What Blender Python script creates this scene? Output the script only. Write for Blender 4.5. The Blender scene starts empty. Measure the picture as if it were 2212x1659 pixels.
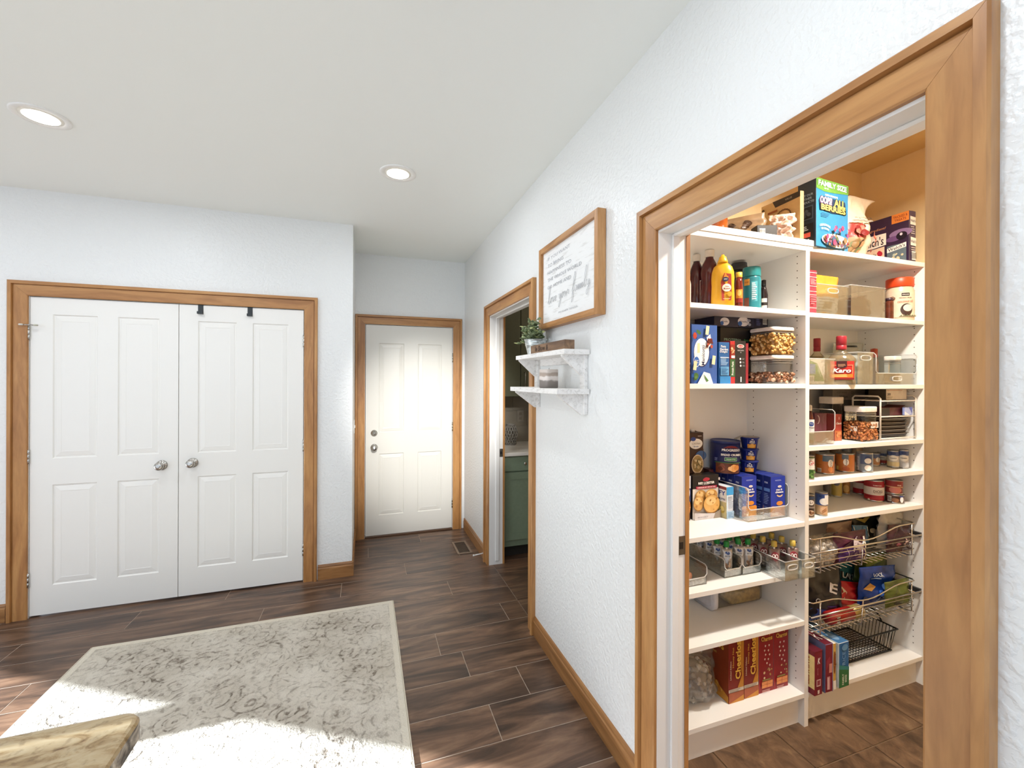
import bpy, bmesh, math, random
from mathutils import Vector, Matrix, noise
from mathutils.geometry import tessellate_polygon

PI = math.pi
S = bpy.context.scene
COL = S.collection
R = random.Random(7)

# ------------------------------------------------------------------ camera, world, lights, exposure
FPX, YAW, V0, ROLL, EYE = 929.2251, 0.3287, 820.7024, 0.0036, 1.5205
cam_data = bpy.data.cameras.new('camera')
cam = bpy.data.objects.new('camera', cam_data)
COL.objects.link(cam)
cam_data.sensor_width = 36.0
cam_data.lens = FPX / 2212 * 36.0
cam_data.shift_y = -(829.5 - V0) / 2212
cam_data.clip_start = 0.02
cam.matrix_world = (Matrix.Translation((0, 0, EYE)) @ Matrix.Rotation(-YAW, 4, 'Z')
                    @ Matrix.Rotation(PI / 2, 4, 'X') @ Matrix.Rotation(ROLL, 4, 'Z'))
S.camera = cam

world = bpy.data.worlds.new('sky'); S.world = world; world.use_nodes = True
wbg = world.node_tree.nodes['Background']
wbg.inputs[0].default_value = (0.80, 0.92, 1.08, 1)
wbg.inputs[1].default_value = 1.6

def light(name, kind, loc, power, col=(1, 1, 1), size=.2, rot=(0, 0, 0), **kw):
    d = bpy.data.lights.new(name, kind); d.energy = power; d.color = col
    if kind == 'AREA': d.size = size; d.shape = 'DISK'
    elif kind != 'SUN': d.shadow_soft_size = size
    for k, v in kw.items(): setattr(d, k, v)
    o = bpy.data.objects.new(name, d); COL.objects.link(o)
    o.location = loc; o.rotation_euler = rot
    return o
SUN_EL = math.radians(18)
sun = light('sun', 'SUN', (-8, 2, 4), 36.0, (.86, .95, 1.05), rot=(0, -(PI / 2 - SUN_EL), 0), angle=.006)
CEIL = 2.717; YF_END = 4.34
CANS = [(.175, 2.575), (-1.405, 2.555), (.175, .6), (-1.405, .6), (-3.0, 2.55), (-3.0, .6)]  # all but the pair in view are added to even out the light
for ci, (cx, cy) in enumerate(CANS):
    light('can_light_lamp', 'AREA', (cx, cy, CEIL - .022), 14.0 if ci == 3 else 6.5, (.92, .97, 1.04), .13, spread=PI)
FILL_POS = Vector((.27, .6, CEIL - .03)); gd = Vector((.62, YF_END, 1.0)) - FILL_POS
light('hall_fill_spot', 'SPOT', FILL_POS, 760.0, (1.0, .98, .95), .05, rot=gd.to_track_quat('-Z', 'Y').to_euler(), spot_size=.50, spot_blend=1.0)   # added fill spot out of frame to brighten the dark hall door
light('pantry_lamp_bulb', 'AREA', (1.85, .80, 2.66), 41.0, (1.0, .92, .81), .16, spread=2.8)
light('laundry_fill', 'AREA', (1.9, 2.9, 2.65), 4.2, (1.0, .86, .68), .22, spread=PI)  # added lamp, none in view, lifts the dim laundry cabinets

vs = S.view_settings
S.display_settings.display_device = 'sRGB'
vs.view_transform = 'Standard'; vs.look = 'None'; vs.gamma = 1; vs.use_curve_mapping = False
vs.exposure = 0.05
S.cycles.transparent_max_bounces = 32
S.cycles.max_bounces = 10
S.cycles.diffuse_bounces = 6
S.cycles.sample_clamp_indirect = 6

# ------------------------------------------------------------------ pixel of the 2212 x 1659 frame -> point on a real plane
def ray(u, v):
    a, b = u - 1106, v - V0; cr, sr = math.cos(ROLL), math.sin(ROLL)
    x, y = (cr * a + sr * b) / FPX, (-sr * a + cr * b) / FPX
    s, c = math.sin(YAW), math.cos(YAW)
    return Vector((x * c + s, -x * s + c, -y))
def onY(u, v, Y): d = ray(u, v); return d * (Y / d.y) + Vector((0, 0, EYE))
def onX(u, v, X): d = ray(u, v); return d * (X / d.x) + Vector((0, 0, EYE))
def onZ(u, v, Z): d = ray(u, v); return d * ((Z - EYE) / d.z) + Vector((0, 0, EYE))

# ------------------------------------------------------------------ materials
def lin(c):
    return c / 12.92 if c <= .04045 else ((c + .055) / 1.055) ** 2.4
def hexc(h):
    h = h.lstrip('#')
    return tuple(lin(int(h[i:i + 2], 16) / 255) for i in (0, 2, 4)) + (1,)
MATS = {}
def newmat(name):
    m = bpy.data.materials.new(name); m.use_nodes = True
    nt = m.node_tree
    return m, nt, nt.nodes['Principled BSDF']
def N(nt, t, **kw):
    n = nt.nodes.new(t)
    for k, v in kw.items():
        if k in n.inputs: n.inputs[k].default_value = v
        else: setattr(n, k, v)
    return n
def ramp(nt, src, stops):
    r = nt.nodes.new('ShaderNodeValToRGB')
    e = r.color_ramp.elements
    while len(e) < len(stops): e.new(.5)
    for el, (p, c) in zip(e, stops): el.position = p; el.color = c if len(c) == 4 else tuple(c) + (1,)
    nt.links.new(src, r.inputs[0]); return r
def mixc(nt, fac, a, b, mode='MIX'):
    m = nt.nodes.new('ShaderNodeMix'); m.data_type = 'RGBA'; m.blend_type = mode
    for sock, v in ((m.inputs[0], fac), (m.inputs[6], a), (m.inputs[7], b)):
        if hasattr(v, 'is_linked') or hasattr(v, 'links'): nt.links.new(v, sock)
        else: sock.default_value = v
    return m.outputs[2]
def bump(nt, src, b, strength, dist=.002):
    n = nt.nodes.new('ShaderNodeBump'); n.inputs['Strength'].default_value = strength
    n.inputs['Distance'].default_value = dist
    nt.links.new(src, n.inputs['Height']); nt.links.new(n.outputs[0], b.inputs['Normal']); return n
def C(h, rough=.5, metal=0.0, var=.06, scale=40, bmp=0.0):
    """plain procedural colour with a little noise"""
    key = (h, rough, metal, var, scale, bmp)
    if key in MATS: return MATS[key]
    m, nt, b = newmat('colour_' + h.strip('#'))
    tc = N(nt, 'ShaderNodeTexCoord')
    nz = N(nt, 'ShaderNodeTexNoise', Scale=scale, Detail=3.0)
    nt.links.new(tc.outputs['Object'], nz.inputs['Vector'])
    c = hexc(h)
    d = tuple(max(0, x * (1 - var)) for x in c[:3]) + (1,); e = tuple(min(1, x * (1 + var)) for x in c[:3]) + (1,)
    r = ramp(nt, nz.outputs[0], [(.35, d), (.65, e)])
    nt.links.new(r.outputs[0], b.inputs['Base Color'])
    b.inputs['Roughness'].default_value = rough; b.inputs['Metallic'].default_value = metal
    if bmp: bump(nt, nz.outputs[0], b, bmp)
    MATS[key] = m; return m
def clear(h='#fcfdfd', opacity=.0, gloss=.03, rough=.04, key=None):
    """thin clear plastic: see-through sheet with a mirror-like skin"""
    k = ('clear', h, opacity, gloss, rough)
    if k in MATS: return MATS[k]
    m, nt, b = newmat('clear_plastic')
    tr = N(nt, 'ShaderNodeBsdfTransparent'); tr.inputs[0].default_value = hexc(h)
    gl = N(nt, 'ShaderNodeBsdfGlossy', Roughness=rough); gl.inputs[0].default_value = (1, 1, 1, 1)
    lw = N(nt, 'ShaderNodeFresnel', IOR=1.45)
    mr = N(nt, 'ShaderNodeMapRange'); mr.inputs[1].default_value = .04; mr.inputs[3].default_value = gloss; mr.inputs[4].default_value = .7
    nz = N(nt, 'ShaderNodeTexNoise', Scale=9.0)
    bp = N(nt, 'ShaderNodeBump', Strength=.12, Distance=.01)
    nt.links.new(nz.outputs[0], bp.inputs['Height']); nt.links.new(bp.outputs[0], gl.inputs['Normal'])
    nt.links.new(lw.outputs[0], mr.inputs[0])
    mx = N(nt, 'ShaderNodeMixShader'); nt.links.new(mr.outputs[0], mx.inputs[0])
    nt.links.new(tr.outputs[0], mx.inputs[1]); nt.links.new(gl.outputs[0], mx.inputs[2])
    out = nt.nodes['Material Output']; last = mx.outputs[0]
    if opacity > 0:
        b.inputs['Base Color'].default_value = hexc(h); b.inputs['Roughness'].default_value = .35
        m2 = N(nt, 'ShaderNodeMixShader'); m2.inputs[0].default_value = opacity
        nt.links.new(last, m2.inputs[1]); nt.links.new(b.outputs[0], m2.inputs[2]); last = m2.outputs[0]
    nt.links.new(last, out.inputs[0])
    MATS[k] = m; return m
def wood(name, dark, mid, light_, rough=.38, scale=1.0, axis=2, dist=2.2):
    m, nt, b = newmat(name)
    tc = N(nt, 'ShaderNodeTexCoord'); oi = N(nt, 'ShaderNodeObjectInfo')
    mp = N(nt, 'ShaderNodeMapping')
    sc = [9 * scale] * 3; sc[axis] = 1.3 * scale; mp.inputs['Scale'].default_value = sc
    off = N(nt, 'ShaderNodeVectorMath', operation='SCALE'); off.inputs[0].default_value = (37, 17, 29)
    nt.links.new(oi.outputs['Random'], off.inputs['Scale'])
    ad = N(nt, 'ShaderNodeVectorMath', operation='ADD')
    nt.links.new(tc.outputs['Object'], ad.inputs[0]); nt.links.new(off.outputs[0], ad.inputs[1])
    nt.links.new(ad.outputs[0], mp.inputs['Vector'])
    n1 = N(nt, 'ShaderNodeTexNoise', Scale=1.3, Detail=5.0, Distortion=dist)
    nt.links.new(mp.outputs[0], n1.inputs['Vector'])
    n2 = N(nt, 'ShaderNodeTexNoise', Scale=9.0, Detail=4.0, Distortion=.6)
    nt.links.new(mp.outputs[0], n2.inputs['Vector'])
    r1 = ramp(nt, n1.outputs[0], [(.3, hexc(dark)), (.5, hexc(mid)), (.72, hexc(light_))])
    r2 = ramp(nt, n2.outputs[0], [(.30, (.84, .82, .79)), (.6, (1.04, 1.04, 1.04))])
    nt.links.new(mixc(nt, .7, r1.outputs[0], r2.outputs[0], 'MULTIPLY'), b.inputs['Base Color'])
    b.inputs['Roughness'].default_value = rough
    bump(nt, n2.outputs[0], b, .12, .001)
    return m

M = {}
def paint(name, h, rough, scale, strength, dist=.002, detail=3.0):
    m, nt, b = newmat(name)
    tc = N(nt, 'ShaderNodeTexCoord')
    nz = N(nt, 'ShaderNodeTexNoise', Scale=scale, Detail=detail, Roughness=.45)
    nt.links.new(tc.outputs['Object'], nz.inputs['Vector'])
    b.inputs['Base Color'].default_value = hexc(h); b.inputs['Roughness'].default_value = rough
    r = ramp(nt, nz.outputs[0], [(.42, (0, 0, 0)), (.62, (1, 1, 1))])
    bump(nt, r.outputs[0], b, strength, dist); return m
M['wall'] = paint('wall_paint', '#e9eae8', .34, 60, .42, .0028)
M['ceiling'] = paint('ceiling_paint', '#f4f7f3', .8, 60, .05, .001)
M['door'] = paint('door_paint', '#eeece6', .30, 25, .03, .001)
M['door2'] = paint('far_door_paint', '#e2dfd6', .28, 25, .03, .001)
M['jamb'] = paint('jamb_paint', '#eceae6', .40, 25, .03, .001)
M['melamine'] = paint('melamine', '#ecebe8', .42, 90, .02, .0006)
M['oak'] = wood('honey_wood', '#9b693b', '#b27f4a', '#c29159', dist=1.2)
M['white'] = C('#efeeea', .45, var=.02)
M['grout'] = C('#a39281', .8, var=.1)
M['nickel'] = C('#b9b6b0', .25, 1.0, .05)
M['chrome'] = C('#cfd0d2', .16, 1.0, .03)
M['darkmetal'] = C('#3c3f40', .5, .6)
M['black'] = C('#141416', .45)
def emit(name, col, s):
    m, nt, b = newmat(name)
    b.inputs['Base Color'].default_value = (.9, .9, .9, 1)
    b.inputs['Emission Color'].default_value = col; b.inputs['Emission Strength'].default_value = s
    return m
M['lamp'] = emit('lamp_lens', (1, .94, .84, 1), 6.0)

def floor_mat():
    m, nt, b = newmat('wood_look_plank')
    g = N(nt, 'ShaderNodeNewGeometry'); oi = N(nt, 'ShaderNodeObjectInfo')
    off = N(nt, 'ShaderNodeVectorMath', operation='SCALE'); off.inputs[0].default_value = (41, 23, 11)
    nt.links.new(oi.outputs['Random'], off.inputs['Scale'])
    ad = N(nt, 'ShaderNodeVectorMath', operation='ADD')
    nt.links.new(g.outputs['Position'], ad.inputs[0]); nt.links.new(off.outputs[0], ad.inputs[1])
    mp = N(nt, 'ShaderNodeMapping'); mp.inputs['Scale'].default_value = (1.1, 7.5, 7.5)
    nt.links.new(ad.outputs[0], mp.inputs['Vector'])
    n1 = N(nt, 'ShaderNodeTexNoise', Scale=1.5, Detail=6.0, Distortion=1.3, Roughness=.6)
    nt.links.new(mp.outputs[0], n1.inputs['Vector'])
    mp2 = N(nt, 'ShaderNodeMapping'); mp2.inputs['Scale'].default_value = (14, 60, 20)
    nt.links.new(ad.outputs[0], mp2.inputs['Vector'])
    n2 = N(nt, 'ShaderNodeTexNoise', Scale=1.6, Detail=4.0)
    nt.links.new(mp2.outputs[0], n2.inputs['Vector'])
    r1 = ramp(nt, n1.outputs[0], [(.30, hexc('#2f231b')), (.44, hexc('#523d2f')), (.56, hexc('#6d523f')), (.72, hexc('#8a6e57'))])
    r2 = ramp(nt, n2.outputs[0], [(.3, (.86, .86, .86)), (.7, (1.08, 1.08, 1.08))])
    rr = ramp(nt, oi.outputs['Random'], [(0, (.86, .86, .87)), (1, (1.1, 1.08, 1.06))])
    c = mixc(nt, .8, r1.outputs[0], r2.outputs[0], 'MULTIPLY')
    nt.links.new(mixc(nt, 1.0, c, rr.outputs[0], 'MULTIPLY'), b.inputs['Base Color'])
    b.inputs['Roughness'].default_value = .36
    bump(nt, n2.outputs[0], b, .10, .001)
    return m
M['plank'] = floor_mat()

# ------------------------------------------------------------------ mesh builder
class MB:
    def __init__(s): s.v = []; s.f = []; s.m = []; s.mats = []; s.sm = []
    def mi(s, mat):
        if mat not in s.mats: s.mats.append(mat)
        return s.mats.index(mat)
    def add(s, vs, fs, mat, smooth=False):
        o = len(s.v); s.v.extend(tuple(v) for v in vs); k = s.mi(mat)
        for f in fs: s.f.append(tuple(i + o for i in f)); s.m.append(k); s.sm.append(smooth)
        return s
    def box(s, x0, x1, y0, y1, z0, z1, mat, bev=0.0, mx=None):
        if bev:
            bm = bmesh.new(); bmesh.ops.create_cube(bm, size=1)
            for v in bm.verts:
                v.co = Vector((x0 + (v.co.x + .5) * (x1 - x0), y0 + (v.co.y + .5) * (y1 - y0), z0 + (v.co.z + .5) * (z1 - z0)))
            bmesh.ops.bevel(bm, geom=bm.edges[:], offset=bev, segments=1, affect='EDGES', profile=.5)
            bm.verts.index_update()
            vs = [v.co.copy() for v in bm.verts]; fs = [[v.index for v in f.verts] for f in bm.faces]; bm.free()
        else:
            vs = [Vector((x, y, z)) for x in (x0, x1) for y in (y0, y1) for z in (z0, z1)]
            fs = [(0, 1, 3, 2), (4, 6, 7, 5), (0, 4, 5, 1), (2, 3, 7, 6), (0, 2, 6, 4), (1, 5, 7, 3)]
        if mx is not None: vs = [mx @ v for v in vs]
        return s.add(vs, fs, mat)
    def loft(s, prof, mat, n=24, e=2.0, cap=True, smooth=True, mx=None, open_=False):
        """prof: rows (rx, ry, z) or (rx, ry, z, e); superellipse sections stacked along z"""
        vs = []; fs = []
        for row in prof:
            rx, ry, z = row[:3]; ee = row[3] if len(row) > 3 else e
            for i in range(n):
                a = 2 * PI * (i + .5) / n; c, q = math.cos(a), math.sin(a)
                vs.append(Vector((rx * math.copysign(abs(c) ** (2 / ee), c), ry * math.copysign(abs(q) ** (2 / ee), q), z)))
        for j in range(len(prof) - 1):
            for i in range(n):
                k = (i + 1) % n
                fs.append((j * n + i, j * n + k, (j + 1) * n + k, (j + 1) * n + i))
        if cap:
            fs.append(tuple(range(n - 1, -1, -1)))
            if not open_: fs.append(tuple((len(prof) - 1) * n + i for i in range(n)))
        if mx is not None: vs = [mx @ v for v in vs]
        return s.add(vs, fs, mat, smooth)
    def lathe(s, prof, mat, n=24, **kw):
        return s.loft([(r, r, z) for r, z in prof], mat, n, **kw)
    def tube(s, pts, r, mat, n=8, closed=False):
        pts = [Vector(p) for p in pts]; vs = []; fs = []; m = len(pts); up = None
        for i, p in enumerate(pts):
            a = pts[(i - 1) % m] if (closed or i > 0) else p; b_ = pts[(i + 1) % m] if (closed or i < m - 1) else p
            t = (b_ - a).normalized()
            if up is None:
                up = t.orthogonal().normalized()
            else:
                up = (up - t * up.dot(t))
                up = up.normalized() if up.length > 1e-6 else t.orthogonal().normalized()
            w = t.cross(up)
            for k in range(n):
                q = 2 * PI * k / n; vs.append(p + (up * math.cos(q) + w * math.sin(q)) * r)
        for i in range(m if closed else m - 1):
            j = (i + 1) % m
            for k in range(n):
                l = (k + 1) % n; fs.append((i * n + k, i * n + l, j * n + l, j * n + k))
        if not closed:
            fs.append(tuple(range(n - 1, -1, -1))); fs.append(tuple((m - 1) * n + k for k in range(n)))
        return s.add(vs, fs, mat, True)
    def prism(s, pts, y0, y1, mat, mx=None):
        """outline in x,z extruded along y"""
        n = len(pts)
        vs = [Vector((x, y0, z)) for x, z in pts] + [Vector((x, y1, z)) for x, z in pts]
        fs = [tuple(range(n - 1, -1, -1)), tuple(range(n, 2 * n))] + [(i, (i + 1) % n, n + (i + 1) % n, n + i) for i in range(n)]
        if mx is not None: vs = [mx @ v for v in vs]
        return s.add(vs, fs, mat)
    def mesh(s, name):
        me = bpy.data.meshes.new(name); me.from_pydata(s.v, [], s.f)
        for m in s.mats: me.materials.append(m)
        me.polygons.foreach_set('material_index', s.m)
        me.polygons.foreach_set('use_smooth', s.sm)
        bm = bmesh.new(); bm.from_mesh(me); bmesh.ops.recalc_face_normals(bm, faces=bm.faces[:]); bm.to_mesh(me); bm.free()
        me.update(); return me
    def build(s, name, parent=None, loc=None, rot=None, kind=None, label=None):
        o = bpy.data.objects.new(name, s.mesh(name)); COL.objects.link(o)
        if parent is not None: o.parent = parent
        if loc is not None: o.location = loc
        if rot is not None: o.rotation_euler = rot
        if kind: o['kind'] = kind
        if label: o['label'] = label
        return o
def tag(o, label, cat, group=None, kind=None):
    o['label'] = label; o['category'] = cat
    if group: o['group'] = group
    if kind: o['kind'] = kind
    return o
def thing(name, label, cat, loc=(0, 0, 0), rz=0.0, group=None, kind=None, rot=None):
    o = bpy.data.objects.new(name, None); COL.objects.link(o)
    o.empty_display_size = .05
    o.location = loc; o.rotation_euler = rot if rot is not None else (0, 0, rz)
    return tag(o, label, cat, group, kind)
def reorient(o, rot):
    """turn an object's own axes without moving its shape"""
    o.data.transform(rot.inverted()); o.matrix_basis = o.matrix_basis @ rot
def copy_tree(o, parent=None):
    c = o.copy(); COL.objects.link(c)
    if parent is not None: c.parent = parent
    for ch in [x for x in KIDS.get(o.name, [])]: copy_tree(ch, c)
    return c
KIDS = {}
def index_kids():
    KIDS.clear()
    for o in COL.objects:
        if o.parent is not None: KIDS.setdefault(o.parent.name, []).append(o)

# ------------------------------------------------------------------ flat print: shapes and lettering laid on a surface
_glyph = {}
def glyphs(txt, shear=0.0, fat=.012):
    k = (txt, shear, fat)
    if k in _glyph: return _glyph[k]
    cu = bpy.data.curves.new('lettering', 'FONT'); cu.body = txt; cu.resolution_u = 2; cu.fill_mode = 'FRONT'; cu.shear = shear
    cu.dimensions = '2D'; cu.offset = fat
    ob = bpy.data.objects.new('lettering', cu)
    me = bpy.data.meshes.new_from_object(ob)
    vs = [tuple(v.co[:2]) for v in me.vertices]; fs = [tuple(p.vertices) for p in me.polygons]
    bpy.data.objects.remove(ob); bpy.data.curves.remove(cu); bpy.data.meshes.remove(me)
    xs = [v[0] for v in vs] or [0]; ys = [v[1] for v in vs] or [0]
    x0, x1, y0, y1 = min(xs), max(xs), min(ys), max(ys)
    vs = [((x - (x0 + x1) / 2), (y - (y0 + y1) / 2)) for x, y in vs]
    _glyph[k] = (vs, fs, max(x1 - x0, 1e-4), max(y1 - y0, 1e-4)); return _glyph[k]
class Dec:
    def __init__(s, fmap, curved=False, step=.0003, base=.0005): s.map = fmap; s.mb = MB(); s.l = base; s.step = step; s.curved = curved
    def _put(s, pts, faces, mat):
        s.l += s.step
        s.mb.add([s.map(x, y, s.l) for x, y in pts], faces, mat if not isinstance(mat, str) else C(mat, .45))
        return s
    def rect(s, x0, x1, y0, y1, mat):
        n = max(1, int((x1 - x0) / .004)) if s.curved else 1
        m = max(1, int((y1 - y0) / .008)) if s.curved == 2 else 1
        pts = [(x0 + (x1 - x0) * i / n, y0 + (y1 - y0) * j / m) for j in range(m + 1) for i in range(n + 1)]
        fs = [(j * (n + 1) + i, j * (n + 1) + i + 1, (j + 1) * (n + 1) + i + 1, (j + 1) * (n + 1) + i) for j in range(m) for i in range(n)]
        return s._put(pts, fs, mat)
    def ell(s, cx, cy, rx, ry, mat, rot=0.0, n=18):
        k = 4 if s.curved else 1; pts = [(0, 0)]; fs = []
        for j in range(1, k + 1):
            for i in range(n): a = 2 * PI * i / n; pts.append((rx * math.cos(a) * j / k, ry * math.sin(a) * j / k))
        for i in range(n): fs.append((0, 1 + i, 1 + (i + 1) % n))
        for j in range(1, k):
            for i in range(n):
                a, b = 1 + (j - 1) * n, 1 + j * n; q = (i + 1) % n
                fs.append((a + i, b + i, b + q, a + q))
        c, q = math.cos(rot), math.sin(rot)
        return s._put([(cx + x * c - y * q, cy + x * q + y * c) for x, y in pts], fs, mat)
    def poly(s, pts, mat):
        tr = tessellate_polygon([[Vector((x, y, 0)) for x, y in pts]])
        return s._put(pts, [tuple(t) for t in tr], mat)
    def text(s, t, cx, cy, mat, h=None, w=None, rot=0.0, shear=0.0, arc=0.0, skew=0.0, fat=.012):
        vs, fs, tw, th = glyphs(t, shear, fat)
        sx = sy = None
        if h: sy = h / th
        if w: sx = w / tw
        sx = sx or sy; sy = sy or sx
        c, q = math.cos(rot), math.sin(rot); out = []
        for x, y in vs:
            x *= sx; y *= sy; y += arc * (x * x) + skew * x
            out.append((cx + x * c - y * q, cy + x * q + y * c))
        return s._put(out, fs, mat)
    def bold(s, t, cx, cy, mat, under, **kw):
        """lettering over an outline in another colour"""
        s.text(t, cx, cy, under, fat=.075, **{k: v * (1.08 if k == 'w' else 1.14) if k in 'wh' else v for k, v in kw.items()})
        return s.text(t, cx, cy, mat, fat=.03, **kw)
    def blobs(s, x0, x1, y0, y1, n, r, cols, rnd):
        for _ in range(n):
            rr = r * rnd.uniform(.6, 1.1)
            s.ell(rnd.uniform(x0 + rr, x1 - rr), rnd.uniform(y0 + rr, y1 - rr), rr, rr * rnd.uniform(.6, 1), rnd.choice(cols), rnd.uniform(0, 3), 10)
        return s
    def lines(s, x0, x1, y0, y1, n, mat, rnd, fill=.45):
        """rows of small print as bars"""
        st = (y1 - y0) / n
        for i in range(n):
            y = y1 - st * (i + .5)
            s.rect(x0, x0 + (x1 - x0) * rnd.uniform(.6, 1), y - st * fill / 2, y + st * fill / 2, mat)
        return s
    def bars(s, x0, x1, y0, y1, n=9):
        s.rect(x0, x1, y0, y1, '#f2f2ee'); w = (x1 - x0) / (2 * n)
        for i in range(n): s.rect(x0 + w * (2 * i + .5), x0 + w * (2 * i + 1.5), y0 + (y1 - y0) * .12, y1 - (y1 - y0) * .12, '#202020')
        return s
    def build(s, parent, name='print'):
        return s.mb.build(name, parent)
def flat(o, ux, uy=(0, 0, 1)):
    o, ux, uy = Vector(o), Vector(ux), Vector(uy); n = ux.cross(uy)
    return lambda x, y, l: o + ux * x + uy * y + n * l
def cyl(r, phi=0.0, c=(0, 0, 0), ry=None):
    c = Vector(c); k = (ry or r) / r
    return lambda x, y, l: c + Vector(((r + l) * math.sin(phi + x / r), -(r * k + l) * math.cos(phi + x / r), y))
# ================================================================== THE ROOM
XW, YB, YF = .965, 3.560, 4.340          # right wall, closet wall, hall end wall
XH = -.093                               # return wall between closet wall and hall
def struct(name, label, cat, mb):
    return tag(mb.build(name), label, cat, kind='structure')

# --- floor: recessed grout bed, then wood-look planks laid one by one
f = MB(); f.box(-12, 1.0, -1.25, 4.45, -.08, -.0009, M['grout'])
floor = struct('floor', 'brown wood-look plank floor of hall and kitchen', 'floor', f)
PW = .2145
def plank(x0, x1, y0, y1, h=.0):
    m = MB(); g = .0014
    m.box(x0 + g, x1 - g, y0 + g, y1 - g, -.012, h, M['plank'], bev=.0012)
    return m.build('plank', floor)
rows = [1.512 + PW * k for k in range(-3, 14)]
starts = {1.730: .553, 1.946: .762, 2.159: .515}
for k, y in enumerate(rows):
    y1 = min(y + PW, YF + .02)
    L = 1.22
    off = (k * .47 + .23) % L
    for yy, xx in starts.items():
        if abs(y - yy) < .02: off = (xx + 8) % L
    x = -8 + off; x -= L if x > -3.4 else 0
    while x + L < -3.4: x += L
    while x < 1.0:
        xe = min(x + L, 1.0)
        if y < 2.38 or x < 1.0:
            plank(max(x, -3.4), xe, y, y1)
        x += L
rest = MB()
rest.box(-12, -3.4, -1.25, 4.4, -.012, 0, M['plank']); rest.box(-3.4, 1.0, -1.25, rows[0], -.012, 0, M['plank'])
rest.build('planking', floor, kind='stuff')

ZH = 2.10
dirx, diry = .861, -.508
px0, py0 = -.479 - ZH / math.tan(SUN_EL), 2.179
def wpt(Y): return Vector((px0 + (Y - py0) / diry * dirx, Y, 0))
cpts = [wpt(4.5), wpt(.95), Vector((wpt(.95).x, -1.25, 0)), Vector((1.1, -1.25, 0)), Vector((2.85, -1.25, 0)), Vector((2.85, 4.5, 0))]
c = MB(); n = len(cpts)
c.add([p + Vector((0, 0, CEIL + dz)) for dz in (0, .1) for p in cpts], [tuple(range(n - 1, -1, -1)), tuple(range(n, 2 * n))] + [(i, (i + 1) % n, n + (i + 1) % n, n + i) for i in range(n)], M['ceiling'])
struct('ceiling', 'flat white ceiling with recessed can lights', 'ceiling', c)

# --- walls
def openwall_x(mb, x0, x1, ya, yb, holes, top=CEIL):
    """wall in an X plane from ya to yb with (y0, y1, ztop) holes"""
    y = ya
    for a, b, z in sorted(holes):
        mb.box(x0, x1, y, a, 0, top, M['wall']); mb.box(x0, x1, a, b, z, top, M['wall']); y = b
    mb.box(x0, x1, y, yb, 0, top, M['wall'])
PD0, PD1 = .497, 1.252       # pantry doorway
LD0, LD1 = 2.478, 3.395      # laundry doorway
w = MB(); openwall_x(w, XW, 1.08, -1.2, 4.45, [(PD0 - .012, PD1 + .012, 2.055), (LD0 - .012, LD1 + .012, 2.055)])
struct('wall_right', 'long white textured wall with pantry and laundry doorways', 'wall', w)
CX0, CX1 = -2.012, -.436
w = MB()
w.box(-12, CX0 - .012, YB, YB + .11, 0, CEIL, M['wall']); w.box(CX1 + .012, XH, YB, YB + .11, 0, CEIL, M['wall'])
w.box(CX0 - .012, CX1 + .012, YB, YB + .11, 2.052, CEIL, M['wall']); w.box(CX0 - .2, CX1 + .2, 4.1, 4.2, 0, CEIL, M['wall'])
struct('wall_back', 'white wall around the closet double doors', 'wall', w)
w = MB(); w.box(XH - .1, XH, YB + .11, YF, 0, CEIL, M['wall'])
struct('wall_return', 'white return wall at the hall corner', 'wall', w)
HX0, HX1 = .000, .842
w = MB(); w.box(XH - .1, HX0 - .012, YF, YF + .11, 0, CEIL, M['wall']); w.box(HX1 + .012, XW, YF, YF + .11, 0, CEIL, M['wall'])
w.box(HX0 - .012, HX1 + .012, YF, YF + .11, 2.062, CEIL, M['wall']); w.box(XH - .1, 1.08, YF + .11, YF + .16, 0, CEIL, M['wall'])
struct('wall_hall', 'white wall around the single door at the hall end', 'wall', w)

# window wall behind the camera's left shoulder, at an angle to the room; the sun comes through its two openings
w = MB()
def wseg(Ya, Yb, z0, z1):
    a, b = wpt(Ya), wpt(Yb); nrm = Vector((-diry, dirx, 0)) * .10
    vs = [p + Vector((0, 0, z)) for z in (z0, z1) for p in (a, b, b + nrm, a + nrm)]
    w.add(vs, [(0, 1, 2, 3), (4, 5, 6, 7), (0, 1, 5, 4), (1, 2, 6, 5), (2, 3, 7, 6), (3, 0, 4, 7)], M['wall'])
wseg(3.56, 3.50, 0, CEIL); wseg(3.50, 2.31, ZH, CEIL); wseg(2.31, 2.19, 0, CEIL); wseg(2.19, 1.05, ZH, CEIL)
wseg(1.05, .95, 0, CEIL)
struct('wall_left', 'angled white window wall out of frame', 'wall', w)

w = MB(); w.box(-15.2, -15, -14, .95, -.08, 6.5, C('#d9d6cf', .8)); struct('sun_block_wall', 'pale added wall out of view that blocks the sun beyond the open kitchen side', 'wall', w)  # added unseen wall, stops the sun past the end of the window wall

# pantry and laundry shells
PBY, PRX = 1.690, 2.692
w = MB(); w.box(1.08, 2.85, PBY, PBY + .1, 0, CEIL, C('#e8cc9c', .6, var=.01)); struct('wall_pantry_back', 'cream pantry wall behind the shelving', 'wall', w)
w = MB(); w.box(PRX, PRX + .1, -.7, PBY, 0, CEIL, C('#e8cc9c', .6, var=.01)); struct('wall_pantry_right', 'cream pantry wall at the right end of the shelves', 'wall', w)
w = MB(); w.box(1.08, 2.78, -.8, -.7, 0, CEIL, C('#e8cc9c', .6, var=.01)); struct('wall_pantry_front', 'cream pantry wall out of frame', 'wall', w)
w = MB(); w.box(1.08, 2.70, -.7, PBY, CEIL - .006, CEIL - .0005, C('#d9b87f', .7, var=.01)); struct('ceiling_pantry', 'tan painted ceiling of the pantry', 'ceiling', w)
tile_m, nt, b = newmat('slate_look_tile')
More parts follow.
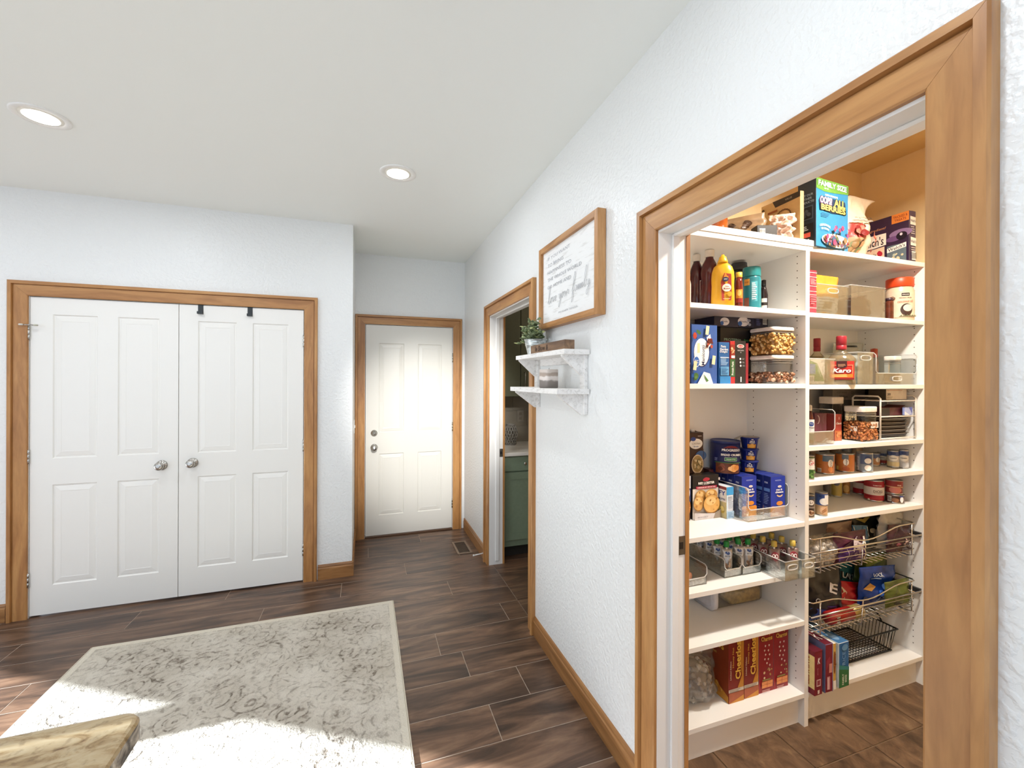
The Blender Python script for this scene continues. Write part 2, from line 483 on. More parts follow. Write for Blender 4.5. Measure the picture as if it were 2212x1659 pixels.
g = N(nt, 'ShaderNodeNewGeometry'); oi = N(nt, 'ShaderNodeObjectInfo')
mp = N(nt, 'ShaderNodeMapping'); mp.inputs['Rotation'].default_value = (0, 0, .9); mp.inputs['Scale'].default_value = (6.5, 4.2, 5)
nt.links.new(g.outputs['Position'], mp.inputs[0])
n1 = N(nt, 'ShaderNodeTexNoise', Scale=2.0, Detail=8.0, Distortion=.7, Roughness=.68); nt.links.new(mp.outputs[0], n1.inputs[0])
r1 = ramp(nt, n1.outputs[0], [(.28, hexc('#35261b')), (.46, hexc('#584230')), (.6, hexc('#6d543e')), (.78, hexc('#94805f'))])
nt.links.new(r1.outputs[0], b.inputs['Base Color']); b.inputs['Roughness'].default_value = .42
bump(nt, n1.outputs[0], b, .35, .006)
f = MB(); f.box(.99, 2.85, -.8, 4.45, -.08, -.004, C('#6b543e', .8))
pf = struct('floor_pantry', 'brown slate-look tile floor of the pantry and laundry', 'floor', f)
for i in range(-2, 4):
    for j in range(-5, 2):
        x0, y0 = 2.01 + .33 * (i - 1), 1.21 + .33 * j
        x1, y1 = min(x0 + .33, 2.69), min(y0 + .33, 1.68)
        x0 = max(x0, 1.0)
        if x1 - x0 > .02 and y1 > .2 and y1 - y0 > .02:
            m = MB(); m.box(x0 + .003, x1 - .003, y0 + .003, y1 - .003, -.01, 0, tile_m, bev=.0015); m.build('tile', pf)
for k, y in enumerate(rows):
    if 2.3 < y < 3.6: plank(1.001, 1.42 + .31 * (k % 2), y, y + PW); plank(1.42 + .31 * (k % 2), 2.59, y, y + PW)
w = MB(); w.box(1.08, 2.85, 4.06, 4.16, 0, CEIL, C('#8f8878', .6, var=.02)); struct('wall_laundry_back', 'taupe laundry wall behind the green cabinets', 'wall', w)
w = MB(); w.box(2.6, 2.7, 1.79, 4.06, 0, CEIL, C('#b9b4a8', .6, var=.02)); struct('wall_laundry_right', 'laundry room side wall', 'wall', w)

# --- casings (mitred: left leg, right leg, head), each with a raised outer band
def casing(name, label, org, rz, W, H, w=.092, deep=.028, floor_z=0.0):
    t = thing(name, label, 'door trim', org, rz, kind='structure')
    prof = [(0, 0), (0, .011), (.004, .014), (w * .715, .016), (w * .73, .0115), (w * .76, .0115), (w * .775, deep), (w - .004, deep), (w, deep - .004), (w, 0)]
    k = len(prof)
    ring = [tuple(range(k - 1, -1, -1)), tuple(range(k, 2 * k))] + [(i, (i + 1) % k, k + (i + 1) % k, k + i) for i in range(k)]
    for s in (-1, 1):
        vs = [(s * (W / 2 + a), -p, floor_z) for a, p in prof] + [(s * (W / 2 + a), -p, H + a) for a, p in prof]
        m = MB(); m.add(vs, ring, M['oak']); m.build('trim_leg', t)
    vs = [(-W / 2 - a + .0007, -p, H + a) for a, p in prof] + [(W / 2 + a - .0007, -p, H + a) for a, p in prof]
    m = MB(); m.add(vs, ring, M['oak']); o = m.build('trim_head', t); reorient(o, Matrix.Rotation(PI / 2, 4, 'Y'))
    return t
trimc = casing('trim_1', 'honey brown wooden casing around the closet double doors', ((CX0 + CX1) / 2, YB, 0), 0, CX1 - CX0 + .004, 2.041)
trimh = casing('trim_2', 'honey brown wooden casing around the hall end door', ((HX0 + HX1) / 2, YF, 0), 0, HX1 - HX0 + .006, 2.051, w=.088)
triml = casing('trim_3', 'honey brown wooden casing around the laundry doorway', (XW, (LD0 + LD1) / 2, 0), -PI / 2, LD1 - LD0 + .008, 2.043, w=.09)
trimp = casing('trim_4', 'pale honey wooden casing around the pantry doorway', (XW, (PD0 + PD1) / 2, 0), -PI / 2, PD1 - PD0 + .006, 2.043, w=.092)
# jambs (white liners with a stop strip)
def jamb(name, label, y0, y1, H, strike_z):
    t = thing(name, label, 'door jamb', (XW, 0, 0), 0, kind='structure')
    for side, y, s in (('far', y1, 1), ('near', y0, -1)):
        m = MB(); m.box(0, .115, y, y + s * .012, 0, H + .012, M['jamb']); m.build('jamb_leg', t)
        m = MB(); m.box(.052, .083, y - s * .010, y, 0.03, H - .0, M['jamb'], bev=.003); m.build('stop_strip', t)
    m = MB(); m.box(0, .115, y0, y1, H, H + .012, M['jamb']); m.build('jamb_head', t)
    m = MB(); m.box(.052, .083, y0 + .01, y1 - .01, H - .010, H, M['jamb'], bev=.003); m.build('stop_strip', t)
    # inner casing edge seen past the liner
    m = MB(); m.box(.115, .131, y1 - .004, y1 + .07, 0, H + .08, M['oak']); m.build('inner_trim_leg', t)
    m = MB(); m.box(.115, .131, y0 - .07, y0 + .004, 0, H + .08, M['oak']); m.build('inner_trim_leg', t)
    m = MB(); m.box(.115, .131, y0 - .07, y1 + .07, H - .004 + .012, H + .08, M['oak']); m.build('inner_trim_head', t)
    # strike plate on the far leg
    m = MB(); m.box(.088, .1255, y1 - .0025, y1 - .0002, strike_z - .033, strike_z + .033, C('#7c7b78', .35, .9)); sp = m.build('strike_plate', t)
    m = MB(); m.box(.090, .106, y1 - .0032, y1 - .002, strike_z - .012, strike_z + .012, M['black']); m.build('latch_hole', sp)
    return t
jamb('jamb_1', 'white jamb liner of the pantry doorway', PD0, PD1, 2.035, .935)
jamb('jamb_2', 'white jamb liner of the laundry doorway', LD0, LD1, 2.035, .918)
# closet and hall liners
m = MB(); m.box(CX0 - .012, CX0, YB, YB + .11, 0, 2.052, M['jamb']); m.box(CX1, CX1 + .012, YB, YB + .11, 0, 2.052, M['jamb']); m.box(CX0, CX1, YB, YB + .11, 2.041, 2.052, M['jamb'])
struct('jamb_3', 'white jamb liner of the closet opening', 'door jamb', m)
m = MB(); m.box(HX0 - .012, HX0, YF, YF + .11, 0, 2.062, M['jamb']); m.box(HX1, HX1 + .012, YF, YF + .11, 0, 2.062, M['jamb']); m.box(HX0, HX1, YF, YF + .11, 2.049, 2.062, M['jamb'])
struct('jamb_4', 'white jamb liner of the hall end door', 'door jamb', m)
m = MB(); m.box(HX0, HX1, YF - .015, YF + .06, 0, .016, C('#5a3f2b', .4), bev=.004)
struct('threshold', 'dark wooden threshold under the hall end door', 'threshold', m)

# --- baseboards
def baseboard(name, label, org, rz, L, h=.112):
    prof = [(0, 0), (-.013, 0), (-.013, h * .74), (-.010, h * .78), (-.009, h * .84), (-.011, h * .88), (-.007, h * .97), (0, h)]
    k = len(prof)
    vs = [(0, y, z) for y, z in prof] + [(L, y, z) for y, z in prof]
    fs = [tuple(range(k - 1, -1, -1)), tuple(range(k, 2 * k))] + [(i, (i + 1) % k, k + (i + 1) % k, k + i) for i in range(k)]
    m = MB(); m.add(vs, fs, M['oak2']); o = m.build(name)
    o.data.transform(Matrix.Rotation(-PI / 2, 4, 'Y') if False else Matrix.Identity(4))
    o.location = org; o.rotation_euler = (0, 0, rz)
    reorient(o, Matrix.Rotation(PI / 2, 4, 'Y'))
    tag(o, label, 'baseboard', kind='structure'); return o
M['oak2'] = wood('honey_wood_base', '#80582f', '#98693c', '#a97b4a', .36)
baseboard('baseboard_right', 'honey brown baseboard between pantry and laundry casings', (XW, 2.388, 0), -PI / 2, 2.388 - 1.347)
baseboard('baseboard_hall', 'honey brown baseboard between laundry casing and hall door', (XW, YF - .03, 0), -PI / 2, YF - .03 - 3.489)
baseboard('baseboard_back', 'short honey brown baseboard right of the closet doors', (-.335, YB, 0), 0, .335 + XH + .012)
baseboard('baseboard_left', 'honey brown baseboard left of the closet doors', (-6, YB, 0), 0, 6 - 2.116)
m = MB(); m.box(XH, XH + .012, YB - .012, YF - .03, 0, .11, M['oak2']); struct('baseboard_return', 'honey brown baseboard on the hall return wall', 'baseboard', m)

# --- four-panel doors
def ringpanel(x0, x1, z0, z1, mat):
    m = MB(); vs = []; fs = []
    steps = [(0, 0), (.006, .0065), (.012, .0065), (.016, .0045), (.042, .0008), (.046, .0018)]
    for d, y in steps: vs += [(x0 + d, y, z0 + d), (x1 - d, y, z0 + d), (x1 - d, y, z1 - d), (x0 + d, y, z1 - d)]
    for k in range(len(steps) - 1):
        for i in range(4): fs.append((k * 4 + i, k * 4 + (i + 1) % 4, k * 4 + 4 + (i + 1) % 4, k * 4 + 4 + i))
    n = len(vs) - 4; fs.append((n, n + 1, n + 2, n + 3)); m.add(vs, fs, mat); return m
def door(name, label, x0, x1, y, z0, z1, panels, mat, hinge_x, hinge_zs, knobs, side):
    t = thing(name, label, 'door', (x0, y, 0), 0, kind='structure')
    W = x1 - x0
    m = MB(); m.box(0, W, .007, .036, z0, z1, mat)
    xs = sorted({0, W} | {round(p[0] - x0, 4) for p in panels} | {round(p[1] - x0, 4) for p in panels})
    pl = [(p[0] - x0, p[1] - x0, p[2], p[3]) for p in panels]
    ca, cb = pl[0][:2], pl[1][:2]
    zt, zm1, zm0, zb = pl[0][3], pl[0][2], pl[2][3], pl[2][2]
    for a, b_, c_, d in ((0, ca[0], z0, z1), (cb[1], W, z0, z1), (ca[1], cb[0], zb, zt), (ca[0], cb[1], zt, z1), (ca[0], cb[1], z0, zb), (ca[0], ca[1], zm0, zm1), (cb[0], cb[1], zm0, zm1)):
        m.box(a, b_, 0, .0075, c_, d, mat)
    m.build('leaf', t)
    for p in pl: ringpanel(p[0], p[1], p[2], p[3], mat).build('panel', t)
    for hz in hinge_zs:
        m = MB(); m.lathe([(.0062, 0), (.0062, .028), (.0055, .0285), (.0062, .029), (.0062, .058), (.0055, .0585), (.0062, .059), (.0062, .088)], M['nickel'], 12)
        m.box(-.016 * side, .0, -.001, .003, .002, .086, M['nickel'])
        m.build('hinge', t, (hinge_x - x0, -.007, hz))
    for kx, kz, bolt in knobs:
        g = MB(); q = Matrix.Rotation(PI / 2, 4, 'X')
        if bolt:
            g.lathe([(.031, 0), (.031, .004), (.026, .008), (.020, .012), (.019, .016), (.0, .0165)], M['nickel'], 24, mx=q)
            g.box(-.004, .004, -.030, -.016, -.012, .012, M['nickel'], bev=.002)
        else:
            g.lathe([(.034, 0), (.034, .004), (.028, .009), (.014, .012), (.0125, .026), (.020, .032), (.027, .042), (.0275, .052), (.022, .060), (.010, .063), (0, .0632)], M['nickel'], 28, mx=q)
        g.build('deadbolt' if bolt else 'knob', t, (kx - x0, 0, kz))
    return t
cm = -1.222; P4 = lambda a: a
lx0, lx1 = CX0 + .004, cm - .002
door('door_1', 'left leaf of the white four-panel closet double doors', lx0, lx1, YB + .002, .012, 2.036,
     [(-1.897, -1.669, 1.006, 1.930), (-1.561, -1.332, 1.006, 1.930), (-1.897, -1.669, .195, .838), (-1.561, -1.332, .195, .838)], M['door'],
     CX0 + .001, (.198, .98, 1.765), [(-1.316, .928, False)], 1)
rx0, rx1 = cm + .002, CX1 - .004
door('door_2', 'right leaf of the white closet double doors below the two black hooks', rx0, rx1, YB + .002, .012, 2.036,
     [(-1.109, -.874, 1.001, 1.925), (-.774, -.540, 1.001, 1.925), (-1.109, -.874, .200, .838), (-.774, -.540, .200, .838)], M['door'],
     CX1 - .001, (.198, .98, 1.762), [(-1.138, .934, False)], -1)
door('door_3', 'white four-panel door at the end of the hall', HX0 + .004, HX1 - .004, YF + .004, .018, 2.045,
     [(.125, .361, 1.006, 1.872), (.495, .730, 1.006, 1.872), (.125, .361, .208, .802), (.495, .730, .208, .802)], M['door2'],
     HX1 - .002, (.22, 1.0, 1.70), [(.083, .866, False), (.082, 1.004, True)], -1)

# --- recessed can lights
for i, (cx, cy) in enumerate(CANS):
    lab = 'round recessed ceiling light ' + ['above the hall', 'above the closet doors', 'added above the pantry doorway, out of frame', 'added above the kitchen island, out of frame', 'added left of the closet, out of frame', 'added by the window wall, out of frame'][i]
    t = thing('ceiling_light', lab, 'light', (cx, cy, CEIL), group='recessed ceiling lights')
    m = MB(); n = 40
    prof = [(.102, 0), (.102, -.004), (.098, -.006), (.080, -.006), (.074, -.002)]
    m.loft([(r, r, z) for r, z in prof], M['white'], n, cap=False); m.build('trim_ring', t)
    m = MB(); m.loft([(.074, .074, -.002), (.070, .070, -.005), (.058, .058, -.0062), (.0, .0, -.0064)], C('#f2efe4', .4), n, cap=False); m.build('baffle', t)
    m = MB(); m.loft([(.062, .062, -.0064), (.05, .05, -.0085), (.0, .0, -.0095)], M['lamp'], n, cap=False); m.build('lens', t)
# --- rug
rug_m, nt, b = newmat('faded_rug')
tc = N(nt, 'ShaderNodeTexCoord')
def tex(kind, scale, src, **kw):
    n = N(nt, kind, Scale=scale, **kw); nt.links.new(src, n.inputs['Vector']); return n
nz = tex('ShaderNodeTexNoise', 7.0, tc.outputs['Object'], Detail=3.0)
dv = mixc(nt, .07, tc.outputs['Object'], nz.outputs['Color'], 'ADD')
v1 = tex('ShaderNodeTexVoronoi', 7.5, dv); v2 = tex('ShaderNodeTexVoronoi', 17.0, dv, feature='DISTANCE_TO_EDGE'); v3 = tex('ShaderNodeTexVoronoi', 26.0, dv)
wv = N(nt, 'ShaderNodeMath', operation='MULTIPLY'); wv.inputs[1].default_value = 24; nt.links.new(v1.outputs['Distance'], wv.inputs[0])
sn = N(nt, 'ShaderNodeMath', operation='SINE'); nt.links.new(wv.outputs[0], sn.inputs[0])
r1 = ramp(nt, sn.outputs[0], [(.55, (0, 0, 0)), (.9, (1, 1, 1))])
r2 = ramp(nt, v2.outputs['Distance'], [(.0, (1, 1, 1)), (.13, (0, 0, 0))])
r3 = ramp(nt, v3.outputs['Distance'], [(.22, (1, 1, 1)), (.42, (0, 0, 0))])
mk = tex('ShaderNodeTexNoise', 3.2, tc.outputs['Object'], Detail=5.0, Roughness=.65)
rm = ramp(nt, mk.outputs[0], [(.36, (.22, .22, .22)), (.58, (1, 1, 1))])
mk2 = tex('ShaderNodeTexNoise', 38.0, tc.outputs['Object'], Detail=4.0, Roughness=.7)
rm2 = ramp(nt, mk2.outputs[0], [(.42, (.04, .04, .04)), (.58, (1, 1, 1))])
pat = mixc(nt, .6, mixc(nt, .55, r1.outputs[0], r2.outputs[0], 'LIGHTEN'), r3.outputs[0], 'LIGHTEN')
pat = mixc(nt, 1.0, mixc(nt, 1.0, pat, rm.outputs[0], 'MULTIPLY'), rm2.outputs[0], 'MULTIPLY')
base = ramp(nt, mk.outputs[0], [(.35, hexc('#cfc8bb')), (.68, hexc('#b0a798'))])
col = mixc(nt, pat, base.outputs[0], hexc('#6b6053'))
# border stripes from the object's own x and y
sx = N(nt, 'ShaderNodeSeparateXYZ'); nt.links.new(tc.outputs['Object'], sx.inputs[0])
def edge(sock, half):
    a = N(nt, 'ShaderNodeMath', operation='ABSOLUTE'); nt.links.new(sock, a.inputs[0])
    s = N(nt, 'ShaderNodeMath', operation='SUBTRACT'); s.inputs[0].default_value = half; nt.links.new(a.outputs[0], s.inputs[1]); return s.outputs[0]
RX0, RX1, RY0, RY1 = -1.447, .184, .74, 3.046
e1, e2 = edge(sx.outputs[0], (RX1 - RX0) / 2), edge(sx.outputs[1], (RY1 - RY0) / 2)
mn = N(nt, 'ShaderNodeMath', operation='MINIMUM'); nt.links.new(e1, mn.inputs[0]); nt.links.new(e2, mn.inputs[1])
bd = ramp(nt, mn.outputs[0], [(0, (0, 0, 0)), (.030, (0, 0, 0)), (.034, (1, 1, 1)), (.040, (0, 0, 0)), (.088, (0, 0, 0)), (.092, (.9, .9, .9)), (.100, (0, 0, 0)), (.2, (0, 0, 0))])
plainb = ramp(nt, mn.outputs[0], [(.0, (.95, .95, .95)), (.030, (.9, .9, .9)), (.034, (.35, .35, .35)), (.1, (.2, .2, .2)), (.14, (0, 0, 0))])
col = mixc(nt, plainb.outputs[0], col, hexc('#d6cebd'))
bdm = mixc(nt, 1.0, bd.outputs[0], rm2.outputs[0], 'MULTIPLY')
col = mixc(nt, mixc(nt, 1.0, bdm, (.6, .6, .6, 1), 'MULTIPLY'), col, hexc('#8d8474'))
nt.links.new(col, b.inputs['Base Color']); b.inputs['Roughness'].default_value = .95
pile = tex('ShaderNodeTexNoise', 120.0, tc.outputs['Object'], Detail=3.0)
hgt = mixc(nt, .5, pile.outputs[0], pat, 'SUBTRACT')
bump(nt, hgt, b, .7, .006)
hx, hy = (RX1 - RX0) / 2, (RY1 - RY0) / 2
t = thing('area_rug', 'large faded cream and taupe floral area rug on the plank floor', 'rug', ((RX0 + RX1) / 2, (RY0 + RY1) / 2, 0))
m = MB(); m.box(-hx, hx, -hy, hy, .0005, .009, rug_m, bev=.003); m.build('pile', t)
m = MB(); bindc = C('#cfc6b3', .9, bmp=.3)
for a, b_, c_, d in ((-hx - .004, -hx, -hy, hy), (hx, hx + .004, -hy, hy), (-hx, hx, hy, hy + .004), (-hx, hx, -hy - .004, -hy)): m.box(a, b_, c_, d, .0005, .0085, bindc)
m.build('edge_binding', t)

# --- granite counter corner
gm, nt, b = newmat('beige_granite')
tc = N(nt, 'ShaderNodeTexCoord'); mp = N(nt, 'ShaderNodeMapping'); mp.inputs['Scale'].default_value = (5, 17, 17); mp.inputs['Rotation'].default_value = (0, 0, .12)
nt.links.new(tc.outputs['Object'], mp.inputs[0])
n1 = N(nt, 'ShaderNodeTexNoise', Scale=2.2, Detail=7.0, Distortion=1.4, Roughness=.62); nt.links.new(mp.outputs[0], n1.inputs[0])
n2 = N(nt, 'ShaderNodeTexNoise', Scale=70.0, Detail=3.0); nt.links.new(tc.outputs['Object'], n2.inputs[0])
r1 = ramp(nt, n1.outputs[0], [(.30, hexc('#664c32')), (.40, hexc('#8f7652')), (.50, hexc('#a6916e')), (.75, hexc('#b3a384'))])
r2 = ramp(nt, n2.outputs[0], [(.30, (.55, .5, .45)), (.45, (1, 1, 1))])
nt.links.new(mixc(nt, .7, r1.outputs[0], r2.outputs[0], 'MULTIPLY'), b.inputs['Base Color']); b.inputs['Roughness'].default_value = .16
gs, nt, b = newmat('granite_edge')
tc = N(nt, 'ShaderNodeTexCoord'); n1 = N(nt, 'ShaderNodeTexVoronoi', Scale=26.0); nzz = N(nt, 'ShaderNodeTexNoise', Scale=30.0, Detail=4.0, Distortion=1.0)
nt.links.new(tc.outputs['Object'], nzz.inputs[0])
r1 = ramp(nt, nzz.outputs[0], [(.34, hexc('#2e2a28')), (.45, hexc('#6b645c')), (.6, hexc('#a79f92')), (.75, hexc('#cfc6b6'))])
nt.links.new(r1.outputs[0], b.inputs['Base Color']); b.inputs['Roughness'].default_value = .18
isl = thing('kitchen_island', 'kitchen island with a beige granite top, only its corner in view', 'island', (-1.38, .05, 0))
m = MB(); cx1, cy1 = .997, .925; rr = .03
pts = [(-1.0, -.9), (cx1, -.9)] + [(cx1 - rr + rr * math.cos(a), cy1 - rr + rr * math.sin(a)) for a in [PI / 2 * k / 5 for k in range(6)]] + [(-1.0, cy1)]
n = len(pts); vs = []; fs = []
for ins, z in ((.0, .872), (.0, .902), (.003, .908), (.008, .910)):
    vs += [(x - ins if x > 0 else x, y - ins if y > 0 else y, z) for x, y in pts]
for k in range(3):
    for i in range(n): fs.append((k * n + i, k * n + (i + 1) % n, (k + 1) * n + (i + 1) % n, (k + 1) * n + i))
m.add(vs, [tuple(range(n - 1, -1, -1))] + fs[:n], gs); m.add(vs, fs[n:] + [tuple(3 * n + i for i in range(n))], gm); m.build('granite_top', isl)
m = MB(); m.box(-.98, .95, -.88, .66, 0, .872, C('#6a4a30', .5)); m.build('island_base', isl)
# ================================================================== WALL SHELF, SIGN, LAUNDRY, SMALL FITTINGS
# --- whitewashed two-tier shelf
wm, nt, b = newmat('whitewashed_wood')
tc = N(nt, 'ShaderNodeTexCoord'); mp = N(nt, 'ShaderNodeMapping'); mp.inputs['Scale'].default_value = (30, 8, 30); nt.links.new(tc.outputs['Object'], mp.inputs[0])
n1 = N(nt, 'ShaderNodeTexNoise', Scale=2.0, Detail=6.0, Distortion=.8, Roughness=.65); nt.links.new(mp.outputs[0], n1.inputs[0])
r1 = ramp(nt, n1.outputs[0], [(.26, hexc('#b5aea6')), (.38, hexc('#d9d5d0')), (.50, hexc('#ebe8e4')), (.8, hexc('#efece8'))])
nt.links.new(r1.outputs[0], b.inputs['Base Color']); b.inputs['Roughness'].default_value = .6; bump(nt, n1.outputs[0], b, .25, .001)
SY0, SY1 = 1.728, 2.375
t = thing('wall_shelf', 'whitewashed two-tier bracket shelf on the white wall', 'shelf', (XW, 0, 0))
ZU, ZL = 1.660, 1.481
m = MB(); m.box(-.132, -.004, SY0, SY1, ZU - .023, ZU, wm, bev=.0015); m.build('upper_shelf', t)
m = MB(); m.box(-.166, -.004, SY0, SY1, ZL - .024, ZL, wm, bev=.0015); m.build('lower_shelf', t)
m = MB(); m.box(-.020, -.002, SY0 + .10, SY1 - .10, ZU - .06, ZU - .023, wm, bev=.001); m.build('back_rail', t)
for y in (SY0 + .022, SY1 - .058):
    m = MB(); m.box(-.020, -.001, y, y + .045, ZL - .118, ZU - .023, wm, bev=.0015); m.build('upright', t)
    for zz, d in ((ZU - .023, .105), (ZL - .024, .125)):
        m = MB(); q = Matrix.Translation((-.020, y + .022, zz)) @ Matrix.Rotation(0, 4, 'Z')
        m.prism([(0, 0), (-d, 0), (-d, -.008), (-.008, -.095), (0, -.095)], -.009, .009, wm, q); m.build('bracket', t)
# pot with artificial eucalyptus
zinc, nt, b = newmat('galvanised_zinc')
tc = N(nt, 'ShaderNodeTexCoord'); v = N(nt, 'ShaderNodeTexVoronoi', Scale=60.0); nt.links.new(tc.outputs['Object'], v.inputs[0])
r1 = ramp(nt, v.outputs['Color'], [(.2, hexc('#a9afad')), (.8, hexc('#dfe4e2'))]); nt.links.new(r1.outputs[0], b.inputs['Base Color'])
b.inputs['Metallic'].default_value = .75; b.inputs['Roughness'].default_value = .42
PX, PY = .898, 2.225
pt = thing('potted_plant', 'small galvanised bucket of grey-green artificial foliage on the upper shelf', 'plant', (PX - .001, PY, ZU))
BS = lambda P: [(r_ * 1.22, z_ * .82) for r_, z_ in P]
m = MB(); m.lathe(BS([(.0, 0), (.036, 0), (.0365, .004), (.046, .062), (.0475, .064), (.0475, .068), (.0465, .070), (.0485, .076), (.0495, .078), (.0495, .082), (.0485, .084), (.0515, .098), (.0535, .100), (.0535, .103), (.050, .103), (.048, .09), (.0, .088)]), zinc, 32, cap=False); m.build('bucket', pt)
m = MB(); m.lathe(BS([(0, .09), (.047, .091)]), C('#3d3a2a', .9), 20, cap=False); m.build('moss', pt)
greens = ['#6e7c58', '#87946c', '#a6ad74', '#56653f', '#7f8a66']
rp = random.Random(3)
lm = {g: C(g, .55, var=.12) for g in greens}
def leaf_mesh(size, mat):
    m = MB(); k = 8; pts = [Vector((0, 0, 0))]
    for i in range(k):
        a = 2 * PI * i / k; r = size * (1 - .12 * math.cos(2 * a))
        pts.append(Vector((size + r * math.cos(a), r * .9 * math.sin(a), .25 * size * (abs(math.sin(a)) ** 1.5))))
    pts[0] = Vector((size, 0, 0))
    th = Vector((0, 0, -.0004)); vs = pts + [p + th for p in pts]; n = k + 1
    fs = [(0, 1 + i, 1 + (i + 1) % k) for i in range(k)] + [(n, n + 1 + (i + 1) % k, n + 1 + i) for i in range(k)] + [(1 + i, n + 1 + i, n + 1 + (i + 1) % k, 1 + (i + 1) % k) for i in range(k)]
    m.add(vs, fs, mat, True); return m.mesh('leaf')
leafmeshes = [leaf_mesh(s_, lm[g_]) for g_ in greens for s_ in (.0100, .0130)]
nl = 0
for sI in range(34):
    a = rp.uniform(0, 2 * PI); tilt = rp.uniform(.1, 1.25)
    if sI in (0, 1): a, tilt = PI * .62, 1.45
    if sI == 2: a, tilt = -PI / 2, .25
    L = rp.uniform(.065, .115) + (.02 if sI < 3 else 0)
    d0 = Vector((math.cos(a) * math.sin(tilt), math.sin(a) * math.sin(tilt) * 1.15, math.cos(tilt)))
    if d0.x > .1: d0.x = .1 - d0.x * .6
    st = Vector((math.cos(a) * .03, math.sin(a) * .03, .074)); pts = []
    for k in range(6):
        q = k / 5; p_ = st + d0 * L * q + Vector((0, 0, -.012 * q * q * tilt)); p_.x = min(p_.x, -.006 if p_.z > .10 else .03); pts.append(p_)
    m = MB(); m.tube(pts, .0009, lm['#56653f'], 4); stem_o = m.build('stem', pt)
    for k in range(1, 6):
        for sgn in (0, 1, 2):
            if k == 5 and sgn == 2: continue
            o = bpy.data.objects.new('leaf', rp.choice(leafmeshes)); COL.objects.link(o); o.parent = stem_o
            ang = k * 1.3 + sgn * 2.1 + rp.uniform(-.3, .3)
            o.location = pts[k]
            o.location.x = min(pts[k].x, -.014 if pts[k].z > .10 else .03)
            o.rotation_euler = (rp.uniform(-.6, .6), rp.uniform(-1.0, .1), ang)
# lettered block
bw = wood('block_wood', '#5d4636', '#7d6048', '#967758', .5, axis=1)
t = thing('wood_block_sign', 'brown wooden block with dark lettering lying on the upper shelf', 'sign', (0, 0, ZU))
m = MB(); m.box(.842, .893, 1.745, 2.16, .0005, .043, bw, bev=.0015); m.build('block', t)
d = Dec(flat((.842, 2.16, 0), (0, -1, 0)))
inkm = C('#35221a', .6)
d.text('le Show &', .150, .022, inkm, w=.165, h=.027, shear=.15); d.build(t, 'lettering')
# striped candle
cm_, nt, b = newmat('banded_candle')
tc = N(nt, 'ShaderNodeTexCoord'); sx = N(nt, 'ShaderNodeSeparateXYZ'); nt.links.new(tc.outputs['Object'], sx.inputs[0])
nz = N(nt, 'ShaderNodeTexNoise', Scale=25.0); nt.links.new(tc.outputs['Object'], nz.inputs[0])
ma = N(nt, 'ShaderNodeMath', operation='MULTIPLY_ADD'); ma.inputs[1].default_value = .02; nt.links.new(nz.outputs[0], ma.inputs[0]); nt.links.new(sx.outputs[2], ma.inputs[2])
r1 = ramp(nt, ma.outputs[0], [(.0, hexc('#6f6762')), (.045, hexc('#857c75')), (.05, hexc('#d9cec6')), (.066, hexc('#e4dbd4')), (.068, hexc('#b1a093')), (.085, hexc('#a59486')), (.088, hexc('#cfc3b9'))])
nt.links.new(r1.outputs[0], b.inputs['Base Color']); b.inputs['Roughness'].default_value = .5
t = thing('pillar_candle', 'square grey and cream banded pillar candle on the lower shelf', 'candle', (.866, 1.972, ZL), .25)
m = MB(); m.loft([(.036, .036, 0.0005, 5), (.038, .038, .004, 5), (.038, .038, .088, 5), (.037, .037, .0925, 5), (.030, .030, .0915, 4), (.0, .0, .089, 2)], cm_, 24, cap=False); m.build('wax', t)
m = MB(); m.tube([(0, 0, .088), (.001, 0, .095), (.003, 0, .099)], .0011, M['black'], 6); m.build('wick', t)

# --- framed sign
FY0, FY1, FZ0, FZ1 = 1.597, 2.247, 1.800, 2.249
t = thing('framed_sign', 'wood framed white quote sign on the right wall above the shelf', 'sign', (XW, 0, 0))
fw = wood('frame_wood', '#9a6a3a', '#b78450', '#c99a68', .45)
e = .030
for nm, (a, b_, c_, d_) in (('frame_side', (FY0, FY0 + e, FZ0, FZ1)), ('frame_side', (FY1 - e, FY1, FZ0, FZ1)), ('frame_rail', (FY0 + e, FY1 - e, FZ0, FZ0 + e)), ('frame_rail', (FY0 + e, FY1 - e, FZ1 - e, FZ1))):
    m = MB(); m.box(-.042, -.002, a, b_, c_, d_, fw, bev=.0012); o = m.build(nm, t)
    if nm == 'frame_rail': reorient(o, Matrix.Rotation(PI / 2, 4, 'X'))
board, nt, b = newmat('white_board')
tc = N(nt, 'ShaderNodeTexCoord'); mp = N(nt, 'ShaderNodeMapping'); mp.inputs['Scale'].default_value = (20, 5, 45); nt.links.new(tc.outputs['Object'], mp.inputs[0])
nz = N(nt, 'ShaderNodeTexNoise', Scale=2.0, Detail=4.0); nt.links.new(mp.outputs[0], nz.inputs[0])
r1 = ramp(nt, nz.outputs[0], [(.32, hexc('#dddcd8')), (.45, hexc('#eeeeec'))]); nt.links.new(r1.outputs[0], b.inputs['Base Color']); b.inputs['Roughness'].default_value = .5
m = MB(); m.box(-.026, -.010, FY0 + e - .004, FY1 - e + .004, FZ0 + e - .004, FZ1 - e + .004, board); m.build('panel', t)
d = Dec(flat((-.026, FY1 - e, 0), (0, -1, 0)))
ink = C('#a4a5a9', .6)
for s_, x0, x1, z, hh in (('IF YOU WANT', .064, .330, 2.176, .019), ('TO BRING', .064, .256, 2.137, .019), ('HAPPINESS TO', .064, .345, 2.0985, .019), ('THE WHOLE WORLD', .064, .450, 2.060, .019), ('GO HOME AND', .064, .345, 2.020, .019), ('MOTHER TERESA', .205, .415, 1.867, .010)):
    d.text(s_, (x0 + x1) / 2, z, ink, w=x1 - x0, h=hh * .92, fat=-.008)
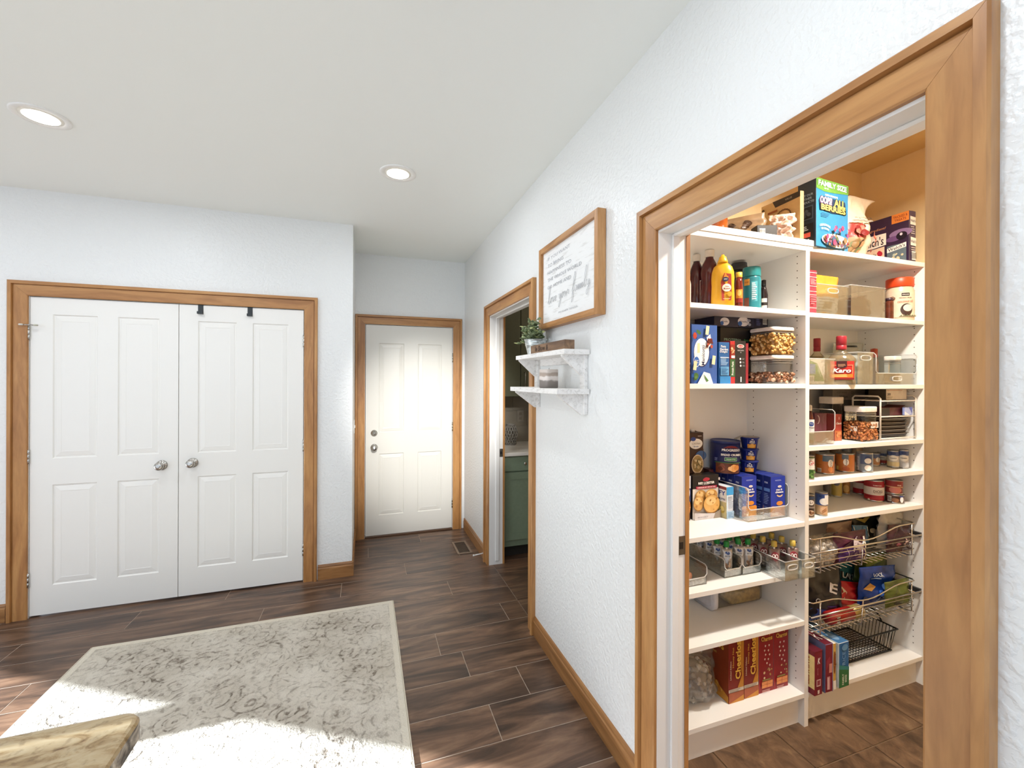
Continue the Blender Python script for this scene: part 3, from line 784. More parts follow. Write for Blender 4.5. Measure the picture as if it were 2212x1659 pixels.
STK = {'l': ([(0, .05), (.25, .5), (.42, 1.25), (.32, 1.5), (.22, 1.2), (.18, .3), (.3, 0), (.5, .1)], .5), 'o': ([(0, .1), (.2, .45), (.12, .35), (.08, .12), (.22, 0), (.36, .2), (.3, .42), (.22, .44), (.5, .38)], .48),
       'v': ([(0, .38), (.1, .44), (.2, .02), (.36, .42), (.5, .36)], .46), 'e': ([(0, .1), (.2, .22), (.3, .38), (.2, .45), (.1, .25), (.18, .02), (.4, .1)], .4),
       'y': ([(0, .35), (.08, .43), (.12, .12), (.25, .05), (.4, .42), (.36, -.2), (.2, -.62), (.08, -.5), (.25, -.15), (.55, .12)], .52), 'u': ([(0, .35), (.1, .43), (.1, .1), (.22, .02), (.38, .4), (.38, .1), (.52, .05)], .5),
       'r': ([(0, .1), (.15, .45), (.2, .36), (.34, .38), (.32, .1), (.48, .08)], .45), 'f': ([(0, .1), (.3, .7), (.45, 1.35), (.36, 1.5), (.26, 1.1), (.1, -.5), (.16, -.68), (.28, -.35), (.2, .05), (.5, .15)], .5),
       'a': ([(.34, .38), (.15, .44), (.05, .15), (.18, 0), (.34, .38), (.36, .08), (.52, .08)], .5), 'm': ([(0, .1), (.1, .43), (.12, .02), (.28, .43), (.3, .02), (.46, .43), (.48, .08), (.62, .08)], .6),
       'i': ([(0, .1), (.12, .43), (.12, .08), (.28, .08)], .27), ' ': ([], .42)}
def script(d, txt, x, z, s, mat, slope=0.0, wd=.0013):
    cx = x
    for ch in txt:
        pts, adv = STK[ch]
        if pts:
            P = []
            n = len(pts)
            for i in range(n - 1):
                p0, p1, p2, p3 = (Vector(pts[max(0, min(n - 1, i + k))] + (0,)) for k in (-1, 0, 1, 2))
                for q in range(5):
                    u = q / 5
                    P.append(.5 * ((2 * p1) + (p2 - p0) * u + (2 * p0 - 5 * p1 + 4 * p2 - p3) * u * u + (3 * p1 - p0 - 3 * p2 + p3) * u ** 3))
            P.append(Vector(pts[-1] + (0,)))
            P = [Vector((cx + (p.x + p.y * .14) * s, z + p.y * s + slope * (cx - x), 0)) for p in P]
            vs = []; fs = []
            for i, p in enumerate(P):
                tt = (P[min(i + 1, len(P) - 1)] - P[max(i - 1, 0)]).normalized(); nn = Vector((-tt.y, tt.x, 0)) * wd * (.6 + .6 * abs(tt.y))
                vs += [(p.x + nn.x, p.y + nn.y), (p.x - nn.x, p.y - nn.y)]
            for i in range(len(P) - 1): fs.append((2 * i, 2 * i + 1, 2 * i + 3, 2 * i + 2))
            d._put(vs, fs, mat)
        cx += adv * s
script(d, 'love your family', .066, 1.930, .0625, ink, .03)
d.build(t, 'lettering')

# --- over-the-door hooks, hinge-pin stop, floor vent, door stop, light switch
for i, (x, lb) in enumerate(((-1.094, 'black over-the-door hook left on the right closet leaf'), (-.791, 'black over-the-door hook nearer the right closet hinges'))):
    t = thing('over_door_hook', lb, 'hook', (x, YB + .002, 2.036), group='hooks over the closet door')
    m = MB(); m.box(-.016, .016, -.0026, -.0004, -.062, .003, M['darkmetal'], bev=.0008); m.box(-.016, .016, -.0026, .030, .0006, .003, M['darkmetal']); m.build('strap', t)
    m = MB(); m.prism([(-.016, -.062), (.016, -.062), (.016, -.056), (-.016, -.056)], -.022, -.002, M['darkmetal']); m.prism([(-.016, -.062), (.016, -.062), (.016, -.045), (-.016, -.045)], -.025, -.022, M['darkmetal']); m.build('hook_tip', t)
t = thing('hinge_door_stop', 'brushed metal hinge-pin door stop on the top left closet hinge', 'door stop', (-2.0, YB - .022, 1.856))
m = MB(); m.tube([(-.030, -.006, 0), (0, 0, 0), (.034, -.012, -.002)], .0035, M['nickel'], 8); m.lathe([(.008, -.004), (.008, .004)], M['nickel'], 12); m.build('arm', t)
m = MB(); m.loft([(.009, .007, -.005), (.012, .009, 0), (.009, .007, .005)], C('#d9d6cc', .6), 12, mx=Matrix.Translation((-.036, -.008, 0))); m.build('bumper', t)
m = MB(); m.loft([(.009, .007, -.005), (.012, .009, 0), (.009, .007, .005)], C('#b9b7a6', .6), 12, mx=Matrix.Translation((.040, -.014, -.002))); m.build('bumper', t)
t = thing('floor_vent', 'tan metal floor register in the plank floor by the hall baseboard', 'vent', (.833, 3.833, 0))
vm = C('#8d7a68', .5, .3)
m = MB(); a, b_ = .066, .145
for q in ((-a, a, -b_, -b_ + .020), (-a, a, b_ - .020, b_), (-a, -a + .018, -b_ + .02, b_ - .02), (a - .018, a, -b_ + .02, b_ - .02)): m.box(q[0], q[1], q[2], q[3], .0004, .005, vm)
m.build('rim', t)
m = MB(); m.box(-a + .018, a - .018, -b_ + .02, b_ - .02, .0003, .0012, C('#2c231d', .8)); m.build('duct_shade', t)  # dark sheet stands for the shade in the recess under the louvers
for k in range(9):
    m = MB(); y = -b_ + .032 + k * .0274; m.box(-a + .018, a - .018, y, y + .008, .0012, .004, C('#6a5746', .5, .3)); m.build('louver', t)
t = thing('baseboard_door_stop', 'thin white door stop sticking out of the hall baseboard', 'door stop', (XW - .013, 3.515, .057))
m = MB(); m.tube([(0, 0, 0), (-.085, -.006, -.006)], .005, M['white'], 10); m.lathe([(.013, 0), (.013, .004), (.006, .008)], M['white'], 14, mx=Matrix.Rotation(-PI / 2, 4, 'Y')); m.build('rod', t)
m = MB(); m.lathe([(.0065, 0), (.0075, .004), (.0065, .012), (.0, .0125)], M['white'], 12, mx=Matrix.Translation((-.083, -.006, -.006)) @ Matrix.Rotation(-PI / 2 - .07, 4, 'Y')); m.build('tip', t)
t = thing('light_switch', 'white light switch plate on the hall return wall', 'switch', (XH, 3.98, 1.11))
m = MB(); m.box(.0003, .006, -.036, .036, -.058, .058, M['white'], bev=.0015); m.build('plate', t)
m = MB(); m.box(.006, .012, -.006, .006, -.012, .012, M['white'], bev=.001); m.build('toggle', t)

# --- laundry cabinets seen through the doorway
sage = C('#80917a', .5, var=.03); sage2 = C('#5c5e49', .5, var=.03)
t = thing('base_cabinet', 'sage green base cabinet in the laundry room', 'cabinet', (1.100, 3.46, 0))
m = MB(); m.box(0, 1.2, .018, .595, .10, .874, sage); m.box(.0, 1.2, .075, .595, 0, .10, C('#2a2722', .7)); m.build('body', t)
def shaker(m, x0, x1, z0, z1, mat, fr=.06):
    m.box(x0, x1, .006, .018, z0, z1, mat)
    for q in ((x0, x0 + fr, z0, z1), (x1 - fr, x1, z0, z1), (x0 + fr, x1 - fr, z0, z0 + fr), (x0 + fr, x1 - fr, z1 - fr, z1)): m.box(q[0], q[1], 0, .0065, q[2], q[3], mat)
for k in range(2):
    m = MB(); x0 = .004 + k * .46; m.box(x0, x0 + .452, 0, .018, .744, .868, sage, bev=.0015); dr = m.build('drawer', t)
    m = MB(); xm = x0 + .226; m.lathe([(.006, 0), (.005, .012), (.013, .018), (.014, .024), (.008, .028), (0, .0285)], M['nickel'], 16, mx=Matrix.Translation((xm - .034, 0, .806)) @ Matrix.Rotation(PI / 2, 4, 'X')); m.build('knob', dr)
    m = MB(); shaker(m, x0, x0 + .452, .158, .733, sage); m.build('door', t)
t = tag((lambda m: (m.box(1.100, 2.3, 3.428, 4.058, .876, .906, C('#e3ded6', .3, scale=8), bev=.003), m.build('laundry_countertop'))[1])(MB()), 'white stone countertop over the green base cabinet', 'countertop')
t = thing('wall_cabinet', 'olive green wall cabinet hanging in the laundry room', 'cabinet', (1.100, 3.75, 1.365))
m = MB(); m.box(0, 1.15, .018, .305, 0, 1.1, sage2); m.build('body', t)
for k, (x0, x1) in enumerate(((.0, .262), (.266, .72))):
    m = MB(); m.box(x0 + .001, x1 - .001, 0, .018, .003, 1.097, sage2, bev=.0015); dr = m.build('door', t)
    if k: m = MB(); m.tube([(x0 + .036, 0, .085), (x0 + .036, -.026, .085), (x0 + .036, -.026, .225), (x0 + .036, 0, .225)], .005, M['nickel'], 8); m.build('handle', dr)
tt = C('#8f887a', .35, var=.08, scale=5)
bs = thing('backsplash', 'taupe marble-look tile backsplash behind the laundry counter', 'backsplash', (1.085, 4.05, .908))
m = MB(); m.box(0, 1.25, .003, .0085, 0, .455, C('#a39c8e', .7)); m.build('grout', bs)
for r_ in range(3):
    for k in range(5):
        x0 = k * .304 - (.15 if r_ % 2 else 0)
        m = MB(); m.box(max(x0, 0) + .001, min(x0 + .302, 1.25), -.003, .004, .0015 + r_ * .1525, .151 + r_ * .1525, tt, bev=.001); m.build('tile', bs)
t = thing('wall_outlet', 'taupe wall outlet on the laundry backsplash', 'outlet', (1.47, 4.047, 1.16))
m = MB(); m.box(-.036, .036, -.006, -.0003, -.058, .058, C('#9a9386', .4), bev=.0015); m.build('plate', t)
for zz in (-.022, .022):
    m = MB(); m.box(-.014, .014, -.009, -.006, zz - .014, zz + .014, C('#8a8376', .4), bev=.002); m.build('socket', t)
# lattice lantern
t = thing('lattice_lantern', 'grey cut-out lattice lantern on the laundry counter', 'lantern', (1.305, 3.86, .907))
lz = C('#8b8780', .5)
prof = [(.046, 0), (.062, .07), (.066, .115), (.052, .175), (.040, .19)]
def prad(z):
    for (r0, z0), (r1_, z1) in zip(prof, prof[1:]):
        if z <= z1: return r0 + (r1_ - r0) * (z - z0) / (z1 - z0)
    return prof[-1][0]
m = MB()
for k in range(14):
    for sg in (1, -1):
        pts = []
        for j in range(9):
            z = .006 + .178 * j / 8; a = 2 * PI * k / 14 + sg * j * .17; pts.append((prad(z) * math.cos(a), prad(z) * math.sin(a), z))
        m.tube(pts, .0042, lz, 5)
m.build('lattice', t, kind=None)
m = MB(); m.lathe([(.0, .0005), (.048, .0005), (.049, .008), (.0, .010)], lz, 24, cap=False); m.build('base', t)
m = MB(); m.lathe([(.038, .186), (.043, .187), (.043, .196), (.038, .197), (.037, .19)], lz, 24, cap=False); m.build('rim', t)

# ================================================================== PANTRY SHELVING
YS, YBK = 1.372, 1.684
Z_TOP, Z1, Z2, Z3, Z4, Z5, Z6 = 2.115, 1.828, 1.508, .901, .682, .467, .148   # left bay
R1, R2, R3, R4, R5, R6 = 1.823, 1.504, 1.231, 1.076, .905, .145               # right bay
XL, XD0, XD1, XR = 1.106, 1.830, 1.853, 2.645
sh = thing('pantry_shelving', 'built-in white melamine pantry shelving with two bays', 'shelving', (0, 0, 0))
ml = M['melamine']
m = MB(); m.box(XL - .018, XL, YS, YBK, 0, Z_TOP - .022, ml); m.build('side_panel', sh)
m = MB(); m.box(XR, XR + .022, YS, YBK, 0, Z_TOP - .022, ml); m.build('side_panel', sh)
m = MB(); m.box(XD0, XD1, YS, YBK, 0, Z_TOP - .022, ml); m.build('divider', sh)
m = MB(); m.box(XL, XD0, YBK - .006, YBK + .004, .08, Z_TOP - .022, ml); m.build('back_panel', sh)
m = MB(); m.box(XD1, XR, YBK - .006, YBK + .004, .08, Z_TOP - .022, ml); m.build('back_panel', sh)
m = MB(); m.box(XL - .018, XR + .045, YS, YBK, Z_TOP - .022, Z_TOP, ml, bev=.001); m.build('top_board', sh)
m = MB(); m.box(XL - .018, 1.895, YS - .004, YBK, Z_TOP, Z_TOP + .026, ml, bev=.001); m.build('top_board', sh)
for z in (Z1, Z2, Z3, Z4, Z5, Z6):
    m = MB(); m.box(XL + .001, XD0 - .0005, YS, YBK - .007, z - .020, z, ml, bev=.0008); m.build('shelf', sh)
for z in (R1, R2, R3, R4, R5, R6):
    m = MB(); m.box(XD1 + .0005, XR - .001, YS, YBK - .007, z - .020, z, ml, bev=.0008); m.build('shelf', sh)
m = MB(); m.box(XL, XD0, YS + .028, YS + .046, 0, Z6 - .020, ml); m.build('toe_kick', sh)
m = MB(); m.box(XD1, XR, YS + .028, YS + .046, 0, R6 - .020, ml); m.build('toe_kick', sh)
m = MB(); hm = C('#4a443c', .8)
for X, sg in ((XD0, -1), (XD1, 1), (XR, -1)):
    for Y in (YS + .040, YBK - .045):
        for k in range(60):
            z = .19 + .032 * k
            if any(abs(z - q) < .018 for q in ((Z1, Z2, Z3, Z4, Z5) if X < XD1 else (R1, R2, R3, R4, R5))): continue
            n = 8; q = Matrix.Translation((X + sg * .0004, Y, z)) @ Matrix.Rotation(PI / 2, 4, 'Y')
            m.add([q @ Vector((.0026 * math.cos(2 * PI * i / n), .0026 * math.sin(2 * PI * i / n), 0)) for i in range(n)], [tuple(range(n))], hm)
m.build('peg_holes', sh, kind='stuff')
m = MB()
for z in (Z1, Z2, Z3, Z4, Z5): m.box(XD0 - .008, XD0 - .0002, YS + .037, YS + .043, z - .026, z - .0202, M['nickel'])
for z in (R1, R2, R3, R4, R5): m.box(XR - .008, XR - .0002, YS + .037, YS + .043, z - .026, z - .0202, M['nickel'])
m.build('shelf_pins', sh, kind='stuff')
# ================================================================== THE GROCERIES
K1 = lambda x, y: (1470 + x / 4.1736, 360 + y / 4.1736)     # pixel of the frame from a reading in an enlarged region
K2 = lambda x, y: (1470 + x / 4.1736, 660 + y / 4.1736)
K3 = lambda x, y: (1470 + x / 5.7207, 890 + y / 5.7207)
K4 = lambda x, y: (1720 + x / 5.925, 900 + y / 5.925)
K5 = lambda x, y: (1460 + x / 5.184, 1100 + y / 5.184)
K6 = lambda x, y: (1720 + x / 5.925, 1080 + y / 5.925)
K7 = lambda x, y: (1460 + x / 4.096, 1340 + y / 4.096)
def slot(k, x0, x1, yt, Y, z):
    """centre x, width and height of what spans x0..x1 with its top at yt, standing at depth Y on a board at z"""
    a, b = onY(*k(x0, yt), Y), onY(*k(x1, yt), Y)
    return (a.x + b.x) / 2, b.x - a.x, (a.z + b.z) / 2 - z
def rslot(k, x0, x1, yt, Y, z):
    """same for something round: the two edges are tangents, so the width is read across the line of sight"""
    A, B = ray(*k(x0, yt)), ray(*k(x1, yt)); a, b = math.atan2(A.x, A.y), math.atan2(B.x, B.y); f = (a + b) / 2
    dist = Y / math.cos(f); p = onY(*k((x0 + x1) / 2, yt), Y)
    return math.tan(f) * Y, 2 * dist * math.sin((b - a) / 2), p.z - z
def sq(k, x0, x1, yt, Yf, z, ratio=1.0):
    """a block whose far left edge shows at x0 and near right edge at x1, front at Yf: centre x, centre y, width, depth, height"""
    b = onY(*k(x1, yt), Yf); a = ray(*k(x0, yt)); r = a.x / a.y
    w = (b.x - r * Yf) / (1 + r * ratio); d = w * ratio
    return b.x - w / 2, Yf + d / 2, w, d, b.z - z
W_, K_, = '#f3f1ec', '#17171a'
EPS = .0006
class Box:
    """a printed carton: body with one colour per face, flap seams, print"""
    def __init__(s, name, label, cat, w, d, h, loc, rz=0.0, col='#888888', group=None, part='carton', tex=.45, rot=None, **faces):
        s.w, s.d, s.h = w, d, h
        s.t = thing(name, label, cat, (loc[0], loc[1], loc[2] + EPS), rz, group, rot=rot)
        m = MB(); x, y = w / 2, d / 2; g = lambda n: C(faces.get(n, col), tex)
        V = [Vector((a, b, c)) for a in (-x, x) for b in (-y, y) for c in (0, h)]
        for n, f in (('left', (0, 1, 3, 2)), ('right', (4, 6, 7, 5)), ('front', (0, 4, 5, 1)), ('back', (2, 3, 7, 6)), ('bottom', (0, 2, 6, 4)), ('top', (1, 5, 7, 3))):
            m.add([V[i] for i in f], [(0, 1, 2, 3)], g(n))
        me = m.mesh(part); bm = bmesh.new(); bm.from_mesh(me); bmesh.ops.remove_doubles(bm, verts=bm.verts[:], dist=1e-6)
        bmesh.ops.bevel(bm, geom=bm.edges[:], offset=min(.0012, w / 8), segments=1, affect='EDGES'); bmesh.ops.recalc_face_normals(bm, faces=bm.faces[:]); bm.to_mesh(me); bm.free()
        o = bpy.data.objects.new(part, me); COL.objects.link(o); o.parent = s.t
        s.mb = MB(); s.l = .0004
    def face(s, n):
        w, d, h = s.w / 2, s.d / 2, s.h
        f = {'front': ((-w, -d, 0), (1, 0, 0), (0, 0, 1)), 'left': ((-w, d, 0), (0, -1, 0), (0, 0, 1)), 'right': ((w, -d, 0), (0, 1, 0), (0, 0, 1)), 'top': ((-w, -d, h), (1, 0, 0), (0, 1, 0))}[n]
        D = Dec(flat(*f)); D.mb = s.mb; return D
    def flap(s, col):
        """folded end flap showing on top"""
        m = MB(); m.box(-s.w / 2 + .001, s.w / 2 - .001, -s.d * .1, s.d / 2 - .001, s.h, s.h + .0009, C(col, .45)); m.build('top_flap', s.t); return s
    def done(s):
        if s.mb.v: s.mb.build('print', s.t)
        return s.t

def bagmesh(w, h, d, mat, seed, wr=.012, nx=16, nz=22, seal=.06, top=None, flop=0.0, low=.25, pinch=1.0):
    """a filled pouch: flat sealed ends, plump wrinkled middle; returns builder and front-surface map"""
    rnd = Vector((seed * 3.17, seed * 1.31, seed * 2.03))
    def prof(u, v):
        a = max(0.0, 1 - abs(2 * u - 1) ** 2.6); q = min(1.0, max(0.0, (v - seal * .4) / .22)); r = min(1.0, max(0.0, (1 - seal - v) / (.75 - low)))
        return (a ** .55) * (q ** .6) * (r ** .8)
    def pt(u, v, side, l=0.0):
        p = prof(u, v); x = (u - .5) * w * (1 - .10 * p) * (pinch + (1 - pinch) * (1 - v)); z = v * h
        nz_ = noise.noise(Vector((u * 4.2, v * 5.5, side * 3)) + rnd) + .5 * noise.noise(Vector((u * 10, v * 12, side * 5)) + rnd)
        y = side * (p * d / 2 + .0008 + l) + nz_ * wr * min(1, p * 3 + .15)
        x += noise.noise(Vector((v * 6, side * 0, 2.2)) + rnd) * wr * .7
        if flop and v > .72: q = (v - .72) / .28; x += flop * w * q * q; z -= abs(flop) * h * .28 * q * q * .5
        return Vector((x, y, z))
    m = MB(); vs = []; fs = []
    for side in (-1, 1):
        for j in range(nz + 1):
            for i in range(nx + 1): vs.append(pt(i / nx, j / nz, side))
    o = (nx + 1) * (nz + 1); q = lambda i, j: j * (nx + 1) + i
    for j in range(nz):
        for i in range(nx):
            fs.append((q(i, j), q(i + 1, j), q(i + 1, j + 1), q(i, j + 1))); fs.append((o + q(i, j), o + q(i, j + 1), o + q(i + 1, j + 1), o + q(i + 1, j)))
    for j in range(nz): fs.append((q(0, j), q(0, j + 1), o + q(0, j + 1), o + q(0, j))); fs.append((q(nx, j), o + q(nx, j), o + q(nx, j + 1), q(nx, j + 1)))
    for i in range(nx): fs.append((q(i, 0), o + q(i, 0), o + q(i + 1, 0), q(i + 1, 0))); fs.append((q(i, nz), q(i + 1, nz), o + q(i + 1, nz), o + q(i, nz)))
    m.add(vs, fs, mat, True)
    return m, (lambda x, y, l: pt(x / w + .5, min(.999, max(.001, y / h)), -1, l + .0006))
def bag(name, label, cat, w, h, d, loc, rot, mat, seed, deco=None, group=None, part='pouch', sealcol=None, **kw):
    t = thing(name, label, cat, loc, group=group, rot=rot)
    m, fm = bagmesh(w, h, d, mat, seed, **kw); m.build(part, t)
    if sealcol is not None:
        m = MB()
        for v0, v1 in ((.0, .035), (.965, 1.0)):
            for i in range(14):
                u0, u1 = i / 14, (i + 1) / 14
                m.add([fm((u - .5) * w, v * h, .0008) for v, u in ((v0, u0), (v0, u1), (v1, u1), (v1, u0))], [(0, 1, 2, 3)], sealcol)
        m.build('crimped_seal', t)
    if deco:
        D = Dec(fm, curved=2, step=.0004, base=.0009); deco(D); D.build(t)
    return t

# ------------------------------------------------------------------ top board
Z = Z_TOP
# amber jar
x, w, h = rslot(K1, 270, 478, 425, 1.44, Z)
t = thing('amber_glass_jar', 'round ribbed amber glass jar at the left end of the top board', 'jar', (x, 1.47, Z + .0265))
am = C('#a2511f', .15, var=.25, scale=12)
r = w / 2
m = MB(); m.lathe([(.0, 0), (r * .92, 0), (r, .01), (r, .03), (r * .97, .036), (r, .042), (r, .07), (r * .96, .076), (r * .99, .082), (r * .93, .115), (r * .7, .14), (r * .62, .15), (0, .15)], am, 28, cap=False); m.build('glass', t)
m = MB(); m.lathe([(r * .66, .15), (r * .68, .153), (r * .68, .168), (0, .17)], C('#8f4a22', .4), 24, cap=False); m.build('lid', t)
# limp dark snack bag
def d_(D):
    D.ell(-.02, .085, .016, .018, '#3b2a20'); D.ell(.045, .080, .020, .022, '#4c3524'); D.rect(-.10, .10, .012, .040, '#241712'); D.rect(-.09, -.06, .03, .07, '#6a2f22'); D.rect(.0, .03, .018, .04, '#d9b98a')
bag('snack_bag', 'limp brown and tan snack bag slumped on the top board', 'bag', .24, .130, .05, (1.610, 1.530, Z + .028), (-.12, -.06, -.80), C('#8a7257', .35, var=.35, scale=9), 3, d_, wr=.014, low=.1)
# tan cereal carton, broad face to the left
b_ = Box('cereal_box', 'tan cereal box with a dark corner band and a spiral picture on the top board', 'box', .195, .022, .209, (1.802, 1.4665, Z + .026), -PI / 2, '#b99a6a', front='#c2a473')
f = b_.face('front'); f.poly([(.060, .209), (.075, .178), (.195, .184), (.195, .209)], '#2d2b2c'); f.text('VALUE', .14, .196, '#a7a199', h=.008)
for i in range(16):
    a0, a1 = -.6 + i * .3, -.6 + (i + 1) * .3; ra, rb = .020 + i * .0022, .026 + i * .0022
    f.poly([(.125 + ra * math.cos(a0), .115 + ra * math.sin(a0)), (.125 + rb * math.cos(a0), .115 + rb * math.sin(a0)), (.125 + rb * math.cos(a1), .115 + rb * math.sin(a1)), (.125 + ra * math.cos(a1), .115 + ra * math.sin(a1))], '#5d3f22')
f.ell(.015, .18, .008, .010, '#40301f'); f.rect(.04, .09, .155, .165, '#8d4a22'); f.text('h', .125, .06, '#2c1d2a', h=.036, shear=.2); f.text('n', .155, .06, '#2c1d2a', h=.022, shear=.2)
f.lines(.01, .07, .02, .06, 4, '#7c6240', R); b_.flap('#b0905f').done()
# black carton and crumpled pink-white film in front of it
b_ = Box('flat_carton', 'small black carton with a white barcode beside the crumpled film', 'box', .085, .05, .045, (1.632, 1.412, Z + .026), -.35, '#17130f', front='#1b1612')
f = b_.face('front'); f.bars(.010, .034, .010, .030); b_.done()
bag('plastic_film', 'crumpled pinkish clear film bag in front of the tan cereal box', 'bag', .10, .115, .05, (1.728, 1.410, Z + .027), (-.1, 0, -.7), clear('#f0d8c8', .55, .12), 9, None, wr=.035, seal=.02)
# big blue cereal box
b_ = Box('cereal_box', 'large blue family-size berry cereal box standing tallest on the top board', 'box', .232, .080, .302, (1.985, 1.408, Z), .082, '#2c6f93', left='#24303b', front='#2e79a3')
f = b_.face('front'); W, H = .232, .302
f.poly([(0, H - .046), (.06, H - .054), (.13, H - .050), (W, H - .040), (W, H), (0, H)], '#5e8f3c')
f.bold('FAMILY SIZE', W / 2, H - .020, W_, '#3f6b28', w=.205, h=.024); f.text('NET WT', .07, H - .040, W_, h=.006)
f.text("CAP'N CRUNCH'S", .105, H - .068, W_, w=.09, h=.009)
f.poly([(.022, .165), (.016, .205), (.03, .226), (.205, .222), (.214, .166), (.11, .158)], '#1e3550')
f.bold('OOPS!', .066, .209, W_, '#7a2a5c', w=.082, h=.032, shear=.12); f.bold('ALL', .163, .208, '#f4cf63', K_, w=.082, h=.033)
f.bold('BERRIES', .117, .177, '#f4cf63', K_, w=.176, h=.026)
f.lines(.03, .10, .135, .152, 3, '#1b4a66', R)
f.text('CRUNCHABLE', .055, .098, '#e7dba4', w=.075, h=.010, arc=-5); f.text('TO CORN!', .055, .082, '#e7dba4', w=.055, h=.009, arc=-5)
f.ell(.13, .035, .10, .030, '#e9e4da'); f.blobs(.03, .225, .004, .062, 34, .013, ['#6b4a5e', '#c2395c', '#4f5a3f', '#7a3f6d', '#38506b', '#8a6a4a'], R)
f.blobs(.09, .225, .05, .11, 10, .011, ['#c2395c', '#7a3f6d', '#2d4a80'], R)
f = b_.face('left'); f.text('TRY OUR', .040, .235, '#9fb0b8', w=.055, h=.010); f.text('OTHER', .040, .219, '#9fb0b8', w=.045, h=.010); f.text('PRODUCTS!', .040, .203, '#9fb0b8', w=.064, h=.010)
f.rect(.012, .068, .125, .185, '#4d5964'); f.rect(.016, .064, .129, .181, '#1c2127'); f.blobs(.018, .062, .130, .178, 9, .010, ['#4a4f55', '#6c5648', '#39434c'], R)
f.rect(.010, .072, .01, .105, '#15181c'); f.lines(.016, .05, .075, .098, 3, '#b9bfc2', R); f.rect(.03, .06, .045, .065, '#c0503f'); f.bars(.03, .055, .014, .036); b_.flap('#245e7d').done()
# upright white bag with a printed window
def d_(D):
    D.rect(-.088, .0, .012, .16, '#b88f6e'); D.rect(-.088, .0, .09, .158, '#b6423c'); D.blobs(-.088, .0, .012, .088, 26, .016, ['#8a6b45', '#c48e66', '#54402c', '#6d6f45'], R); D.blobs(-.088, .0, .09, .158, 12, .018, ['#d47a6a', '#a33030', '#7d2222'], R)
    D.rect(-.088, .03, .163, .170, '#8b8377'); D.text('FRUIT & NUT SNACK MIX', -.02, .18, '#4a4038', w=.10, h=.008); D.blobs(.045, .09, .02, .13, 14, .010, ['#a24a3c', '#c47a62', '#7d2f2a'], R)
bag('nut_bag', 'tall crumpled white snack-mix bag with its top flopped over on the top board', 'bag', .20, .33, .10, (2.255, 1.455, Z + .001), (0, 0, .05), C('#d9c7ae', .4, var=.05), 5, d_, wr=.016, flop=.42, seal=.03)
def d_(D): D.rect(-.05, .05, .03, .10, '#a3541c')
bag('orange_pouch', 'orange-brown pouch peeking out behind the white snack-mix bag', 'bag', .14, .255, .05, (2.43, 1.61, Z + .001), (0, 0, -.1), C('#a9601f', .4, var=.15), 12, d_, wr=.014)
bag('dark_pouch', 'dark blue-grey bag edge behind the blue cereal box', 'bag', .14, .33, .05, (2.17, 1.60, Z + .001), (0, 0, 0), C('#26333c', .4), 14, None, wr=.012)
# purple fruit-snack boxes, broad face to the left
b_ = Box('fruit_snack_box', 'large purple fruit snack box with an orange corner flash on the top board', 'box', .27, .052, .258, (2.590, 1.527, Z), -PI / 2, '#2c1a33', front='#33203c', right='#4a3a52')
f = b_.face('front'); W, H = .27, .258
f.rect(W - .075, W, H - .046, H, '#e0843a'); f.text('TRICKED &', W - .037, H - .016, '#8a2d20', w=.062, h=.012); f.text('TREATS', W - .037, H - .033, '#8a2d20', w=.05, h=.012)
f.text('Ingredient!', .125, .203, '#c98f6a', w=.09, h=.016, shear=.2)
f.ell(.235, .155, .05, .022, '#8a6f95'); f.ell(.205, .135, .035, .014, '#6a4a78'); f.ell(.24, .142, .024, .02, '#1a1020'); f.ell(.238, .150, .006, .007, '#d8cfd6')
f.poly([(.035, .115), (.035, .165), (.09, .178), (.172, .176), (.172, .115), (.10, .108)], '#efe6d8'); f.text("Welch's", .098, .142, '#2a1a26', w=.125, h=.046)
f.poly([(.04, .0), (.04, .100), (.10, .104), (.165, .108), (.165, .0)], '#e2c3a6'); f.text('Fruit', .10, .070, '#4a2a24', w=.055, h=.028, shear=.25); f.text('Snacks', .105, .038, '#4a2a24', w=.075, h=.026, shear=.25)
f.blobs(.128, .162, .05, .098, 4, .013, ['#b3263a'], R); f.ell(.15, .02, .013, .018, '#d08a45')
f.rect(.178, .262, .012, .102, '#5e6c74'); f.poly([(.178, .068), (.178, .09), (.262, .104), (.262, .08)], '#efe8de'); f.text("Welch's", .220, .086, '#241a2c', w=.074, h=.017, skew=.16); f.blobs(.20, .26, .015, .06, 10, .009, ['#2f2b35', '#cdbd98', '#a9b3a2'], R)
f = b_.face('right'); 
for zz in (.19, .085):
    f.poly([(.008, zz), (.008, zz + .042), (.05, zz + .038), (.05, zz - .002)], '#efe8de'); f.text("Welch's", .03, zz + .020, '#241a2c', w=.04, h=.016); f.lines(.012, .048, zz - .05, zz - .006, 4, '#b9b0b4', R)
f.bars(.014, .045, .012, .055)
b_.flap('#3d2a45').done()

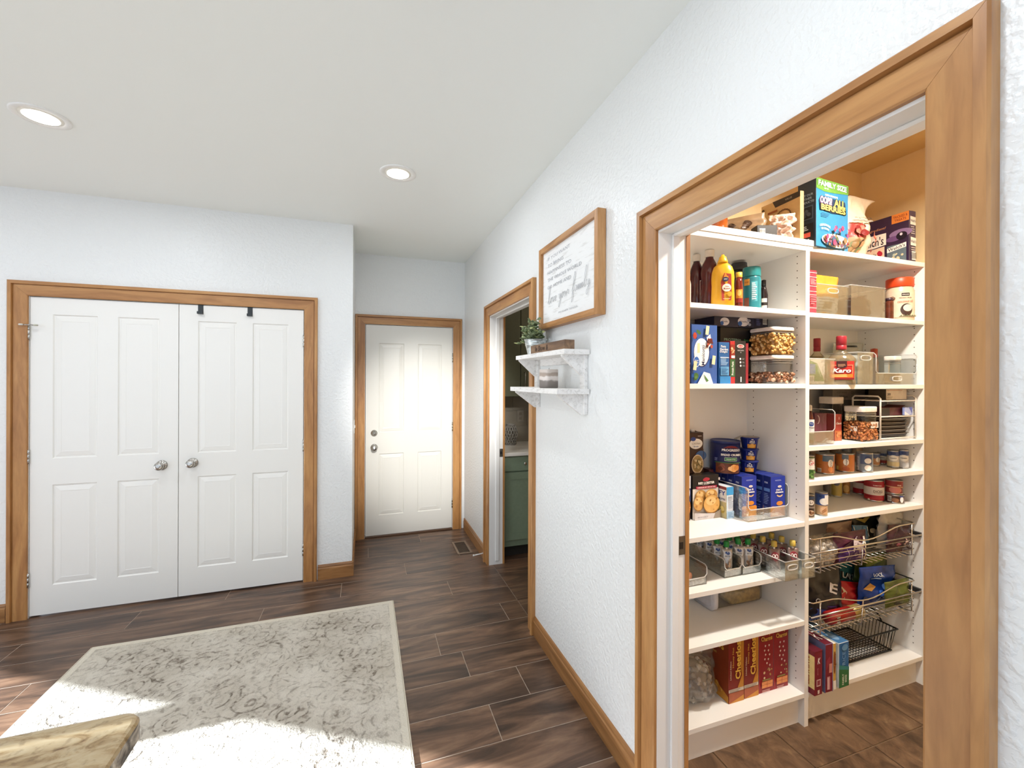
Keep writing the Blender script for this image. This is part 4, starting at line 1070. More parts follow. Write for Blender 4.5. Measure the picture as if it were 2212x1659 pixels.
# ------------------------------------------------------------------ left bay, board 1: sauces
Z = Z1
def bottle(name, label, x, y, z, w, h, prof, mat, capprof, capm, deco=None, group=None, ry=1.0, rz=None, n=28, capname='cap', phi=0.0):
    t = thing(name, label, 'bottle', (x, y, z + EPS), -math.atan2(x, y) * .9 if rz is None else rz, group)
    m = MB(); m.loft([(r * w / 2, r * w / 2 * ry, q * h) for r, q in prof], mat, n, cap=True); m.build('body', t)
    m = MB(); m.loft([(r * w / 2, r * w / 2 * max(ry, .8) if r > .5 else r * w / 2, q * h) for r, q in capprof], capm, 24, cap=True); m.build(capname, t)
    if deco:
        D = Dec(cyl(w / 2 * 1.005, phi, ry=w / 2 * ry * 1.005), curved=True, step=.0003, base=.0012); deco(D, w, h); D.build(t, 'label_print')
    return t
KP = [(.92, 0), (1, .02), (1, .30), (.93, .36), (.93, .52), (1, .58), (.99, .66), (.80, .76), (.52, .84), (.44, .86), (.42, .885)]
KC = [(.50, .885), (.54, .89), (.54, .985), (.50, 1.0), (.0, 1.0)]
def kd(D, w, h):
    D.ell(.0, h * .74, .010, .010, '#dcd4cc'); D.rect(-.020, .024, h * .12, h * .53, '#e3ddd6'); D.rect(-.0185, .0225, h * .13, h * .52, '#6c1618'); D.text('Ketchup', .002, h * .34, W_, w=.034, h=.012)
x, w, h = rslot(K1, 78, 214, 797, 1.565, Z)
bottle('ketchup_bottle', 'dark red ketchup bottle with a white cap, the left one of two', x, 1.565, Z, w, h, KP, C('#3d1316', .16, var=.2), KC, C('#d8d2c8', .4), kd, 'ketchup bottles', .78, phi=1.0)
x, w, h = rslot(K1, 180, 345, 757, 1.505, Z)
bottle('ketchup_bottle', 'dark red ketchup bottle with a white cap right behind the mustard', x, 1.505, Z, w, h, KP, C('#4a1517', .16, var=.2), KC, C('#d8d2c8', .4), kd, 'ketchup bottles', .78, phi=1.0)
x, w, h = rslot(K1, 5, 95, 940, 1.44, Z)
bottle('dressing_bottle', 'white bottle half hidden by the door jamb beside the ketchup', x, 1.44, Z, w, h, [(.95, 0), (1, .03), (1, .6), (.8, .75), (.45, .85)], C('#d9cfc4', .35), [(.5, .85), (.52, .99), (0, 1)], C('#8a2f2a', .4))
x, w, h = rslot(K1, 275, 490, 797, 1.415, Z)
def md(D, w, h):
    D.poly([(-.016, h * .10), (-.020, h * .45), (-.008, h * .62), (.020, h * .60), (.023, h * .2), (.020, h * .10)], '#a5382f')
    D.ell(.002, h * .34, .0175, h * .075, '#f3ead9'); D.text('Yellow', .002, h * .365, '#8a2f2a', w=.016, h=.006); D.text('Mustard', .002, h * .325, '#8a2f2a', w=.024, h=.008)
    D.ell(-.003, h * .50, .011, h * .045, '#26304f'); D.poly([(-.010, h * .54), (-.004, h * .63), (.004, h * .54)], '#d98a2c'); D.ell(.012, h * .22, .009, h * .05, '#d9982c'); D.text('SPICY', -.003, h * .5, W_, w=.012, h=.005); D.rect(-.012, .014, h * .125, h * .135, '#e8c9a0')
bottle('mustard_bottle', 'bright yellow mustard squeeze bottle at the front of the sauce shelf', x, 1.415, Z, w, h, [(.90, 0), (1, .02), (.98, .22), (.95, .40), (.98, .55), (.94, .66), (.78, .76), (.50, .82), (.40, .84)], C('#d9a320', .3, var=.03), [(.42, .84), (.44, .845), (.40, .89), (.34, .91), (.30, .955), (.16, .975), (.13, 1.0), (0, 1.0)], C('#dfa922', .35), md, None, .62, None, capname='nozzle_cap', phi=.25)
x, w, h = rslot(K1, 488, 566, 950, 1.42, Z)
def sd(D, w, h): D.rect(-.012, .013, h * .16, h * .50, '#cf8a2e'); D.rect(-.012, .013, h * .14, h * .26, '#8a241f'); D.ell(0, h * .40, .007, h * .08, '#e3c069')
bottle('hot_sauce_bottle', 'small red-brown sauce bottle with a yellow cap beside the mustard', x, 1.42, Z, w, h, [(.95, 0), (1, .03), (1, .55), (.85, .72), (.72, .84)], C('#6b241a', .18, var=.2), [(.76, .84), (.78, .85), (.78, .98), (0, 1)], C('#d2b23f', .4), sd)
x, w, h = rslot(K1, 455, 605, 872, 1.60, Z)
bottle('salad_dressing_bottle', 'dark bottle with a black and white cap behind the mustard', x, 1.60, Z, w, h, [(.95, 0), (1, .03), (1, .75), (.92, .86)], C('#2a2a28', .2), [(.98, .86), (1, .87), (1, .93), (.97, .935), (.97, .99), (0, 1)], C('#25262a', .3))
x, w, h = rslot(K1, 558, 728, 915, 1.485, Z)
def pd(D, w, h):
    D.rect(-.030, .030, h * .05, h * .75, '#17707a'); D.rect(-.004, .020, h * .22, h * .66, '#4b9aa6'); D.lines(-.002, .018, h * .25, h * .64, 9, '#d6e4e2', R, .5); D.rect(-.032, -.010, h * .58, h * .72, '#c98f3a'); D.text('CREAMY', -.021, h * .65, '#7d2d1d', w=.017, h=.006); D.rect(-.032, -.012, h * .10, h * .3, '#7d4a3a')
bottle('peanut_butter_jar', 'teal-labelled peanut butter jar with a teal lid', x, 1.485, Z, w, h, [(.95, 0), (1, .03), (1, .72), (.93, .77), (.90, .80)], C('#2a7f88', .3), [(.97, .79), (.98, .80), (.98, .97), (.95, 1), (0, 1)], C('#1f7c80', .35), pd, capname='lid')
x, w, h = rslot(K1, 712, 790, 1020, 1.52, Z)
def dd(D, w, h): D.rect(-.010, .012, h * .12, h * .45, '#d9d2c6'); D.rect(-.010, .012, h * .25, h * .34, '#231c1a')
bottle('syrup_bottle', 'small dark brown bottle right of the peanut butter jar', x, 1.52, Z, w, h, [(.95, 0), (1, .03), (1, .55), (.7, .72), (.5, .82)], C('#241a1c', .18), [(.55, .82), (.55, .98), (0, 1)], C('#1b1b1e', .35), dd)

# ------------------------------------------------------------------ right bay, board 1
Z = R1
P1 = lambda x, y: (1740 + x / 8.675, 570 + y / 8.675)
x, w, h = slot(P1, 60, 208, 118, 1.39, Z)
b_ = Box('red_mix_box', 'narrow red box against the divider on the upper right shelf', 'box', w, .15, h, (x, 1.465, Z), 0, '#a83344')
f = b_.face('front')
for q in (.12, .42, .50, .62, .83, .93): f.rect(0, w, h * q, h * q + .0025, '#e6b9b4')
f.lines(.008, w - .004, h * .66, h * .80, 5, '#d78f90', R); f.lines(.008, w - .004, h * .2, h * .4, 4, '#c56f76', R); b_.done()
def bin_(name, label, x, y, z, w, d, h, group=None, low=None, handle=True, tint='#fbfdfd', rz=0.0, th=.0022, cut=None):
    """open clear acrylic bin; low = height of a lowered front lip; handle = oval slot outline moulded on the front"""
    t = thing(name, label, 'bin', (x, y, z + EPS), rz, group); cm = clear(tint, 0, .03)
    X, Y = w / 2, d / 2; lo = low or h
    m = MB(); m.box(-X, X, -Y, Y, 0, th, cm)
    m.box(-X, -X + th, -Y, Y, th, h, cm); m.box(X - th, X, -Y, Y, th, h, cm); m.box(-X + th, X - th, Y - th, Y, th, h, cm); m.box(-X + th, X - th, -Y, -Y + th, th, lo, cm)
    m.build('body', t)
    rm = clear('#ffffff', .35, .25); m = MB(); r = .0022; c_ = .012
    if low:
        pts = [(-X, -Y + .01, h), (-X, -Y, h - .01), (-X, -Y, lo + c_), (-X + c_, -Y, lo), (X - c_, -Y, lo), (X, -Y, lo + c_), (X, -Y, h - .01), (X, -Y + .01, h), (X, Y, h), (-X, Y, h)]
    else: pts = [(-X, -Y, h), (X, -Y, h), (X, Y, h), (-X, Y, h)]
    m.tube(pts, r, rm, 6, closed=True); m.build('rim', t)
    if handle:
        hw, hh, hz = min(.034, w * .32), .011, lo - .026
        pts = []
        for k in range(20):
            a = 2 * PI * k / 20; pts.append((max(-1, min(1, 1.5 * math.cos(a))) * hw * .75 + math.cos(a) * hw * .25, -Y - .001, hz + hh * math.sin(a)))
        m = MB(); m.tube(pts, .0022, rm, 6, closed=True); m.build('handle', t)
    return t
x0 = onY(*P1(205, 850), 1.395).x; x1 = onY(*P1(850, 850), 1.388).x - .004
h1 = onY(*P1(350, 385), 1.395).z - Z
bin_('clear_bin', 'clear handled bin holding a gold-topped bag on the upper right shelf', (x0 + x1) / 2, 1.495, Z, x1 - x0 - .004, .20, h1, 'clear pantry bins')
def d_(D): D.rect(-.08, .08, .004, .085, '#c2c2b8'); D.lines(-.06, .06, .015, .08, 5, '#85867e', R); D.rect(-.03, .02, .03, .06, '#6a5a3a')
hh = onY(*P1(420, 235), 1.44).z - Z
bag('chip_bag', 'gold and silver snack bag standing in a clear bin by the divider', 'bag', x1 - x0 - .03, hh, .06, ((x0 + x1) / 2 + .004, 1.445, Z + .0035), (0, .03, -.05), C('#cf9a35', .35, .15), 21, d_, wr=.010, seal=.16)
xL = onY(*P1(850, 850), 1.388).x; xR = onY(*P1(1505, 850), 1.388).x; h2 = onY(*P1(1100, 420), 1.388).z - Z
bin_('clear_bin', 'clear handle-less bin wrapping a dark brown bag on the upper right shelf', (xL + xR) / 2, 1.388 + .115, Z, xR - xL - .003, .23, h2, 'clear pantry bins', handle=False)
bag('brown_sugar_bag', 'dark brown bag lying inside the middle clear bin', 'bag', .205, .105, xR - xL - .03, ((xL + xR) / 2, 1.50, Z + .0035), (0, 0, PI / 2), C('#43211a', .35, var=.25, scale=10), 22, None, wr=.012, seal=.02, low=.55)
x, w, h = rslot(P1, 1510, 1678, 640, 1.40, Z)
t = thing('small_jar', 'small dark brown spice jar in front of the coconut oil', 'jar', (x, 1.405, Z + EPS))
m = MB(); m.lathe([(w * .46, 0), (w * .5, .004), (w * .5, h * .8), (w * .44, h * .86)], C('#5b2d1e', .15, var=.3), 20); m.build('glass', t)
m = MB(); m.lathe([(w * .48, h * .86), (w * .48, h * .99), (0, h)], C('#3a2530', .35), 20); m.build('lid', t)
x, w, h = rslot(P1, 1510, 2075, 290, 1.442, Z); x = min(x, XR - .004 - w / 2)
t = thing('coconut_oil_jar', 'large coconut oil tub with an orange lid at the right of the shelf', 'jar', (x, 1.442, Z + EPS), -math.atan2(x, 1.442))
m = MB(); m.lathe([(w * .46, 0), (w * .5, .006), (w * .5, h * .66), (w * .48, h * .72), (w * .44, h * .77), (w * .44, h * .80)], C('#d9bfa4', .3), 36); m.build('tub', t)
m = MB(); m.lathe([(w * .47, h * .79), (w * .485, h * .80), (w * .485, h * .985), (w * .46, h), (0, h)], C('#d9481c', .4), 36); m.build('lid', t)
D = Dec(cyl(w / 2 * 1.004, .12), True, base=.0010); D.rect(-.062, .062, h * .08, h * .66, '#dcc7b0'); D.rect(.000, .032, h * .56, h * .63, '#241b1a'); D.text('KIRKLAND', .016, h * .595, W_, w=.026, h=.005)
D.text('ORGANIC VIRGIN', .016, h * .52, '#4d4038', w=.050, h=.0065); D.text('coconut oil', .016, h * .44, '#cf6b52', w=.062, h=.014); D.ell(.020, h * .25, .024, h * .14, '#3a2821', n=24); D.ell(.024, h * .29, .018, h * .08, '#e0d2bf', n=24)
for q in range(7): D.poly([(-.01 + q * .011, h * .09), (.0 + q * .011, h * .14), (.004 + q * .011, h * .09)], '#6c6f52')
D.ell(-.034, h * .52, .012, h * .045, '#6a4030'); D.ell(-.034, h * .53, .009, h * .02, '#c9a98a'); D.build(t, 'label_print')

# ------------------------------------------------------------------ left bay, board 2: pasta
Z = Z2
x, w, h = slot(K2, 55, 104, 68, 1.392, Z)
b_ = Box('mix_box', 'slim white and red box at the far left of the pasta shelf', 'box', w - .006, .16, h, (x - .003, 1.478, Z), 0, '#c9c4c2', front='#e2e0de', left='#a2333a'); f = b_.face('front'); f.lines(.004, w - .003, .02, h - .02, 14, '#9aa0ae', R); b_.done()
x, w, h = slot(K2, 104, 336, 172, 1.388, Z)
b_ = Box('manicotti_box', 'blue pasta box with a white oval at the front of the pasta shelf', 'box', w, .045, h, (x, 1.413, Z), 0, '#24447f', front='#345ba0', left='#1f3a70', group='pasta boxes')
f = b_.face('front'); f.ell(w * .40, h * .52, w * .30, h * .24, '#1d2f63', .0, 26); f.ell(w * .38, h * .53, w * .29, h * .235, W_, 0, 26); f.text('Manicotti', w * .44, h * .48, '#28335e', h=w * .12, w=h * .34, rot=PI / 2)
f.poly([(w * .22, h * .52), (w * .22, h * .68), (w * .31, h * .68), (w * .31, h * .52)], '#e6d4a6'); f.ell(w * .18, h * .37, w * .12, h * .095, '#dce4f0', 0, 20); f.ell(w * .18, h * .37, w * .105, h * .082, '#2b62ad', 0, 20); f.text('Great', w * .18, h * .39, W_, w=w * .14, h=.005); f.text('Value', w * .18, h * .355, W_, w=w * .14, h=.005)
f.poly([(w * .62, h * .60), (w * .76, h * .68), (w * .70, h * .84), (w * .56, h * .78)], '#e9e6e2'); f.blobs(w * .50, w * .82, h * .58, h * .78, 12, w * .07, ['#7a2b23', '#a84a38', '#5d1f1a'], R)
for cx, cy, rr in ((.55, .90, -.35), (.80, .40, -.25), (.08, .30, .5)): 
    f.poly([(w * (cx - .07), h * (cy - .07)), (w * (cx + .05), h * (cy - .08)), (w * (cx + .09), h * (cy + .07)), (w * (cx - .03), h * (cy + .08))], '#e8d9ae')
f.poly([(w * .18, 0), (w * .42, h * .20), (w * .66, h * .17), (w * .78, 0)], '#e4e7ea'); f.blobs(w * .02, w * .24, h * .04, h * .22, 5, w * .09, ['#3f6a35', '#557f45'], R); f.poly([(w * .40, h * .16), (w * .52, h * .03), (w * .60, h * .05)], '#4a7a3c'); f.ell(w * .06, h * .80, w * .07, h * .055, '#b2402f'); f.ell(w * .2, h * .86, w * .1, h * .03, '#3f6a35', -.6); b_.done()
# row of cartons, spines out
for nm, lb, x0, x1, yt, col, stuff in (
        ('pasta_box', 'blue pasta box spine right of the white oval box', 350, 446, 332, '#1f5a94', 0), ('pasta_box', 'narrow red and green pasta box spine in the row', 449, 494, 322, '#b0282b', 1),
        ('pasta_box', 'black protein pasta box spine with a white and red badge', 496, 590, 322, '#1a1a1f', 2), ('pasta_box', 'narrow dark red box edge beside the clear pasta containers', 592, 618, 340, '#8a1c2c', 3)):
    x, w, h = slot(K2, x0, x1, yt, 1.395, Z)
    b_ = Box(nm, lb, 'box', w - .001, .12, h, (x, 1.457, Z), 0, col, group='pasta boxes'); f = b_.face('front')
    if stuff == 0:
        f.text('Pasta', w * .4, h * .90, W_, h=.009); f.text('Garden', w * .45, h * .83, W_, w=w * .75, h=.010); f.text('Delight', w * .42, h * .765, W_, w=w * .7, h=.010); f.rect(w * .1, w * .9, h * .62, h * .64, '#cfdde8'); f.lines(w * .12, w * .85, h * .44, h * .61, 6, '#9dbdd8', R); f.rect(w * .1, w * .88, h * .2, h * .41, '#5f9ac4'); f.lines(w * .15, w * .8, h * .22, h * .39, 6, '#2d6ca3', R); f.rect(0, w, 0, h * .18, '#2b7ab4')
    elif stuff == 1:
        f.rect(0, w, h * .16, h * .58, '#2f5a34'); f.text('Protein Pasta', w * .5, h * .36, W_, rot=PI / 2, h=w * .4, w=h * .32); f.rect(w * .1, w * .9, h * .66, h * .92, '#8a2a20'); f.blobs(w * .05, w * .95, h * .68, h * .9, 6, w * .2, ['#d9b48a', '#c98a5a'], R); f.rect(w * .15, w * .85, h * .60, h * .66, '#e8e4e0')
    elif stuff == 2:
        f.ell(w * .5, h * .88, w * .34, h * .045, W_); f.ell(w * .5, h * .88, w * .28, h * .035, '#b8242c'); f.text('Barilla', w * .5, h * .88, W_, w=w * .42, h=.004); f.text('READY PASTA', w * .5, h * .78, '#c9c9cc', w=w * .6, h=.005); f.text('12', w * .5, h * .735, '#c9c9cc', h=.005)
        for q in (.58, .50, .42): f.ell(w * .45, h * q, w * .08, h * .025, '#d8d8da'); f.lines(w * .62, w * .9, h * (q - .02), h * (q + .02), 2, '#87878c', R)
        f.rect(w * .42, w * .52, h * .04, h * .16, '#d8d8da')
    b_.done()
x, w, h = slot(K2, 347, 620, 203, 1.54, Z)
b_ = Box('pasta_box', 'tall black protein pasta box standing behind the row of spines', 'box', w, .06, h, (x, 1.56, Z), 0, '#14161a', group='pasta boxes'); f = b_.face('front'); f.text('PROTEIN+', w * .38, h * .78, '#8fb1a0', w=w * .55, h=.012); f.text('Penne', w * .85, h * .78, '#3f8a4a', w=w * .2, h=.010, shear=.2); f.rect(w * .55, w * .65, h * .68, h * .72, '#b9b9bb'); b_.done()
hz = Z + h
for lb, x0, x1, yt, oc in (('navy shells box lying on the black pasta box, left of two', 308, 524, 98, .42), ('navy shells box with a barcode lying on the black pasta box, right of two', 528, 792, 98, .15)):
    x, w, _ = slot(K2, x0, x1, yt, 1.515, Z); top = onY(*K2((x0 + x1) / 2, yt + 4), 1.515).z
    b_ = Box('shells_box', lb, 'box', w, .12, top - hz - .001, (x, 1.576, hz + .0008), 0, '#161b3a', group='pasta boxes'); h = top - hz; f = b_.face('front')
    f.ell(w * oc, h * .5, w * .19, h * .40, '#e6e6ea', 0, 20); f.text('Shells', w * oc, h * .5, '#2a3468', w=w * .24, h=.007, rot=.0); f.ell(w * (oc - .12), h * .32, w * .07, h * .2, '#2b62ad')
    if oc < .3: f.bars(w * .80, w * .95, h * .35, h * .85); f.ell(w * .32, h * .6, w * .05, h * .12, '#9aa2b8'); f.ell(w * .33, h * .25, w * .05, h * .12, '#9aa2b8'); f.rect(w * .44, w * .45, 0, h, '#2a3468'); f.lines(w * .55, w * .72, h * .2, h * .8, 4, '#4b5a9c', R)
    else: f.rect(w * .93, w * .935, 0, h, '#38407a')
    b_.done()

def canister(name, label, x, y, z, w, d, h, lidh, group, fill=None, fillh=.5, tag_=None, e=7, body='#fbfdfc', lid='#ece4dc', band=True, nfill=0, fillcols=(), fsize=.010, seed=1):
    """clear rounded-square storage box with a white push lid and what is in it"""
    t = thing(name, label, 'container', (x, y, z + EPS), 0, group); X, Y = w / 2, d / 2; hb = h - lidh
    m = MB(); cm = clear(body, 0, .03)
    m.loft([(X * .93, Y * .93, 0, e), (X * .96, Y * .96, .004, e), (X * .96, Y * .96, hb, e)], cm, 40, open_=True); m.build('body', t)
    m = MB(); lm_ = C(lid, .4)
    m.loft([(X * .955, Y * .955, hb - .001, e), (X * .985, Y * .985, hb, e), (X, Y, hb + .003, e), (X, Y, h - .005, e), (X * .98, Y * .98, h - .001, e), (X * .94, Y * .94, h, e)], lm_, 40, smooth=True); m.build('lid', t)
    if band:
        m = MB(); m.loft([(X * .965, Y * .965, hb - .010, e), (X * .965, Y * .965, hb - .006, e)], C('#6a6560', .4), 40, cap=False); m.build('seal_ring', t)
        m = MB(); m.loft([(X * .966, Y * .966, hb - .0185, e), (X * .966, Y * .966, hb - .0165, e)], C('#8f8a84', .4), 40, cap=False); m.build('seal_ring', t)
    if nfill:
        rnd = random.Random(seed); m = MB(); fh = fillh * hb
        m.loft([(X * .90, Y * .90, .006, e), (X * .92, Y * .92, .010, e), (X * .92, Y * .92, fh * .93, e), (X * .5, Y * .5, fh * .98, e)], fill, 32)
        for _ in range(nfill):
            side = rnd.random(); fx = rnd.uniform(-.9, .9) * X; fz = rnd.uniform(.008, fh)
            if side < .42: p = Vector((fx, -Y * .915, fz))
            elif side < .8: p = Vector((-X * .915, rnd.uniform(-.9, .9) * Y, fz))
            else: p = Vector((fx, rnd.uniform(-.9, .9) * Y, fh))
            q = Matrix.Translation(p) @ Matrix.Rotation(rnd.uniform(0, PI), 4, Vector((rnd.uniform(-1, 1), rnd.uniform(-1, 1), rnd.uniform(-1, 1))).normalized())
            s_ = fsize * rnd.uniform(.8, 1.2)
            m.loft([(s_ * .30, s_ * .22, -s_ * .45), (s_ * .5, s_ * .38, -s_ * .15), (s_ * .5, s_ * .36, s_ * .2), (s_ * .24, s_ * .2, s_ * .45)], rnd.choice(fillcols), 7, mx=q)
        m.build('contents', t, kind='stuff')
    if tag_:
        D = Dec(flat((-X, -Y * .96, 0), (1, 0, 0)), base=.001); tag_(D, w, h); D.build(t, 'label')
    return t
pc = [C(c, .5) for c in ('#c99a52', '#d8b070', '#b98540', '#dcbb84')]
xc, yc, w, d, h = sq(K2, 606, 1044, 446, 1.392, Z)
# lower, then upper on its lid
HL = onY(*K2(900, 448), 1.392).z - Z
nuts_ = [C(c, .5) for c in ('#6b4630', '#8a5c3e', '#a8795a', '#cfb39a')]
canister('storage_container', 'clear white-lidded container of mixed dark snacks, the lower of two', xc, yc, Z, w, d, HL, .016, 'stacked pasta containers', C('#5c3c2a', .6), .42, None, nfill=120, fillcols=nuts_, fsize=.016, seed=4)
HU = onY(*K2(900, 190), 1.392).z - Z - HL
canister('storage_container', 'clear white-lidded container of shell pasta, the upper of two', xc, yc, Z + HL + .0004, w, d, HU - .001, .016, 'stacked pasta containers', C('#b98a48', .6), .86, None, nfill=190, fillcols=pc, fsize=.015, seed=5)

# ------------------------------------------------------------------ right bay, board 2: baking
Z = R2
P2 = lambda x, y: (1740 + x / 8.675, 690 + y / 8.675)
xr = onY(*P2(555, 1180), 1.39).x; h = onY(*P2(400, 745), 1.39).z - Z
bin_('clear_bin', 'clear bin holding a blue and green carton left of the corn syrup', (XD1 + .012 + xr) / 2, 1.39 + .085, Z, xr - XD1 - .014, .17, h, 'clear pantry bins', handle=False)
x, w, h = slot(P2, 70, 372, 720, 1.43, Z)
b_ = Box('baking_soda_box', 'white, blue and green carton with a barcode in the left baking bin', 'box', xr - XD1 - .030, .06, h * .95, ((XD1 + .012 + xr) / 2, 1.462, Z + .003), 0, '#d9d2c6'); f = b_.face('front'); h = b_.h; w = b_.w
f.poly([(w * .35, h * .1), (w, h * .1), (w * .7, h * .8), (w * .35, h * .95)], '#3c7a35'); f.rect(w * .05, w * .62, h * .38, h * .78, '#4d6fa0'); f.lines(w * .1, w * .56, h * .42, h * .74, 5, '#6f8cb8', R); f.bars(w * .08, w * .56, h * .05, h * .32); b_.done()
def glassbottle(x, y, w, h, lb, deco):
    t = thing('syrup_bottle', lb, 'bottle', (x, y, Z + EPS), -math.atan2(x, y) * .92, 'corn syrup bottles'); r = w / 2
    body = [(.90, 0), (.96, .012), (.96, .08), (.92, .09), (.92, .44), (.98, .455), (1, .50), (.96, .53), (.72, .60), (.40, .67), (.33, .70), (.32, .74)]
    m = MB(); m.loft([(r * a, r * a * .72, h * q, 3 if q < .5 else 2.3) for a, q in body], clear('#f0eadc', .06, .06), 36, open_=True); m.build('glass', t)
    m = MB(); m.loft([(r * a * .96, r * a * .70 * .96, h * q + .001, 3 if q < .5 else 2.3) for a, q in body[1:-3]], clear('#ece0c4', .15, .02), 36); m.build('syrup', t)
    cm2 = C('#9c2231', .4); m = MB(); m.lathe([(r * .34, h * .715), (r * .36, h * .72), (r * .36, h * .80), (r * .33, h * .805), (r * .36, h * .81), (r * .36, h * .985), (r * .33, h), (0, h)], cm2, 28, cap=False); m.build('cap', t)
    if deco:
        D = Dec(flat((-r * .78, -r * .70, 0), (1, 0, 0)), base=.001); W = r * 1.56
        D.rect(0, W, h * .10, h * .475, '#c3271f'); D.rect(0, W, h * .10, h * .135, '#7d1214'); D.rect(W * .05, W * .95, h * .145, h * .215, '#e07a22'); D.lines(W * .1, W * .9, h * .15, h * .21, 2, '#f3c27a', R)
        for q in ((.05, .08, .22, .40), (.92, .95, .22, .40), (.05, .25, .385, .40), (.72, .95, .385, .40)): D.rect(W * q[0], W * q[1], h * q[2], h * q[3], '#e28a62')
        D.poly([(W * .26, h * .475), (W * .26, h * .36), (W * .48, h * .325), (W * .70, h * .36), (W * .70, h * .475)], '#3b0f12'); D.lines(W * .32, W * .64, h * .36, h * .42, 3, '#b58a6a', R)
        D.bold('Karo', W * .48, h * .285, W_, '#8d1512', w=W * .78, h=h * .09, shear=.25); D.build(t, 'label_print')
    return t
x, w, h = rslot(P2, 395, 960, 315, 1.412, Z)
glassbottle(x, 1.412, w, h, 'clear corn syrup bottle with a red front label and red cap', True)
x, w, h = rslot(P2, 40, 470, 355, 1.60, Z)
glassbottle(x, 1.61, w * .9, h, 'clear corn syrup bottle with a red cap standing behind the left bin', False)
# bin end seen bright, second bin behind it, bottle and canister inside
xa, xb = onY(*P2(975, 1190), 1.385).x, onY(*P2(1275, 1190), 1.385).x; h = onY(*P2(1120, 620), 1.385).z - Z
bin_('clear_bin', 'narrow clear bin with an oval handle slot right of the corn syrup', (xa + xb) / 2, 1.385 + .08, Z, xb - xa, .16, h, 'clear pantry bins')
bag('foil_pouch', 'crumpled silver-grey pouch inside the narrow handled bin', 'bag', xb - xa - .016, h * .92, .05, ((xa + xb) / 2, 1.44, Z + .0035), (0, 0, 0), C('#aeb6b8', .25, .5), 31, None, wr=.014)
xa, xb = onY(*P2(1320, 1180), 1.392).x, 2.628
bin_('clear_bin', 'wide clear bin against the right panel holding a small canister', (xa + xb) / 2, 1.392 + .09, Z, xb - xa, .18, onY(*P2(1840, 650), 1.40).z - Z, 'clear pantry bins', low=.055, handle=True)
x, w, h = rslot(P2, 1180, 1375, 552, 1.50, Z)
bottle('extract_bottle', 'small bottle with a red-orange cap behind the handled bin', x + .012, 1.505, Z + .003, w * .95, h, [(.95, 0), (1, .03), (1, .6), (.8, .70), (.66, .75)], C('#6a5a4a', .2, var=.15), [(.74, .74), (.76, .75), (.76, .98), (0, 1)], C('#a8432c', .4))
xc, yc, w, d, h = sq(P2, 1452, 1812, 700, 1.42, Z)
def tg(D, w, h): D.rect(w * .50, w * .98, h * .10, h * .30, '#d8cfc6'); D.text('Cocoa', w * .72, h * .20, '#8d847b', w=w * .28, h=.006)
canister('storage_container', 'small clear canister with a white lid in the right baking bin', xc, yc, Z + .003, w, d, h, .020, None, C('#4a2f22', .7), .45, tg, nfill=8, fillcols=[C('#4a2f22', .7)], fsize=.004, seed=7)
def d_(D): D.ell(-.05, .09, .022, .028, '#2c5a2e'); D.rect(-.04, .05, .20, .21, '#2e2c28')
bag('produce_bag', 'translucent grey plastic bag slumped at the back of the baking shelf', 'bag', .20, .225, .05, (2.485, 1.630, Z + .001), (0, 0, -.1), clear('#dfe3dc', .45, .08), 33, d_, wr=.028)

# ------------------------------------------------------------------ right bay, board 3: snacks, rack and trays
Z = R3
P3 = lambda x, y: (1740 + x / 8.675, 830 + y / 8.675)
h = onY(*P3(520, 485), 1.392).z - Z; xr = onY(*P3(550, 1080), 1.392).x; lo = onY(*P3(300, 890), 1.392).z - Z
bin_('clear_bin', 'clear bin with a lowered front at the left of the snack shelf', (XD1 + .006 + xr) / 2, 1.392 + .12, Z, xr - XD1 - .008, .24, h, 'clear pantry bins', low=lo, handle=False)
x, w, h = rslot(P3, 40, 182, 400, 1.43, Z)
def bd(D, w, h): D.rect(-.02, .02, h * .10, h * .62, '#dfe0e2'); D.rect(-.02, .02, h * .08, h * .26, '#3c4a44'); D.ell(.0, h * .50, .010, h * .055, '#2b4a8f'); D.text('Great', 0, h * .51, W_, w=.012, h=.004); D.rect(-.012, .014, h * .40, h * .415, '#55595f')
bottle('vanilla_bottle', 'small brown bottle with a white label and white cap in the lowered-front bin', x, 1.435, Z + .003, w, h, [(.95, 0), (1, .03), (1, .58), (.8, .68), (.5, .78), (.42, .84)], C('#4c1f14', .15), [(.46, .84), (.48, .85), (.48, .98), (0, 1)], C('#e8e2d8', .4), bd, phi=.2)
x, w, h = slot(P3, 185, 450, 560, 1.45, Z)
b_ = Box('maroon_box', 'maroon powder box in the lowered-front bin', 'box', w - .014, .08, h, (x - .005, 1.495, Z + .003), 0, '#5a2338', front='#64263c'); f = b_.face('front'); f.ell(w * .22, h * .78, .012, .020, '#c9b3b3'); f.ell(w * .18, h * .78, .010, .018, '#64263c'); f.poly([(w * .4, h * .7), (w * .43, h * .1), (w * .47, h * .1)], '#8a5a6a'); b_.done()
xc, yc, w, d, h = sq(P3, 225, 745, 240, 1.53, Z, .8)
def tg(D, w, h): pass
canister('storage_container', 'tall clear canister with a thick white lid behind the maroon box', xc, yc, Z, w * .95, d, h, .034, None, C('#3b322b', .7), .55, None, nfill=10, fillcols=[C('#3b322b', .7)], fsize=.005, seed=8, band=False)
x, w, h = slot(P3, 562, 690, 565, 1.46, Z)
b_ = Box('red_carton', 'slim red and orange carton right of the lowered-front bin', 'box', w, .08, h, (x, 1.503, Z), 0, '#8f2a2c', front='#a23a33'); f = b_.face('front'); f.rect(0, w, 0, h * .38, '#b86a42'); f.blobs(0, w, .01, h * .36, 8, .009, ['#c98a5a', '#9c4a30'], R); f.text('Classic', w * .5, h * .66, W_, w=w * .8, h=.010, shear=.3); f.ell(w * .5, h * .85, .003, .008, '#d9a9a0'); b_.done()
